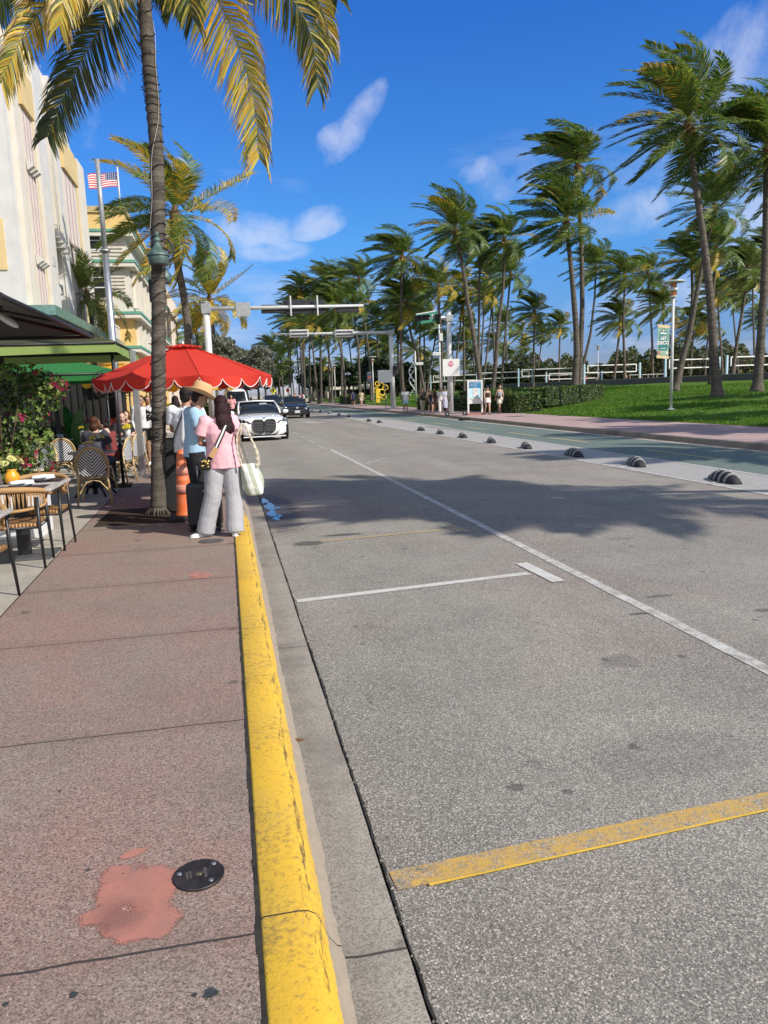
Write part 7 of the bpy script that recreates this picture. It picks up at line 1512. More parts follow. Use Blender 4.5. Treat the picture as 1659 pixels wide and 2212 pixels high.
def bistro(loc,rz,label):
    c=thing('bistro_chair',loc,rz,label,'chair','black and white chevron bistro chairs')
    # hoop frame: outer from seat up and over
    H=[]; 
    for t_ in np.linspace(-1,1,25):
        a=t_*PI*.5; H.append((.245*math.sin(a)*(1.0 if abs(t_)<.9 else .98),-.215-.05*math.cos(a),.60+.30*math.cos(a)))
    leg=lambda s_:[(s_*.25,-.27,0),(s_*.215,-.215,.42),(s_*.245,-.215,.60)]
    MB().tube(leg(-1)+H+leg(1)[::-1],.0165,9).build('back_frame',CANE,c)
    H2=[(x*.86,y+.005,.60+(z-.60)*.90) for x,y,z in H]; MB().tube([(-.16,-.185,.44)]+H2+[(.16,-.185,.44)],.010,7).build('inner_hoop',CANE,c)
    rings=[]; mb=MB(); vs=[]; nx_=12; nz_=14
    for j in range(nz_+1):
        z=.46+.40*j/nz_; wz=.165+.055*min(1,(z-.46)/.16) if z<.62 else .215*math.sqrt(max(0,1-((z-.60)/.27)**2))**.9
        wz=max(wz,.01)
        for i in range(nx_+1): x=-wz+2*wz*i/nx_; vs.append((x,-.205-.05*math.cos(min(1,abs(x)/.24)*PI/2)+.0-.02*(z-.46),z))
    mb.add(vs,[(j*(nx_+1)+i,j*(nx_+1)+i+1,(j+1)*(nx_+1)+i+1,(j+1)*(nx_+1)+i) for j in range(nz_) for i in range(nx_)],0,None,True); mb.build('backrest',CHV,c,fix=False)
    MB().lathe([(.001,.455),(.19,.455),(.215,.445),(.22,.43),(.21,.415),(.001,.41)],n=24,sy=.98).build('seat',CHS,c); MB().tube([(.222*math.cos(a),.218*math.sin(a),.43) for a in np.linspace(0,2*PI,25)],.014,7,cap=False).build('seat_ring',CANE,c)
    for s_ in (-1,1):
        MB().tube([(s_*.23,.23,0),(s_*.175,.165,.42)],.0155,8).build('leg',CANE,c)
        MB().tube([(s_*.212,.21,.14),(s_*.14,.0,.33),(s_*.232,-.24,.16)],.010,6).build('brace',CANE,c)
    for yy in (.21,-.235): MB().tube([(-.21,yy,.22),(-.10,yy*.85,.36),(0,yy*.82,.385),(.10,yy*.85,.36),(.21,yy,.22)],.010,6).build('brace',CANE,c)
    return c
CL_=[(-2.11,12.78,4,'chevron bistro chair standing alone with its back to the camera nearest the pavement'),(-2.33,14.55,-15,'chevron bistro chair under the seated person in grey'),(-2.12,15.55,75,'chevron bistro chair right of the woman in the maroon dress'),(-2.10,16.6,80,'second chevron chair of the row along the pavement edge'),(-2.06,17.7,85,'third chevron chair of the row along the pavement edge'),(-2.1,20.7,88,'fourth chevron chair of the pavement row, behind the palm trunk'),(-2.6,17.0,-95,'chevron chair half behind the maroon dress, facing the pavement'),
 (-3.62,18.0,-80,'chevron chair beside the bougainvillea, its side to the camera'),(-3.25,16.4,5,'shaded chevron chair with full back showing left of the seated pair'),(-3.9,16.9,25,'shaded chevron chair hard against the bougainvillea'),(-3.5,20.7,170,'far chevron chair behind the shaded table, left one'),(-2.75,21.0,178,'far chevron chair behind the shaded table, right one'),(-3.35,14.6,150,'dark chevron chair at the round table in deep shade'),(-2.0,23.4,80,'far chevron chair by the second white vase'),(-2.6,24.2,-60,'farthest chevron chair under the yellow parasols')]
bc=None
for (x,y,a,lb) in CL_:
    if bc is None: bc=bistro((x,y,.15),R_(a),lb)
    else: dup(bc,(x,y,.15),R_(a),lb)
GT=mat('grey zinc table top',(0.26,0.26,0.25),.35,.3,var=.15)
def rtable(loc,r,label):
    t_=thing('round_table',loc,0,label,'table','zinc-topped bistro tables'); MB().lathe([(.001,.735),(r,.735),(r,.76),(r-.01,.765),(.001,.765)],n=36,smooth=False).build('tabletop',GT,t_); MB().tube([(0,0,.04),(0,0,.735)],[.04,.03],10).build('pedestal',M_black,t_)
    for k in range(4): a=k*PI/2+.6; MB().tube([(.02*math.cos(a),.02*math.sin(a),.16),(.16*math.cos(a),.16*math.sin(a),.20),(.30*math.cos(a),.30*math.sin(a),.10),(.36*math.cos(a),.36*math.sin(a),.02)],[.03,.026,.022,.02],7).build('foot',M_black,t_)
    return t_
TL=[(-2.27,13.72,.40,'round zinc table with sunflowers beside the single chevron chair'),(-3.9,18.9,.36,'shaded table with glasses beside the bougainvillea'),(-2.3,18.3,.33,'round table with the white vase of yellow gerberas in sunlight'),(-2.3,21.9,.33,'round table with a small white vase behind the palm trunk'),(-3.1,19.6,.36,'shaded table between the two far chevron chairs'),(-2.45,16.1,.33,'small table in front of the woman in the maroon dress')]
rt=None
for (x,y,r,lb) in TL:
    if rt is None: rt=rtable((x,y,.15),.38,lb)
    else: dup(rt,(x,y,.15),.3,lb)
def vase(x,y,lb,n,pm,ce,seed,k=1.0):
    o=thing('flower_vase',(x,y,.915),0,lb,'vase','white vases of flowers on the bistro tables'); MB().lathe([(.001,0),(.05*k,0),(.06*k,.10*k),(.062*k,.16*k),(.055*k,.16*k),(.001,.14*k)],n=18).build('vase',WV,o); flowers(o,(0,0,.17*k),n,.055*k,.11*k,pm,seed,.09,ce)
vase(-2.17,13.72,'white vase of sunflowers on the table in front of the seated person in grey',6,GY2,DKC,5); vase(-2.22,18.3,'white vase of yellow gerberas in the sun right of the maroon dress',9,GY2,None,6,1.1); vase(-2.25,21.9,'white vase of yellow flowers partly behind the palm trunk',7,GY2,None,7); vase(-3.0,19.6,'vase of orange flowers on the shaded table',6,mat('orange petals',(0.6,0.25,0.03),.6),DKC,8,.9); vase(-3.5,20.0,'low vase of yellow flowers in deep shade',6,GY2,None,9,.8)
glass=mat('drinking glass',(0.35,0.37,0.38),.08,var=.1,spec=1.0)
for i,(x,y) in enumerate(((-4.05,18.8),(-3.92,18.7),(-3.82,18.86),(-3.72,18.75),(-2.42,13.66),(-2.36,13.56),(-2.30,13.62))):
    MB().lathe([(.001,0),(.03,0),(.038,.12),(.034,.12),(.027,.01),(.001,.01)],n=14).build('drinking_glass',glass,loc=(x,y,.915),label='clear empty glass in the cluster on the shaded table' if i<4 else 'clear empty glass in the cluster on the sunflower table',cat='glass',group='glasses on the shaded table' if i<4 else 'glasses on the sunflower table')
# --- fans, planters, cloth tables in the shade
def fan(x,y,z,lb,r=.27):
    f=thing('pedestal_fan',(x,y,.15),0,lb,'fan','black terrace fans'); MB().tube([(0,0,0),(0,0,z-.15)],.025,8).build('pole',M_black,f); MB().lathe([(.25,0),(.25,.04),(.03,.07)],n=16).build('base',M_black,f)
    cg=MB(); 
    for rr_ in (r,r*.7,r*.4): cg.tube([(rr_*math.cos(a),-.08+.05*(rr_/r),z-.15+rr_*math.sin(a)) for a in np.linspace(0,2*PI,25)],.007,4,cap=False)
    for k in range(18): a=2*PI*k/18; cg.tube([(.04*math.cos(a),-.09,z-.15+.04*math.sin(a)),(r*math.cos(a),-.02,z-.15+r*math.sin(a))],.004,4)
    cg.build('cage',M_black,f); mb=MB()
    for k in range(3): a=2*PI*k/3; mb.add([(.03*math.cos(a),.0,z-.15+.03*math.sin(a)),(r*.85*math.cos(a-.35),.03,z-.15+r*.85*math.sin(a-.35)),(r*.9*math.cos(a),0,z-.15+r*.9*math.sin(a)),(r*.8*math.cos(a+.4),-.03,z-.15+r*.8*math.sin(a+.4))],[(0,1,2,3)])
    mb.build('blades',M_blackm,f); MB().lathe([(.001,-.07),(.07,-.06),(.07,.10),(.001,.12)],n=12).build('motor',M_black,f,loc=(0,0,z-.15)).rotation_euler=(R_(-90),0,0)
p=onY(229,830,19); fan(p[0],19,p[2],'large black fan left of the slim black post',.32); p=onY(278,832,23); fan(p[0],23,p[2],'smaller black fan just left of the steel post',.3); p=onY(322,830,26); fan(p[0],26,p[2],'far black fan behind the palm trunk')
RF=[(0.35,0.02,0.02),(0.5,0.05,0.04),(0.25,0.015,0.02),(0.05,0.08,0.02)]
def planter(x0,x1,y,d,h,lb,pm,cols,n,top,size=.05):
    o=thing('planter',((x0+x1)/2,y,.15),0,lb,'planter'); w=x1-x0; MB().box((0,0,h/2),(w,d,h)).build('trough',pm,o,bevel=.01); MB().box((0,0,h-.01),(w-.06,d-.06,.03)).build('soil',G_earth,o)
    P=np.stack([rng.uniform(-w/2,w/2,n),rng.uniform(-d/2,d/2,n),h+top*rng.random(n)**1.2],1); make_leaves('plants',P,unit(rng.normal(size=(n,3))),size,cols,LEAFY,o); return o
planter(-4.6,-2.9,23.6,.4,.75,'trough of red flowers on the dark barrier deep under the canopies',M_blackm,RF,1500,.35); planter(-4.9,-3.1,26.5,.4,.8,'second trough of red flowers farther under the canopies',M_blackm,RF,1200,.35)
planter(-5.6,-3.6,30,.5,.8,'green potted shrubs row at the back of the terrace',M_blackm,MIDG,2500,1.2,.09)
wcloth=mat('white table cloth',(0.6,0.6,0.58),.9)
for i,(x,y) in enumerate(((-3.9,24.6),(-3.4,28),(-3.0,32.5),(-2.2,29.5))):
    o=thing('cloth_table',(x,y,.15),.1*i,['white cloth table just behind the red flower trough','white cloth table under the first yellow parasol','white cloth table farthest along the terrace','white cloth table near the pavement edge'][i],'table','white cloth tables'); n=40; vs=[(0,0,.76)]+[(.42*math.cos(2*PI*k/n),.42*math.sin(2*PI*k/n),.755) for k in range(n)]+[((.46+.03*math.sin(k*1.9))*math.cos(2*PI*k/n),(.46+.03*math.sin(k*1.9))*math.sin(2*PI*k/n),.25) for k in range(n)]
    MB().add(vs,[(0,1+k,1+(k+1)%n) for k in range(n)]+[(1+k,1+n+k,1+n+(k+1)%n,1+(k+1)%n) for k in range(n)],0,None,True).build('cloth',wcloth,o,fix=False); MB().tube([(0,0,0),(0,0,.7)],.04,8).build('pedestal',M_black,o)
o=thing('backdrop',(-4.9,24.2,.15),0,'black slatted screen added for deep shade behind the red flower trough','backdrop'); MB().box((0,0,1.2),(4.0,.06,2.4)).build('panel',M_dark,o); mb=MB(); [mb.box((-1.9+k*.2,-.05,1.2),(.05,.04,2.4)) for k in range(20)]; mb.build('slats',M_black,o)  # slatted panel added to stand in for the dark shade beyond
# dark bar block added behind so that the deep shade stays deep
o=thing('shade_bar',(-8.5,19,.15),0,'dark cafe bar added to deepen the shade behind the bougainvillea','bar'); MB().box((0,4,1.1),(1.0,11,2.2)).build('counter',mat('dark bar timber',(0.03,0.022,0.018),.6),o); MB().box((.3,4,2.5),(1.6,11.4,.2)).build('canopy',M_dark,o)
# banana leaves
o=thing('banana_plant',(-3.95,21.5,.15),0,'banana plant with one tall upright leaf in the shade','plant'); MB().lathe([(.22,0),(.26,.4),(.22,.42)],n=16).build('pot',M_blackm,o)
for k,(a,l,wd,el) in enumerate(((.3,1.6,.17,1.35),(2.0,1.3,.16,1.1),(3.7,1.2,.16,1.0),(5.1,1.4,.15,.95),(1.2,1.1,.14,.8))):
    P=curve((math.cos(a)*math.cos(el),math.sin(a)*math.cos(el),math.sin(el)),l,.6,(0,0,0),10,(0,0,.4)); vs=[]
    for i,p in enumerate(P):
        q=i/10; w_=wd*math.sin(PI*min(1,q*.85+.12))**.7; s_=np.array([-math.sin(a),math.cos(a),0]); vs+=[tuple(p-s_*w_+np.array([0,0,.02])),tuple(p),tuple(p+s_*w_+np.array([0,0,.02]))]
    MB().add(vs,[(3*i+j,3*i+j+1,3*i+j+4,3*i+j+3) for i in range(10) for j in range(2)],0,None,True).build('leaf',mat('banana leaf green',(0.06,0.17,0.05),.4,var=.3),o,fix=False)
# --- white planter with bougainvillea
o=thing('planter',(-2.86,10.05,.15),0,'white square planter block behind the far rope chair','planter'); MB().box((0,0,.27),(1.2,.62,.54)).build('trough',mat('white painted block',(0.72,0.72,0.70),.7,var=.05,dirt=.1),o,bevel=.012); MB().box((0,0,.535),(1.1,.52,.02)).build('soil',G_earth,o)
bv=thing('bougainvillea',(-3.1,11.4,.15),0,'bougainvillea bush with green leaves and magenta bracts at the left edge','shrub')
BG=[(0.09,0.16,0.03),(0.05,0.10,0.02),(0.16,0.24,0.05),(0.025,0.05,0.012),(0.22,0.28,0.08)]; BM=[(0.45,0.03,0.10),(0.55,0.05,0.16),(0.35,0.02,0.05),(0.30,0.05,0.04)]
ells=[((-.25,0,1.2),(.75,.75,.95)),((-.5,.2,.7),(.8,.8,.7)),((.0,-.3,.55),(.55,.55,.5)),((.35,.3,1.75),(.55,.5,.32)),((-.6,-.2,1.8),(.6,.5,.45)),((.45,.1,1.05),(.28,.35,.55)),((.55,.5,1.85),(.35,.35,.2))]
P,Nn=leaf_cloud(ells,6500,.07,BG,.35); Q,_q=leaf_cloud(ells,900,.06,BM,.75); Q=Q[rng.integers(0,len(Q),110)].repeat(9,0); Q=Q+rng.normal(0,.035,Q.shape)
v1,f1,c1=leaves(P,.075,pick(BG,len(P),None,.3),Nn,.62); v2,f2,c2=leaves(Q,.055,pick(BM,len(Q),None,.3),unit(rng.normal(size=Q.shape)),.8)
me=fast_mesh('foliage',np.concatenate([v1,v2]),np.concatenate([f1,f2+len(v1)]),np.concatenate([c1,c2])); me.materials.append(LEAFY); link('foliage',me,bv)
mb=MB()
for k in range(26):
    a=random.uniform(0,2*PI); r=random.uniform(.1,.9); z=random.uniform(1.0,2.1); mb.tube([(random.uniform(-.2,.2),random.uniform(-.2,.2),.1),(r*.5*math.cos(a),r*.5*math.sin(a),z*.6),(r*math.cos(a),r*math.sin(a),z)],[.014,.009,.003],5)
mb.build('stems',mat('woody stems',(0.10,0.06,0.04),.8),bv)
tl_=thing('trellis',(-3.2,11.9,.15),0,'pale timber trellis frame half buried in the bougainvillea','trellis')
for x in (-.9,-.2,.35): MB().box((x,0,1.0),(.05,.05,2.0)).build('upright',M_grey,tl_)
for z in (.5,1.25,1.62): MB().box((-.3,-.04,z),(1.4,.04,.05)).build('rail',M_grey,tl_)
vine=thing('vine',(-3.75,15.4,.15),0,'light green vine hanging below the lime-edged canopy','vine'); ells=[((.0,0,2.15),(.45,.25,.20)),((.25,.2,1.95),(.18,.15,.22))]; P,Nn=leaf_cloud(ells,380,.08,BG,.3); make_leaves('foliage',P,Nn,.10,[(0.20,0.30,0.06),(0.12,0.2,0.04),(0.3,0.36,0.10)],LEAFY,vine); MB().tube([(-1.0,0,2.3),(-.2,.1,2.15),(.5,.1,1.9)],.012,5).build('stem',HUSK,vine)
# --- host stand, cone, tape
hs_=thing('host_stand',(-.66,11.75,.15),R_(-4),'black host stand with a pale sloping menu top beside the palm trunk','host stand')
MB().box((0,0,.52),(.66,.46,1.04)).build('body',M_blackm,hs_,bevel=.01); MB().prism([(-.25,1.04),(.25,1.04),(.25,1.24),(-.25,1.10)],-.34,.34,ax='x').build('menu_case',mat('menu case grey',(0.44,0.44,0.42),.4,.2,dirt=.2),hs_,bevel=.006)
mn=MB().add([(-.31,-.252,1.105),(.31,-.252,1.105),(.31,.24,1.247),(-.31,.24,1.247)],[(0,1,2,3)]).build('menu_sheet',mat('menu sheet',(0.62,0.60,0.55),.4,var=.2,scale=14),hs_)
for x,c in ((-.16,GY2),(.1,M_dark)): MB().lathe([(.045,0),(.045,.004),(.001,.005)],(x,-.05,1.166),n=16).build('menu_picture',c,mn)
MB().box((.0,-.235,.80),(.12,.012,.012)).build('handle',M_grey,hs_)
cn=thing('channelizer_cone',(-.615,10.42,.15),0,'tall faded orange channelizer cone on a black rubber base by the palm','traffic cone')
orr,t,b=_new('weathered orange plastic'); co=objco(t); c=mixrgb(t,ramp(t,noise(t,co,7,6,.7),[(.42,0),(.7,1)]),(0.72,0.13,0.025),(0.62,0.25,0.13)); c=mixrgb(t,ramp(t,noise(t,co,40,5,.8),[(.6,0),(.72,.8)]),c,(0.12,0.05,0.03)); t.links.new(c,b.inputs['Base Color']); b.inputs['Roughness'].default_value=.55
MB().lathe([(.135,.07),(.13,.09),(.112,.14),(.098,.40),(.092,.52),(.094,.53),(.092,.55),(.086,.56),(.078,.74),(.080,.75),(.076,.77),(.066,.86),(.05,.915),(.03,.935),(.001,.94)],n=28).build('cone',orr,cn)
MB().box((0,0,.035),(.42,.40,.07)).build('base',M_blackm,cn,bevel=.02); mb=MB()
for z0,z1,r in ((.60,.72,.090),(.36,.48,.1005)): mb.lathe([(r-.004+.010*(1 if z0<.5 else 0),z0),(r-.011+.012*(1 if z0<.5 else 0),z1)],n=28)
mb.build('sleeve',mat('faded pink reflective sleeve',(0.70,0.28,0.20),.4,var=.2,scale=20),cn)
# ================================================================ PEOPLE
FOLD=bpy.data.textures.new('folds','CLOUDS'); FOLD.noise_scale=0.10; FOLD.noise_depth=2
def solid(mb,name,m,parent,vox=.012,smooth=4,disp=0.0,**tags):
    me=mb.mesh(name+'_raw')
    import bmesh; bm=bmesh.new(); bm.from_mesh(me); bmesh.ops.recalc_face_normals(bm,faces=bm.faces); bm.to_mesh(me); bm.free()
    o=bpy.data.objects.new('tmp',me); S.collection.objects.link(o)
    r=o.modifiers.new('r','REMESH'); r.mode='VOXEL'; r.voxel_size=vox; r.use_smooth_shade=True
    s=o.modifiers.new('s','SMOOTH'); s.factor=.5; s.iterations=smooth
    if disp: d=o.modifiers.new('d','DISPLACE'); d.texture=FOLD; d.strength=disp; d.mid_level=.5; d.texture_coords='LOCAL'
    dg=bpy.context.evaluated_depsgraph_get(); me2=bpy.data.meshes.new_from_object(o.evaluated_get(dg)); bpy.data.objects.remove(o); bpy.data.meshes.remove(me)
    me2.name=name; me2.materials.clear()
    for x in (m if isinstance(m,(list,tuple)) else [m]): me2.materials.append(x)
    me2.polygons.foreach_set('use_smooth',[True]*len(me2.polygons)); return link(name,me2,parent,**tags)
_mc={}
def cm(name,col,rough=.85,**k):
    key=(name,col)
    if key not in _mc: _mc[key]=mat(name,col,rough,var=k.pop('var',.06),scale=k.pop('scale',5),bmp=k.pop('bmp',.15),bscale=k.pop('bscale',180),**k)
    return _mc[key]
def skin(col):
    key=('skin',col)
    if key not in _mc:
        m,t,b=_new('skin'); co=objco(t); t.links.new(mixrgb(t,noise(t,co,9,4),col,tuple(x*.8 for x in col)),b.inputs['Base Color']); b.inputs['Roughness'].default_value=.5; b.inputs['Subsurface Weight'].default_value=.08; b.inputs['Subsurface Radius'].default_value=(.02,.008,.004); _mc[key]=m
    return _mc[key]
LIGHTSK=(0.52,0.31,0.22); TANSK=(0.36,0.19,0.115); PALESK=(0.60,0.38,0.29)
def ell_ring(c,rx,ry,n=16,tilt=0): return [(c[0]+rx*math.cos(2*PI*k/n),c[1]+ry*math.sin(2*PI*k/n)*math.cos(tilt),c[2]+ry*math.sin(2*PI*k/n)*math.sin(tilt)) for k in range(n)]
def pose_stand(w=.18,hip=.095):
    return dict(P=(0,0,.93),C=(0,0,1.24),N=(0,-.005,1.43),Hd=(0,.025,1.575),LS=(-w,0,1.385),RS=(w,0,1.385),LE=(-w-.05,-.02,1.10),RE=(w+.05,-.02,1.10),LW=(-w-.05,.06,.85),RW=(w+.05,.06,.85),
      LH=(-hip,0,.90),RH=(hip,0,.90),LK=(-hip-.005,.02,.49),RK=(hip+.005,.02,.49),LA=(-hip-.01,-.01,.085),RA=(hip+.01,-.01,.085),LT=(-.03,1),RT=(.03,1))
def pose_walk(ph=1,w=.18,st=.24):
    p=pose_stand(w); s=ph
    p.update(LK=(-.09,.14*s,.50),LA=(-.08,.16*s if s>0 else -.30,.09 if s>0 else .16),RK=(.09,-.04*s+.04,.49),RA=(.08,-.26*s if s>0 else .18,.15 if s>0 else .09),LE=(-w-.04,-.09*s,1.11),LW=(-w-.05,-.04*s,.87),RE=(w+.04,.07*s,1.11),RW=(w+.03,.20*s,.90)); return p
def pose_sit(lean=0,w=.17):
    return dict(P=(0,0,.56),C=(0,.02+lean*.5,.86),N=(0,.03+lean,1.05),Hd=(0,.07+lean*1.2,1.20),LS=(-w,.02+lean,1.01),RS=(w,.02+lean,1.01),LE=(-w-.06,.10+lean,.76),RE=(w+.06,.10+lean,.76),LW=(-.12,.32+lean,.80),RW=(.12,.32+lean,.80),
      LH=(-.10,.02,.53),RH=(.10,.02,.53),LK=(-.11,.43,.52),RK=(.11,.43,.52),LA=(-.11,.40,.09),RA=(.11,.40,.09),LT=(-.03,1),RT=(.03,1))
def V3(p): return Vector(p)
def person(loc,rz,label,H=1.7,pose=None,sk=LIGHTSK,top=None,bottom=None,hair=None,shoes=(.7,.7,.7),hero=False,female=False,hat=None,extra=None,group=None,headturn=0.0,nod=0.0):
    """top=(colour,sleeve,hem_z,loose)  bottom=(kind,colour,loose)  hair=(kind,colour)"""
    J={k:(V3(v) if len(v)==3 else v) for k,v in (pose or pose_stand(.165 if female else .185)).items()}
    r=thing('person',loc,rz,label,'person',group,sc=H/1.70); vox=.0085 if hero else .013
    mb=MB(); P,C,N_,Hd=J['P'],J['C'],J['N'],J['Hd']; wy=1.0
    sw=abs(J['RS'].x-J['LS'].x)/2
    spine=[(P-V3((0,0,.06)),.15 if female else .145,.10),(P,.165 if female else .155,.11),(P.lerp(C,.5),.125 if female else .14,.092),(C,.145 if female else .165,.105),(C.lerp(N_,.55),.15 if female else .175,.10),(C.lerp(N_,.82),.115,.075),(N_,.06,.058),(N_.lerp(Hd,.55),.050,.052)]
    mb.loft([ell_ring(c,a,b) for c,a,b in spine])
    for s_ in 'LR':
        S_,E_,W_=J[s_+'S'],J[s_+'E'],J[s_+'W']; f=.88 if female else 1.0
        mb.ball(tuple(S_),.055*f,10,7); mb.tube([S_,S_.lerp(E_,.4),E_],[.050*f,.046*f,.037*f],10); mb.ball(tuple(E_),.037*f,8,6); mb.tube([E_,E_.lerp(W_,.35),W_],[.037*f,.040*f,.026*f],10)
        Hh,K_,A_k=J[s_+'H'],J[s_+'K'],J[s_+'A']; mb.tube([Hh+V3((0,0,.03)),Hh.lerp(K_,.35),K_],[.088,.080,.054],12); mb.ball(tuple(K_),.054,10,7); mb.tube([K_,K_.lerp(A_k,.32),A_k],[.052,.056,.034],12)
        t_=J[s_+'T']; d=V3((t_[0],t_[1],0)).normalized(); mb.tube([A_k-d*.045-V3((0,0,.045)),A_k+d*.05-V3((0,0,.045)),A_k+d*.155-V3((0,0,.06))],[.034,.038,.024],8,sy=.8)
        # hand: palm, four fingers of unequal length, thumb from the side of the palm
        dw=(W_-E_).normalized(); up=J.get(s_+'U'); side=(V3((0,1,0)) if abs(dw.y)<.8 else V3((0,0,1))); side=(side-dw*side.dot(dw)).normalized(); nrm=dw.cross(side)*(1 if s_=='L' else -1)
        k=.92 if female else 1.0; pc=W_+dw*.045*k; mb.tube([W_,W_+dw*.03*k,W_+dw*.085*k],[.024,.036*k,.036*k],10,sy=.45 if abs(side.dot(V3((0,0,1))))<.5 else 1.0)
        curl=.55
        for i,ln in enumerate((.070,.078,.072,.056)):
            o_=W_+dw*.082*k+side*(.030-.020*i)*k; a1=o_+(dw*.92+nrm*.30*curl).normalized()*ln*.45*k; a2=a1+(dw*.75+nrm*.8*curl).normalized()*ln*.33*k; a3=a2+(dw*.45+nrm*1.1*curl).normalized()*ln*.25*k
            mb.tube([o_-dw*.02,a1,a2,a3],[.0105,.0095,.0085,.0072] if hero else [.012,.012,.011,.010],6)
        o_=W_+dw*.025*k+side*.030*k; mb.tube([o_,o_+side*.028+dw*.02+nrm*.008,o_+side*.030+dw*.055+nrm*.016],[.013,.0115,.009],6)
    # head in its own frame
    HM=Matrix.Rotation(headturn,3,'Z')@Matrix.Rotation(-nod,3,'X')
    def hp(x,y,z): q=HM@V3((x,y,z)); return (Hd.x+q.x,Hd.y+q.y,Hd.z+q.z)
    def hball(c,rr_,sc): 
        n=len(mb.v); mb.ball((0,0,0),rr_,14,10,sc=sc)
        for i in range(n,len(mb.v)): v=mb.v[i]; mb.v[i]=hp(c[0]+v[0],c[1]+v[1],c[2]+v[2])
    hball((0,-.012,.025),.1,(.76,.92,.98)); hball((0,.018,-.045),.07,(.86,1.0,.95)); hball((0,.055,-.082),.026,(1.1,.9,.8)); hball((0,.083,-.012),.012,(.85,1.0,1.9)); hball((0,.093,-.028),.0135,(1.05,.95,.75)); hball((0,.072,.022),.03,(1.6,.5,.4)); hball((0,.078,-.055),.011,(1.9,.8,.65))
    for s_ in (-1,1): hball((s_*.078,-.008,-.012),.022,(.35,.7,1.25)); hball((s_*.034,.055,-.028),.028,(.9,.8,.9))
    body=solid(mb,'body',skin(sk),r,vox,3)
    em=MB(); 
    for s_ in (-1,1): 
        n=len(em.v); em.ball((0,0,0),.0095,8,6,sc=(1.3,.55,.8)); 
        for i in range(n,len(em.v)): v=em.v[i]; em.v[i]=hp(s_*.031+v[0],.0775+v[1],.003+v[2])
    em.build('eyes',M_dark,body)
    em=MB(); em.tube([hp(-.022,.0815,-.057),hp(0,.0865,-.0565),hp(.022,.0815,-.057)],[.003,.005,.003],6); em.build('lips',cm('lips',(0.30,0.10,0.08)),body)
    for s_ in (-1,1): MB().tube([hp(s_*.018,.088,.019),hp(s_*.034,.085,.024),hp(s_*.05,.072,.018)],[.003,.0042,.002],5).build('eyebrow',M_dark,body)
    # clothes
    if top:
        col,sleeve,hem,loose=top[:4]; mb=MB(); L_=loose; tm=top[4] if len(top)>4 else cm('cloth top',col)
        Pz=P+V3((0,0,hem-P.z)) if hem is not None else P
        rings=[]
        if hem is not None and hem<P.z: rings.append((V3((P.x,P.y,hem)),(.172 if female else .165)+L_*1.1,.115+L_))
        elif hem is not None: rings.append((P.lerp(C,(hem-P.z)/max(.01,C.z-P.z)),.13+L_,.095+L_))
        if hem is None or hem<P.z+.02: rings+= [(P,.166+L_,.112+L_)]
        if hem is None or hem<P.lerp(C,.5).z: rings+=[(P.lerp(C,.5),(.130 if female else .145)+L_,.098+L_)]
        rings+=[(C,(.15 if female else .168)+L_*.8,.110+L_*.8),(C.lerp(N_,.55),(.155 if female else .18)+L_*.4,.105+L_*.5)]
        if sleeve!='strap': rings+=[(C.lerp(N_,.83),.125+L_*.3,.082+L_*.3),(N_-V3((0,0,.005)),.072,.070)]
        else: rings[-1]=(C.lerp(N_,.30),.150+L_*.3,.108+L_*.4)
        mb.loft([ell_ring(c,a,b,20) for c,a,b in rings])
        if sleeve=='strap':
            for s_ in (-1,1): mb.tube([C.lerp(N_,.25)+V3((s_*.09,.105,0)),C.lerp(N_,.9)+V3((s_*.10,.02,.015)),C.lerp(N_,.25)+V3((s_*.09,-.10,0))],.013,6)
        for s_ in 'LR':
            S_,E_,W_=J[s_+'S'],J[s_+'E'],J[s_+'W']
            if sleeve=='short': q=S_.lerp(E_,.66); mb.ball(tuple(S_),.062+L_*.5,12,8); mb.tube([C.lerp(S_,.6)+V3((0,0,.03)),S_,q],[.07,.062+L_*.55,.058+L_*.9],14)
            elif sleeve=='cap': mb.ball(tuple(S_),.062+L_*.3,12,8); mb.tube([C.lerp(S_,.6)+V3((0,0,.03)),S_,S_.lerp(E_,.25)],[.07,.060+L_*.3,.058+L_*.4],14)
            elif sleeve=='long': mb.ball(tuple(S_),.062+L_*.5,12,8); mb.tube([C.lerp(S_,.6)+V3((0,0,.03)),S_,E_,E_.lerp(W_,.9)],[.07,.06+L_*.5,.052+L_*.5,.040+L_*.5],14); mb.ball(tuple(E_),.05+L_*.4,8,6)
        solid(mb,'top',tm,r,.0085 if hero else .013,3,.014 if hero else .008)
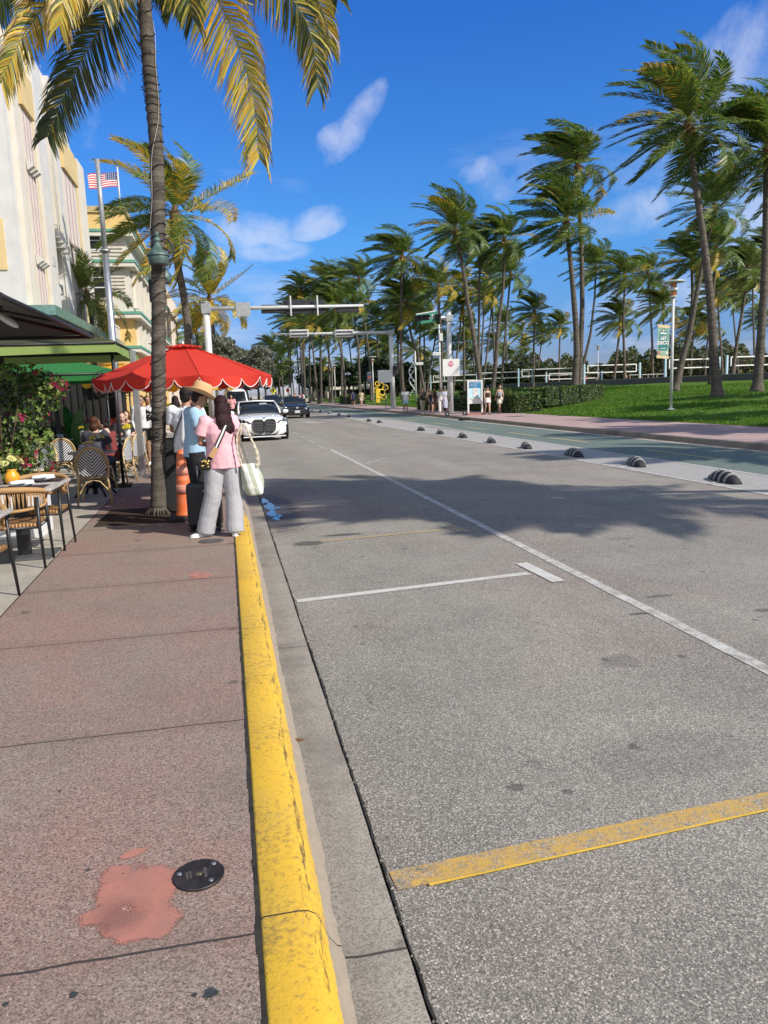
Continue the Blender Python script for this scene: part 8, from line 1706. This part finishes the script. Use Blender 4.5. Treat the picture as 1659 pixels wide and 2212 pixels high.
    if bottom:
        kind,col,L_=bottom[:3]; bm_=bottom[3] if len(bottom)>3 else cm('cloth bottom',col); mb=MB()
        if kind in('trousers','shorts'):
            mb.loft([ell_ring(P+V3((0,0,-.10)),.170+L_*.6,.118+L_*.7),ell_ring(P+V3((0,0,-.03)),.172+L_*.5,.120+L_*.6),ell_ring(P+V3((0,0,.06)),.148+L_*.2,.105+L_*.2)])
            for s_ in 'LR':
                Hh,K_,A_k=J[s_+'H'],J[s_+'K'],J[s_+'A']
                if kind=='trousers': mb.tube([Hh+V3((0,0,.02)),Hh.lerp(K_,.4),K_,K_.lerp(A_k,.55),A_k-V3((0,0,.035))],[.10+L_*.3,.092+L_*.55,.068+L_*.85,.058+L_*1.1,.055+L_*1.25],16); mb.ball(tuple(K_),.066+L_*.8,10,8)
                else: mb.tube([Hh+V3((0,0,.02)),Hh.lerp(K_,.4),Hh.lerp(K_,.78)],[.10+L_*.3,.096+L_*.7,.088+L_],16)
        elif kind=='skirt': mb.loft([ell_ring(P.lerp((J['LK']+J['RK'])/2,.48),.20+L_,.155+L_,20),ell_ring(P-V3((0,0,.08)),.185+L_*.6,.135+L_*.5,20),ell_ring(P+V3((0,0,.08)),.138,.10,20)])
        elif kind=='dress':
            Kc=(J['LK']+J['RK'])/2; lw=bottom[4] if len(bottom)>4 else .7; e=P.lerp(Kc,lw); mb.loft([ell_ring(V3((e.x,e.y,e.z)),.19+L_,.16+L_,20),ell_ring(P-V3((0,0,.08)),.182+L_*.5,.135+L_*.5,20),ell_ring(P.lerp(C,.45),.135,.10,20),ell_ring(C,.152,.112,20),ell_ring(C.lerp(N_,.35),.148,.106,20)])
        solid(mb,'bottom' if kind!='dress' else 'dress',bm_,r,.0095 if hero else .014,3,.012 if hero else .008)
    for s_ in 'LR':
        A_k=J[s_+'A']; t_=J[s_+'T']; d=V3((t_[0],t_[1],0)).normalized(); g=A_k-V3((0,0,A_k.z-.0)) if A_k.z<.1 else A_k-V3((0,0,.085)); n_=d.cross(V3((0,0,1)))
        rg=[]
        for (q,w_,h0,h1) in ((-.075,.022,.012,.05),(-.06,.034,.002,.085),(-.02,.037,.0,.095),(.05,.038,.0,.075),(.11,.045,.0,.055),(.16,.042,.0,.045),(.19,.024,.006,.034)):
            rg.append([tuple(g+d*q+n_*(w_*math.cos(a)*(1 if True else 1))+V3((0,0,(h0+h1)/2+(h1-h0)/2*math.sin(a)))) for a in np.linspace(0,2*PI,12,endpoint=False)])
        sh=MB().loft(rg).build('shoe',cm('shoe',tuple(shoes),.6),r)
        if hero: MB().loft([[tuple(g+d*q+n_*w_*math.cos(a)+V3((0,0,.008+.010*math.sin(a)))) for a in np.linspace(0,2*PI,12,endpoint=False)] for q,w_ in ((-.078,.03),(-.03,.041),(.05,.042),(.12,.048),(.17,.044),(.195,.028))]).build('sole',cm('sole white',(0.75,0.75,0.72),.7),sh)
    if hair:
        kind,col=hair; hm_=cm('hair',col,.62,var=.35,scale=22,bmp=.6,bscale=70,spec=.2); mb=MB()
        def hb(c,rr_,sc):
            n=len(mb.v); mb.ball((0,0,0),rr_,14,10,sc=sc)
            for i in range(n,len(mb.v)): v=mb.v[i]; mb.v[i]=hp(c[0]+v[0],c[1]+v[1],c[2]+v[2])
        if kind!='bald': hb((0,-.028,.045),.1,(.84,.90,.92)); hb((0,-.055,-.01),.075,(.98,.75,.95))
        if kind=='long': 
            hb((0,-.07,-.08),.095,(1.08,.68,1.5)); hb((-.01,-.095,-.20),.10,(1.12,.52,1.2)); hb((.03,-.10,-.27),.085,(1.0,.5,1.1)); hb((-.06,-.095,-.27),.05,(1.0,.6,1.3)); hb((.0,-.10,-.33),.05,(1.2,.5,1.0)); hb((-.07,-.03,-.10),.045,(.6,.9,2.4)); hb((.07,-.03,-.10),.045,(.6,.9,2.4))
        if kind=='bun': hb((0,-.11,.06),.045,(1,1,1))
        if kind=='tail': hb((0,-.115,-.03),.03,(.8,.8,2.6))
        if kind=='bob': hb((0,-.06,-.06),.085,(1.05,.8,1.1)); hb((-.07,-.0,-.03),.035,(.6,1.1,1.8)); hb((.07,-.0,-.03),.035,(.6,1.1,1.8))
        solid(mb,'hair',hm_,r,.0085 if hero else .013,2,.012 if hero else .006)
    if hat=='fedora':
        fm=cm('tan felt',(0.60,0.36,0.18),.85,var=.05); mb=MB(); n=36; pr=[]
        for rr_,z in ((.19,.0),(.192,.004),(.14,.006),(.10,.012),(.098,.05),(.092,.10),(.082,.128),(.06,.135),(.03,.122),(.001,.118)): pr.append((rr_*1.17,z*1.12))
        vs=[]
        for i,(rr_,z) in enumerate(pr):
            for k in range(n):
                a=2*PI*k/n; zz=z+(.030*abs(math.cos(a))**2*(rr_/.19)**2 if rr_>.13 else 0)+( -.020*max(0,math.sin(a))*1.0 if rr_>.13 else 0)
                sx=.92*(1-.12*(max(0,math.sin(a)) if z>.1 else 0)); vs.append(hp(rr_*sx*math.cos(a),rr_*1.08*math.sin(a)-.01,zz+.040))
        mb.add(vs,[(i*n+k,i*n+(k+1)%n,(i+1)*n+(k+1)%n,(i+1)*n+k) for i in range(len(pr)-1) for k in range(n)]+[tuple(range(n))[::-1]],0,None,True); h_=mb.build('hat',fm,r)
        mb=MB(); vs=[]
        for z in (.016,.044):
            for k in range(n): a=2*PI*k/n; vs.append(hp(.118*.92*math.cos(a),.118*1.08*math.sin(a)-.01,z+.040))
        mb.add(vs,[(k,(k+1)%n,n+(k+1)%n,n+k) for k in range(n)]); mb.build('hat_band',cm('hat band',(0.45,0.26,0.13)),h_)
    if hat and hat[0]=='cap':
        cc=cm('cap',hat[1]); mb=MB(); n0=0
        mb.ball((0,0,0),.105,14,10,sc=(.82,.95,.75)); mb.box((0,.12,-.01),(.13,.11,.012))
        mb.v=[hp(x,y-.01,z+.055) for x,y,z in mb.v]; solid(mb,'cap',cc,r,.011,2)
    if extra: extra(r,J,hp)
    return r
# ---- the three by the kerb
def lady_extra(r,J,hp):
    # crossbody strap and pouch
    bw=MB(); pts=[(.10,-.075,1.395),(.075,-.125,1.36),(.02,-.148,1.25),(-.06,-.158,1.10),(-.13,-.165,.99),(-.17,-.12,.94)]
    def ribbon(P,w,off,m,name,par):
        mb=MB(); vs=[]
        Pv=[V3(p) for p in P]
        for i,p in enumerate(Pv):
            d=(Pv[min(i+1,len(Pv)-1)]-Pv[max(i-1,0)]).normalized(); n_=d.cross(V3((0,-1,0))).normalized(); vs+=[tuple(p+n_*w[0]+V3((0,-off,0))),tuple(p+n_*w[1]+V3((0,-off,0)))]
        mb.add(vs,[(2*i,2*i+1,2*i+3,2*i+2) for i in range(len(Pv)-1)]); return mb.build(name,m,par,fix=False)
    s_=ribbon(pts,(-.026,.026),.004,cm('strap black',(0.015,0.013,0.016)),'bag_strap',r); ribbon(pts[:5],(-.007,.012),.007,cm('strap stripe',(0.75,0.73,0.72)),'stripe',s_); ribbon(pts[3:5],(-.03,.03),.009,cm('tan leather',(0.48,0.28,0.12),.5),'leather_tab',s_)
    po=MB().box((-.21,-.13,.90),(.15,.06,.13)).build('pouch',cm('black leather',(0.012,0.012,0.014),.4),r,bevel=.02); gm=mat('gold charm',(0.65,0.48,0.14),.25,.9)
    mb=MB()
    for k in range(9): a=k*1.1; mb.ball((-.205+.035*math.cos(a),-.175,.915+.04*math.sin(a*1.7)),.014,7,5)
    mb.tube([(-.15,-.17,.97),(-.17,-.18,.93),(-.2,-.18,.89)],.006,5); mb.build('charms',gm,po)
lp=pose_stand(.175,.105)
lp.update(P=(0.02,0,.98),C=(.0,0.0,1.27),N=(.0,.02,1.455),Hd=(.035,.05,1.585),LS=(-.160,.01,1.41),RS=(.160,.01,1.41),LE=(-.235,.02,1.15),RE=(.225,.02,1.16),LW=(-.13,.22,1.12),RW=(.14,.22,1.14),LH=(-.075,0,.95),RH=(.105,0,.95),LK=(-.13,-.01,.50),RK=(.125,-.02,.50),LA=(-.25,.03,.085),RA=(.105,-.09,.085),LT=(-1,-.25),RT=(.1,.9))
sweat=mat('heather grey sweatpants',(0.39,0.39,0.405),.95,var=.05,scale=60,bmp=.3,bscale=220); pinkT=mat('pink t-shirt cotton',(0.78,0.43,0.47),.9,var=.04,scale=5,bmp=.1)
person((-.095,9.05,.15),R_(4),'woman in pink tee and wide grey sweatpants, seen from behind, long dark hair',H=1.60,pose=lp,sk=(0.42,0.22,0.14),top=((0,0,0),'short',.84,.042,pinkT),bottom=('trousers',(0,0,0),.046,sweat),hair=('long',(0.030,0.008,0.010)),shoes=(.72,.72,.70),hero=True,female=True,extra=lady_extra,headturn=R_(18),nod=R_(10))
# tote bag hanging from her shoulder
tw,t,b=_new('green striped tote canvas'); co=objco(t); s=t.nodes.new('ShaderNodeSeparateXYZ'); t.links.new(co,s.inputs[0]); f=M(t,'LESS_THAN',M(t,'FRACT',M(t,'ADD',M(t,'MULTIPLY',M(t,'ADD',s.outputs[0],M(t,'MULTIPLY',s.outputs[2],.25)),9.5),.2)),.5); t.links.new(mixrgb(t,f,(0.76,0.77,0.72),(0.40,0.44,0.33)),b.inputs['Base Color']); b.inputs['Roughness'].default_value=.9; bump(t,b,noise(t,co,9,3),.5,.02)
tote=thing('tote_bag',(.235,8.97,.85),R_(0),'green and white striped tote bag with rope handles hanging beside the woman in pink','tote bag')
mb=MB(); rg=[]
for z,w_,d,cxo in ((-.24,.055,.05,.03),(-.225,.095,.07,.03),(-.15,.122,.09,.02),(-.04,.125,.095,.01),(.06,.110,.08,-.01),(.13,.095,.05,-.02)): rg.append(ell_ring((cxo,0,z),w_,d,20))
solid(MB().loft(rg),'bag_body',tw,tote,.011,3,.022)
ropem=mat('cream rope',(0.66,0.60,0.46),.9,bmp=.8,bscale=90)
for (xs_,y_) in (((-.10,.07),-.07),((-.06,.09),.06)):
    a,b_=xs_; mb=MB(); P=[(a,y_,.10),(a-.045,y_*.9,.28),(a-.06+.02,y_*.7,.46),(-.075,y_*.5,.600),(-.03,y_*.5,.56),(.02,y_*.7,.42),(b_+.005,y_*.9,.25),(b_+.01,y_,.08)]
    # twisted two-strand rope
    PP=[]; 
    for i in range(len(P)-1):
        for k in range(10): PP.append(V3(P[i]).lerp(V3(P[i+1]),k/10))
    for _ in range(5): PP[1:-1]=[(PP[i-1]+PP[i]*2+PP[i+1])/4 for i in range(1,len(PP)-1)]
    for ph in (0,PI): mb.tube([p+V3((.006*math.cos(i*.75+ph),.006*math.sin(i*.75+ph),0)) for i,p in enumerate(PP)],.0078,6)
    mb.build('handle',ropem,tote)
mp_=pose_stand(.19); mp_.update(C=(0,.03,1.25),N=(0,.06,1.43),Hd=(0,.115,1.56),LE=(-.24,.02,1.12),RE=(.25,.05,1.13),LW=(-.10,.26,1.22),RW=(.11,.27,1.22))
person((-.42,9.85,.15),R_(-78),'man in light blue tee and tan wide-brimmed hat, looking down',H=1.74,pose=mp_,sk=TANSK,top=((0.30,0.43,0.55),'short',.86,.022,mat('light blue ribbed tee',(0.33,0.50,0.64),.9,var=.04,bmp=.15,bscale=200)),bottom=('trousers',(0.012,0.012,0.014),.012),hair=('short',(0.03,0.02,0.015)),shoes=(.03,.03,.03),hero=True,hat='fedora',nod=R_(24))
wp=pose_stand(.19); wp.update(LE=(-.23,.04,1.13),RE=(.24,.06,1.13),LW=(-.14,.28,1.08),RW=(.12,.28,1.08),N=(0,.03,1.43),Hd=(0,.07,1.565))
def sling(r,J,hp):
    MB().tube([(.13,.02,1.43),(.03,-.125,1.36),(-.07,-.15,1.15),(-.15,-.12,1.0),(-.19,.0,.93)],.010,6).build('sling_strap',cm('dark strap',(0.03,0.03,0.035)),r); MB().tube([(.05,-.09,1.44),(.06,-.13,1.38),(.04,-.145,1.2),(.02,-.15,1.02),(.02,-.145,.93)],[.02,.035,.032,.034,.03],8,sy=.35).build('scarf_end',cm('white scarf',(0.74,0.75,0.78)),r)
person((-.55,10.95,.15),R_(-25),'man in white shirt with a back strap, half hidden behind the tan hat',H=1.76,pose=wp,sk=TANSK,top=((0,0,0),'short',.84,.03,mat('white shirt cotton',(0.74,0.75,0.78),.9,var=.04)),bottom=('trousers',(0.012,0.012,0.014),.03),hair=('short',(0.02,0.015,0.012)),shoes=(.03,.03,.03),hero=True,hat=('cap',(0.02,0.02,0.022)),extra=sling)
# suitcase
sc_=thing('suitcase',(-.33,9.50,.15),R_(-6),'black hard-shell suitcase standing between the orange cone and the grey sweatpants','suitcase'); MB().box((0,0,.32),(.40,.26,.54)).build('shell',mat('black suitcase shell',(0.016,0.016,0.018),.45,bmp=.1),sc_,bevel=.045)
for k in range(5): MB().box((-.15+k*.075,-.131,.32),(.012,.006,.44)).build('rib',M_black,sc_)
for sx in (-1,1):
    for sy in (-1,1): w=MB().lathe([(.012,-.012),(.026,-.012),(.026,.012),(.012,.012)],n=14).build('wheel',M_black,sc_,loc=(sx*.16,sy*.09,.027)); w.rotation_euler=(R_(90),0,.4); MB().box((0,0,0),(.03,.03,.03)).build('wheel_fork',M_black,w,loc=(0,.03,0))
    MB().tube([(sx*.07,.05,.58),(sx*.07,.05,.80)],.008,6).build('handle_rod',M_silver,sc_)
MB().tube([(-.07,.05,.80),(.07,.05,.80)],.014,8).build('handle',M_black,sc_); MB().box((.03,-.135,.50),(.05,.004,.012)).build('name_plate',M_silver,sc_)
# ---- seated at the cafe
person((-2.20,15.62,.15),R_(62),'seated woman in a maroon sleeveless dress with dark tied-back hair at the cafe edge',H=1.62,pose=pose_sit(.06),sk=PALESK,top=((0.20,0.035,0.03),'cap',None,.008),bottom=('dress',(0.20,0.035,0.03),.0),hair=('bun',(0.03,0.02,0.018)),shoes=(.2,.1,.08),female=True,nod=R_(16),headturn=R_(-10))
person((-2.36,14.62,.15),R_(-14),'seated person in a dark grey top with tousled brown hair, back to the camera',H=1.70,pose=pose_sit(.04),sk=LIGHTSK,top=((0.035,0.037,0.045),'short',None,.03),bottom=('trousers',(0.02,0.02,0.03),.02),hair=('bob',(0.09,0.035,0.015)),shoes=(.1,.1,.1),headturn=R_(-25))
def at_px(px,py,Y,foot=.15): p=onY(px,py,Y); return (p[0],Y,foot)
person(at_px(262,890,19.2),R_(190),'seated diner in a black tee behind the woman in maroon',pose=pose_sit(),sk=PALESK,top=((0.012,0.012,0.014),'short',None,.02),bottom=('trousers',(0.03,0.03,0.04),.02),hair=('short',(0.08,0.04,0.02)))
person(at_px(274,880,21.5),R_(160),'seated diner in a beige top with brown hair next to the steel post',pose=pose_sit(),sk=PALESK,top=((0.42,0.22,0.15),'short',None,.02),bottom=('trousers',(0.1,0.08,0.06),.02),hair=('bob',(0.12,0.05,0.02)),female=True)
person(at_px(318,870,22.5),R_(200),'standing man in a peach shirt just left of the palm trunk',pose=pose_stand(.19),sk=TANSK,top=((0.50,0.22,0.14),'short',.85,.02),bottom=('trousers',(0.10,0.03,0.03),.02),hair=('short',(0.02,0.015,0.01)))
person(at_px(304,865,19.8),R_(170),'waiter in long black apron standing behind the steel post',pose=pose_stand(.18),sk=TANSK,top=((0.70,0.70,0.70),'long',.9,.02),bottom=('dress',(0.012,0.012,0.015),.0),hair=('short',(0.02,0.015,0.01)))
person(at_px(378,865,18.5),R_(20),'woman in a cream blouse with long dark hair, seen from behind past the palm trunk',H=1.66,pose=pose_stand(.165),sk=LIGHTSK,top=((0.72,0.66,0.55),'long',.92,.03),bottom=('trousers',(0.012,0.012,0.014),.03),hair=('long',(0.025,0.015,0.012)),female=True)
person(at_px(369,905,16.2),R_(215),'seated man in a black tee leaning on a table just right of the palm trunk',pose=pose_sit(.1),sk=PALESK,top=((0.012,0.012,0.014),'short',None,.02),bottom=('trousers',(0.02,0.02,0.02),.02),hair=('short',(0.03,0.02,0.015)))
person(at_px(356,866,27),R_(180),'distant man in a high visibility yellow top on the terrace',pose=pose_stand(.185),sk=LIGHTSK,top=((0.50,0.62,0.05),'short',.85,.03),bottom=('trousers',(0.03,0.04,0.08),.02),hair=('short',(0.04,0.03,0.02)))
person(at_px(398,870,30),R_(150),'distant walker in a pink top on the cafe pavement',H=1.6,pose=pose_walk(1),sk=PALESK,top=((0.62,0.34,0.30),'short',.88,.02),bottom=('shorts',(0.5,0.5,0.5),.02),hair=('bob',(0.2,0.1,0.04)),female=True)
# ---- across the road
def bag_front(r,J,hp): MB().tube([(-.12,.02,1.42),(-.02,.13,1.25),(.12,.14,1.02)],.008,5).build('bag_strap',M_black,r); MB().box((.15,.15,.98),(.22,.10,.16)).build('bag',cm('black bag',(0.015,0.015,0.016),.5),r,bevel=.02)
denim=(0.60,0.60,0.56)
person(at_px(1053,890,44.0,.157),R_(178),'walking woman in black vest top, white denim skirt and dark cap beside the map board',H=1.68,pose=pose_walk(1,.16),sk=PALESK,top=((0.03,0.018,0.018),'strap',1.0,.004),bottom=('skirt',denim,.01),hair=('long',(0.30,0.18,0.09)),shoes=(.05,.04,.04),female=True,hat=('cap',(0.02,0.02,0.025)))
person(at_px(1080,890,45.2,.157),R_(192),'walking woman in grey crop top and cream shorts with a black bag across her hip',H=1.72,pose=pose_walk(-1,.16),sk=LIGHTSK,top=((0.48,0.46,0.52),'strap',1.06,.006),bottom=('shorts',(0.68,0.64,0.52),.035),hair=('bun',(0.05,0.03,0.02)),shoes=(.3,.2,.15),female=True,extra=bag_front)
stm,t,b=_new('blue white striped cloth'); co=objco(t); s=t.nodes.new('ShaderNodeSeparateXYZ'); t.links.new(co,s.inputs[0]); t.links.new(mixrgb(t,M(t,'LESS_THAN',M(t,'FRACT',M(t,'MULTIPLY',s.outputs[0],16)),.5),(0.7,0.7,0.72),(0.08,0.10,0.25)),b.inputs['Base Color']); b.inputs['Roughness'].default_value=.85
person(at_px(961,885,50.3,.157),R_(200),'walking woman in a long blue and white striped dress left of the nearest mast',H=1.70,pose=pose_walk(1,.17),sk=LIGHTSK,top=((0,0,0),'short',1.0,.02,stm),bottom=('dress',(0,0,0),.03,stm,1.35),hair=('short',(0.03,0.02,0.02)),shoes=(.6,.6,.6),female=True)
person(at_px(952,882,51.6,.157),R_(170),'walking person in white behind the striped dress',H=1.68,pose=pose_walk(-1,.17),sk=LIGHTSK,top=((0.68,0.66,0.62),'short',.86,.03),bottom=('trousers',(0.66,0.64,0.62),.04),hair=('bob',(0.28,0.14,0.07)),shoes=(.4,.4,.4),female=True)
person(at_px(930,885,50.4,.157),R_(185),'walking woman in a short black dress with auburn hair',H=1.66,pose=pose_walk(1,.16),sk=LIGHTSK,top=((0.012,0.01,0.018),'strap',1.0,.004),bottom=('dress',(0.012,0.01,0.018),.01),hair=('long',(0.14,0.04,0.025)),shoes=(.2,.1,.08),female=True)
person(at_px(939,884,52.4,.157),R_(175),'woman in a dark brown dress just behind the short black dress',H=1.68,pose=pose_walk(-1,.16),sk=TANSK,top=((0.05,0.02,0.02),'cap',.9,.01),bottom=('dress',(0.05,0.02,0.02),.02),hair=('long',(0.03,0.015,0.012)),shoes=(.1,.1,.1),female=True)
hm2=pose_walk(-1,.19); hm2.update(RE=(.22,.10,1.15),RW=(.10,.20,1.38))
person(at_px(913,885,51.0,.157),R_(180),'walking man in black polo and beige trousers with a hand raised to his face',H=1.72,pose=hm2,sk=TANSK,top=((0.014,0.014,0.017),'short',.86,.015),bottom=('trousers',(0.36,0.31,0.24),.012),hair=('short',(0.05,0.03,0.02)),shoes=(.65,.65,.63))
person(at_px(876,882,55,.157),R_(175),'walking man in an open white shirt and aqua patterned shorts near the second mast',H=1.78,pose=pose_walk(1,.19),sk=(0.42,0.22,0.15),top=((0.70,0.70,0.68),'short',.80,.04),bottom=('shorts',(0.35,0.58,0.60),.04),hair=('short',(0.3,0.27,0.24)),shoes=(.1,.08,.06))
person(at_px(763,868,86,.157),R_(10),'distant man in navy shirt and shorts walking away along the far pavement',H=1.78,pose=pose_walk(1,.19),sk=TANSK,top=((0.015,0.02,0.07),'short',.84,.03),bottom=('shorts',(0.015,0.02,0.05),.03),hair=('short',(0.03,0.02,0.02)),shoes=(.6,.6,.6))
person(at_px(781,868,86.5,.157),R_(5),'distant man in beige shirt and trousers beside the man in navy',H=1.76,pose=pose_walk(-1,.19),sk=LIGHTSK,top=((0.42,0.38,0.26),'short',.84,.03),bottom=('shorts',(0.55,0.48,0.34),.03),hair=('short',(0.1,0.06,0.04)),shoes=(.3,.2,.1))
for px_,Y_,lb,tc,bc_,hc in ((663,112,'far person in a dark green top and cream trousers beyond the black cars',(0.03,0.08,0.05),(0.55,0.50,0.38),(.03,.02,.02)),(637,122,'far person in an orange top above the black car roof',(0.62,0.20,0.06),(0.1,0.1,0.1),(.1,.05,.03)),(652,118,'far person in a maroon top in the group beyond the black car',(0.25,0.03,0.06),(0.3,0.3,0.3),(.05,.03,.02)),(645,124,'far person in a grey top in the group beyond the black car',(0.35,0.36,0.36),(0.05,0.05,0.1),(.02,.02,.02)),(656,126,'far person in a white top in the group beyond the black car',(0.65,0.65,0.65),(0.03,0.03,0.03),(.05,.03,.02))):
    person(at_px(px_,860,Y_,.157),R_(180 if Y_%2 else 20),lb,H=1.74,pose=pose_walk(1 if Y_%2 else -1,.18),sk=LIGHTSK,top=(tc,'short',.85,.03),bottom=('trousers',bc_,.03),hair=('short',hc))
person(at_px(500,870,48,.15),R_(170),'person in a pink top standing by the silvery tree left of the convertible',H=1.70,pose=pose_stand(.18),sk=TANSK,top=((0.66,0.30,0.33),'short',.85,.03),bottom=('trousers',(0.02,0.02,0.025),.02),hair=('short',(0.02,0.015,0.01)))
p=onY(1265,830,97); person((p[0],97,p[2]-.1),R_(40),'distant beachgoer in a red swimsuit standing by the nets',H=1.5,pose=pose_walk(1,.17),sk=PALESK,top=((0.6,0.05,0.06),'strap',None,.01),bottom=('shorts',(0.6,0.05,0.06),.0),hair=('long',(0.06,0.03,0.02)),female=True)
for i,(px_,py_) in enumerate(((1288,832),(1350,822),(1380,822))):
    p=onY(px_,py_,96); person((p[0],96,p[2]-.35),R_(150+40*i),['person in black sitting on the low wall by the small white lamp','distant sunbather in pink sitting under the left net','distant sunbather in white sitting under the left net'][i],H=1.65,pose=pose_sit(.05),sk=LIGHTSK,top=([(0.02,0.02,0.02),(0.6,0.3,0.28),(0.7,0.7,0.7)][i],'short',None,.02),bottom=('shorts',(0.05,0.05,0.08),.02),hair=('short',(0.05,0.03,0.02)))
# motor scooter with rider ahead of the dark car
x=onY(583,875,74)[0]; ms=thing('motor_scooter',(x,74,0),R_(5),'white motor scooter with rider left of the dark cars','motor scooter')
for y_ in (0,1.25): w=MB().lathe([(.12,-.05),(.24,-.05),(.26,0),(.24,.05),(.12,.05)],n=16).build('wheel',TY,ms,loc=(0,y_,.26)); w.rotation_euler=(0,R_(90),0)
MB().prism([(.05,.3),(.2,.9),(.28,.95),(.35,.4),(.8,.38),(.85,.72),(1.4,.75),(1.5,.5),(1.2,.3)],-.16,.16,ax='x').build('body',PV,ms,bevel=.04); MB().tube([(-.32,.18,1.05),(0,.22,1.0),(.32,.18,1.05)],.02,6).build('handlebar',M_black,ms); MB().box((0,1.1,.78),(.28,.7,.1)).build('seat',M_blackm,ms,bevel=.03)
person((x,74.85,.28),R_(185),'rider in white shirt and dark helmet on the white motor scooter',H=1.7,pose=pose_sit(.1),sk=TANSK,top=((0.6,0.62,0.65),'short',None,.03),bottom=('trousers',(0.1,0.12,0.2),.02),hair=('short',(0.02,0.02,0.02)),hat=('cap',(0.02,0.02,0.02)))
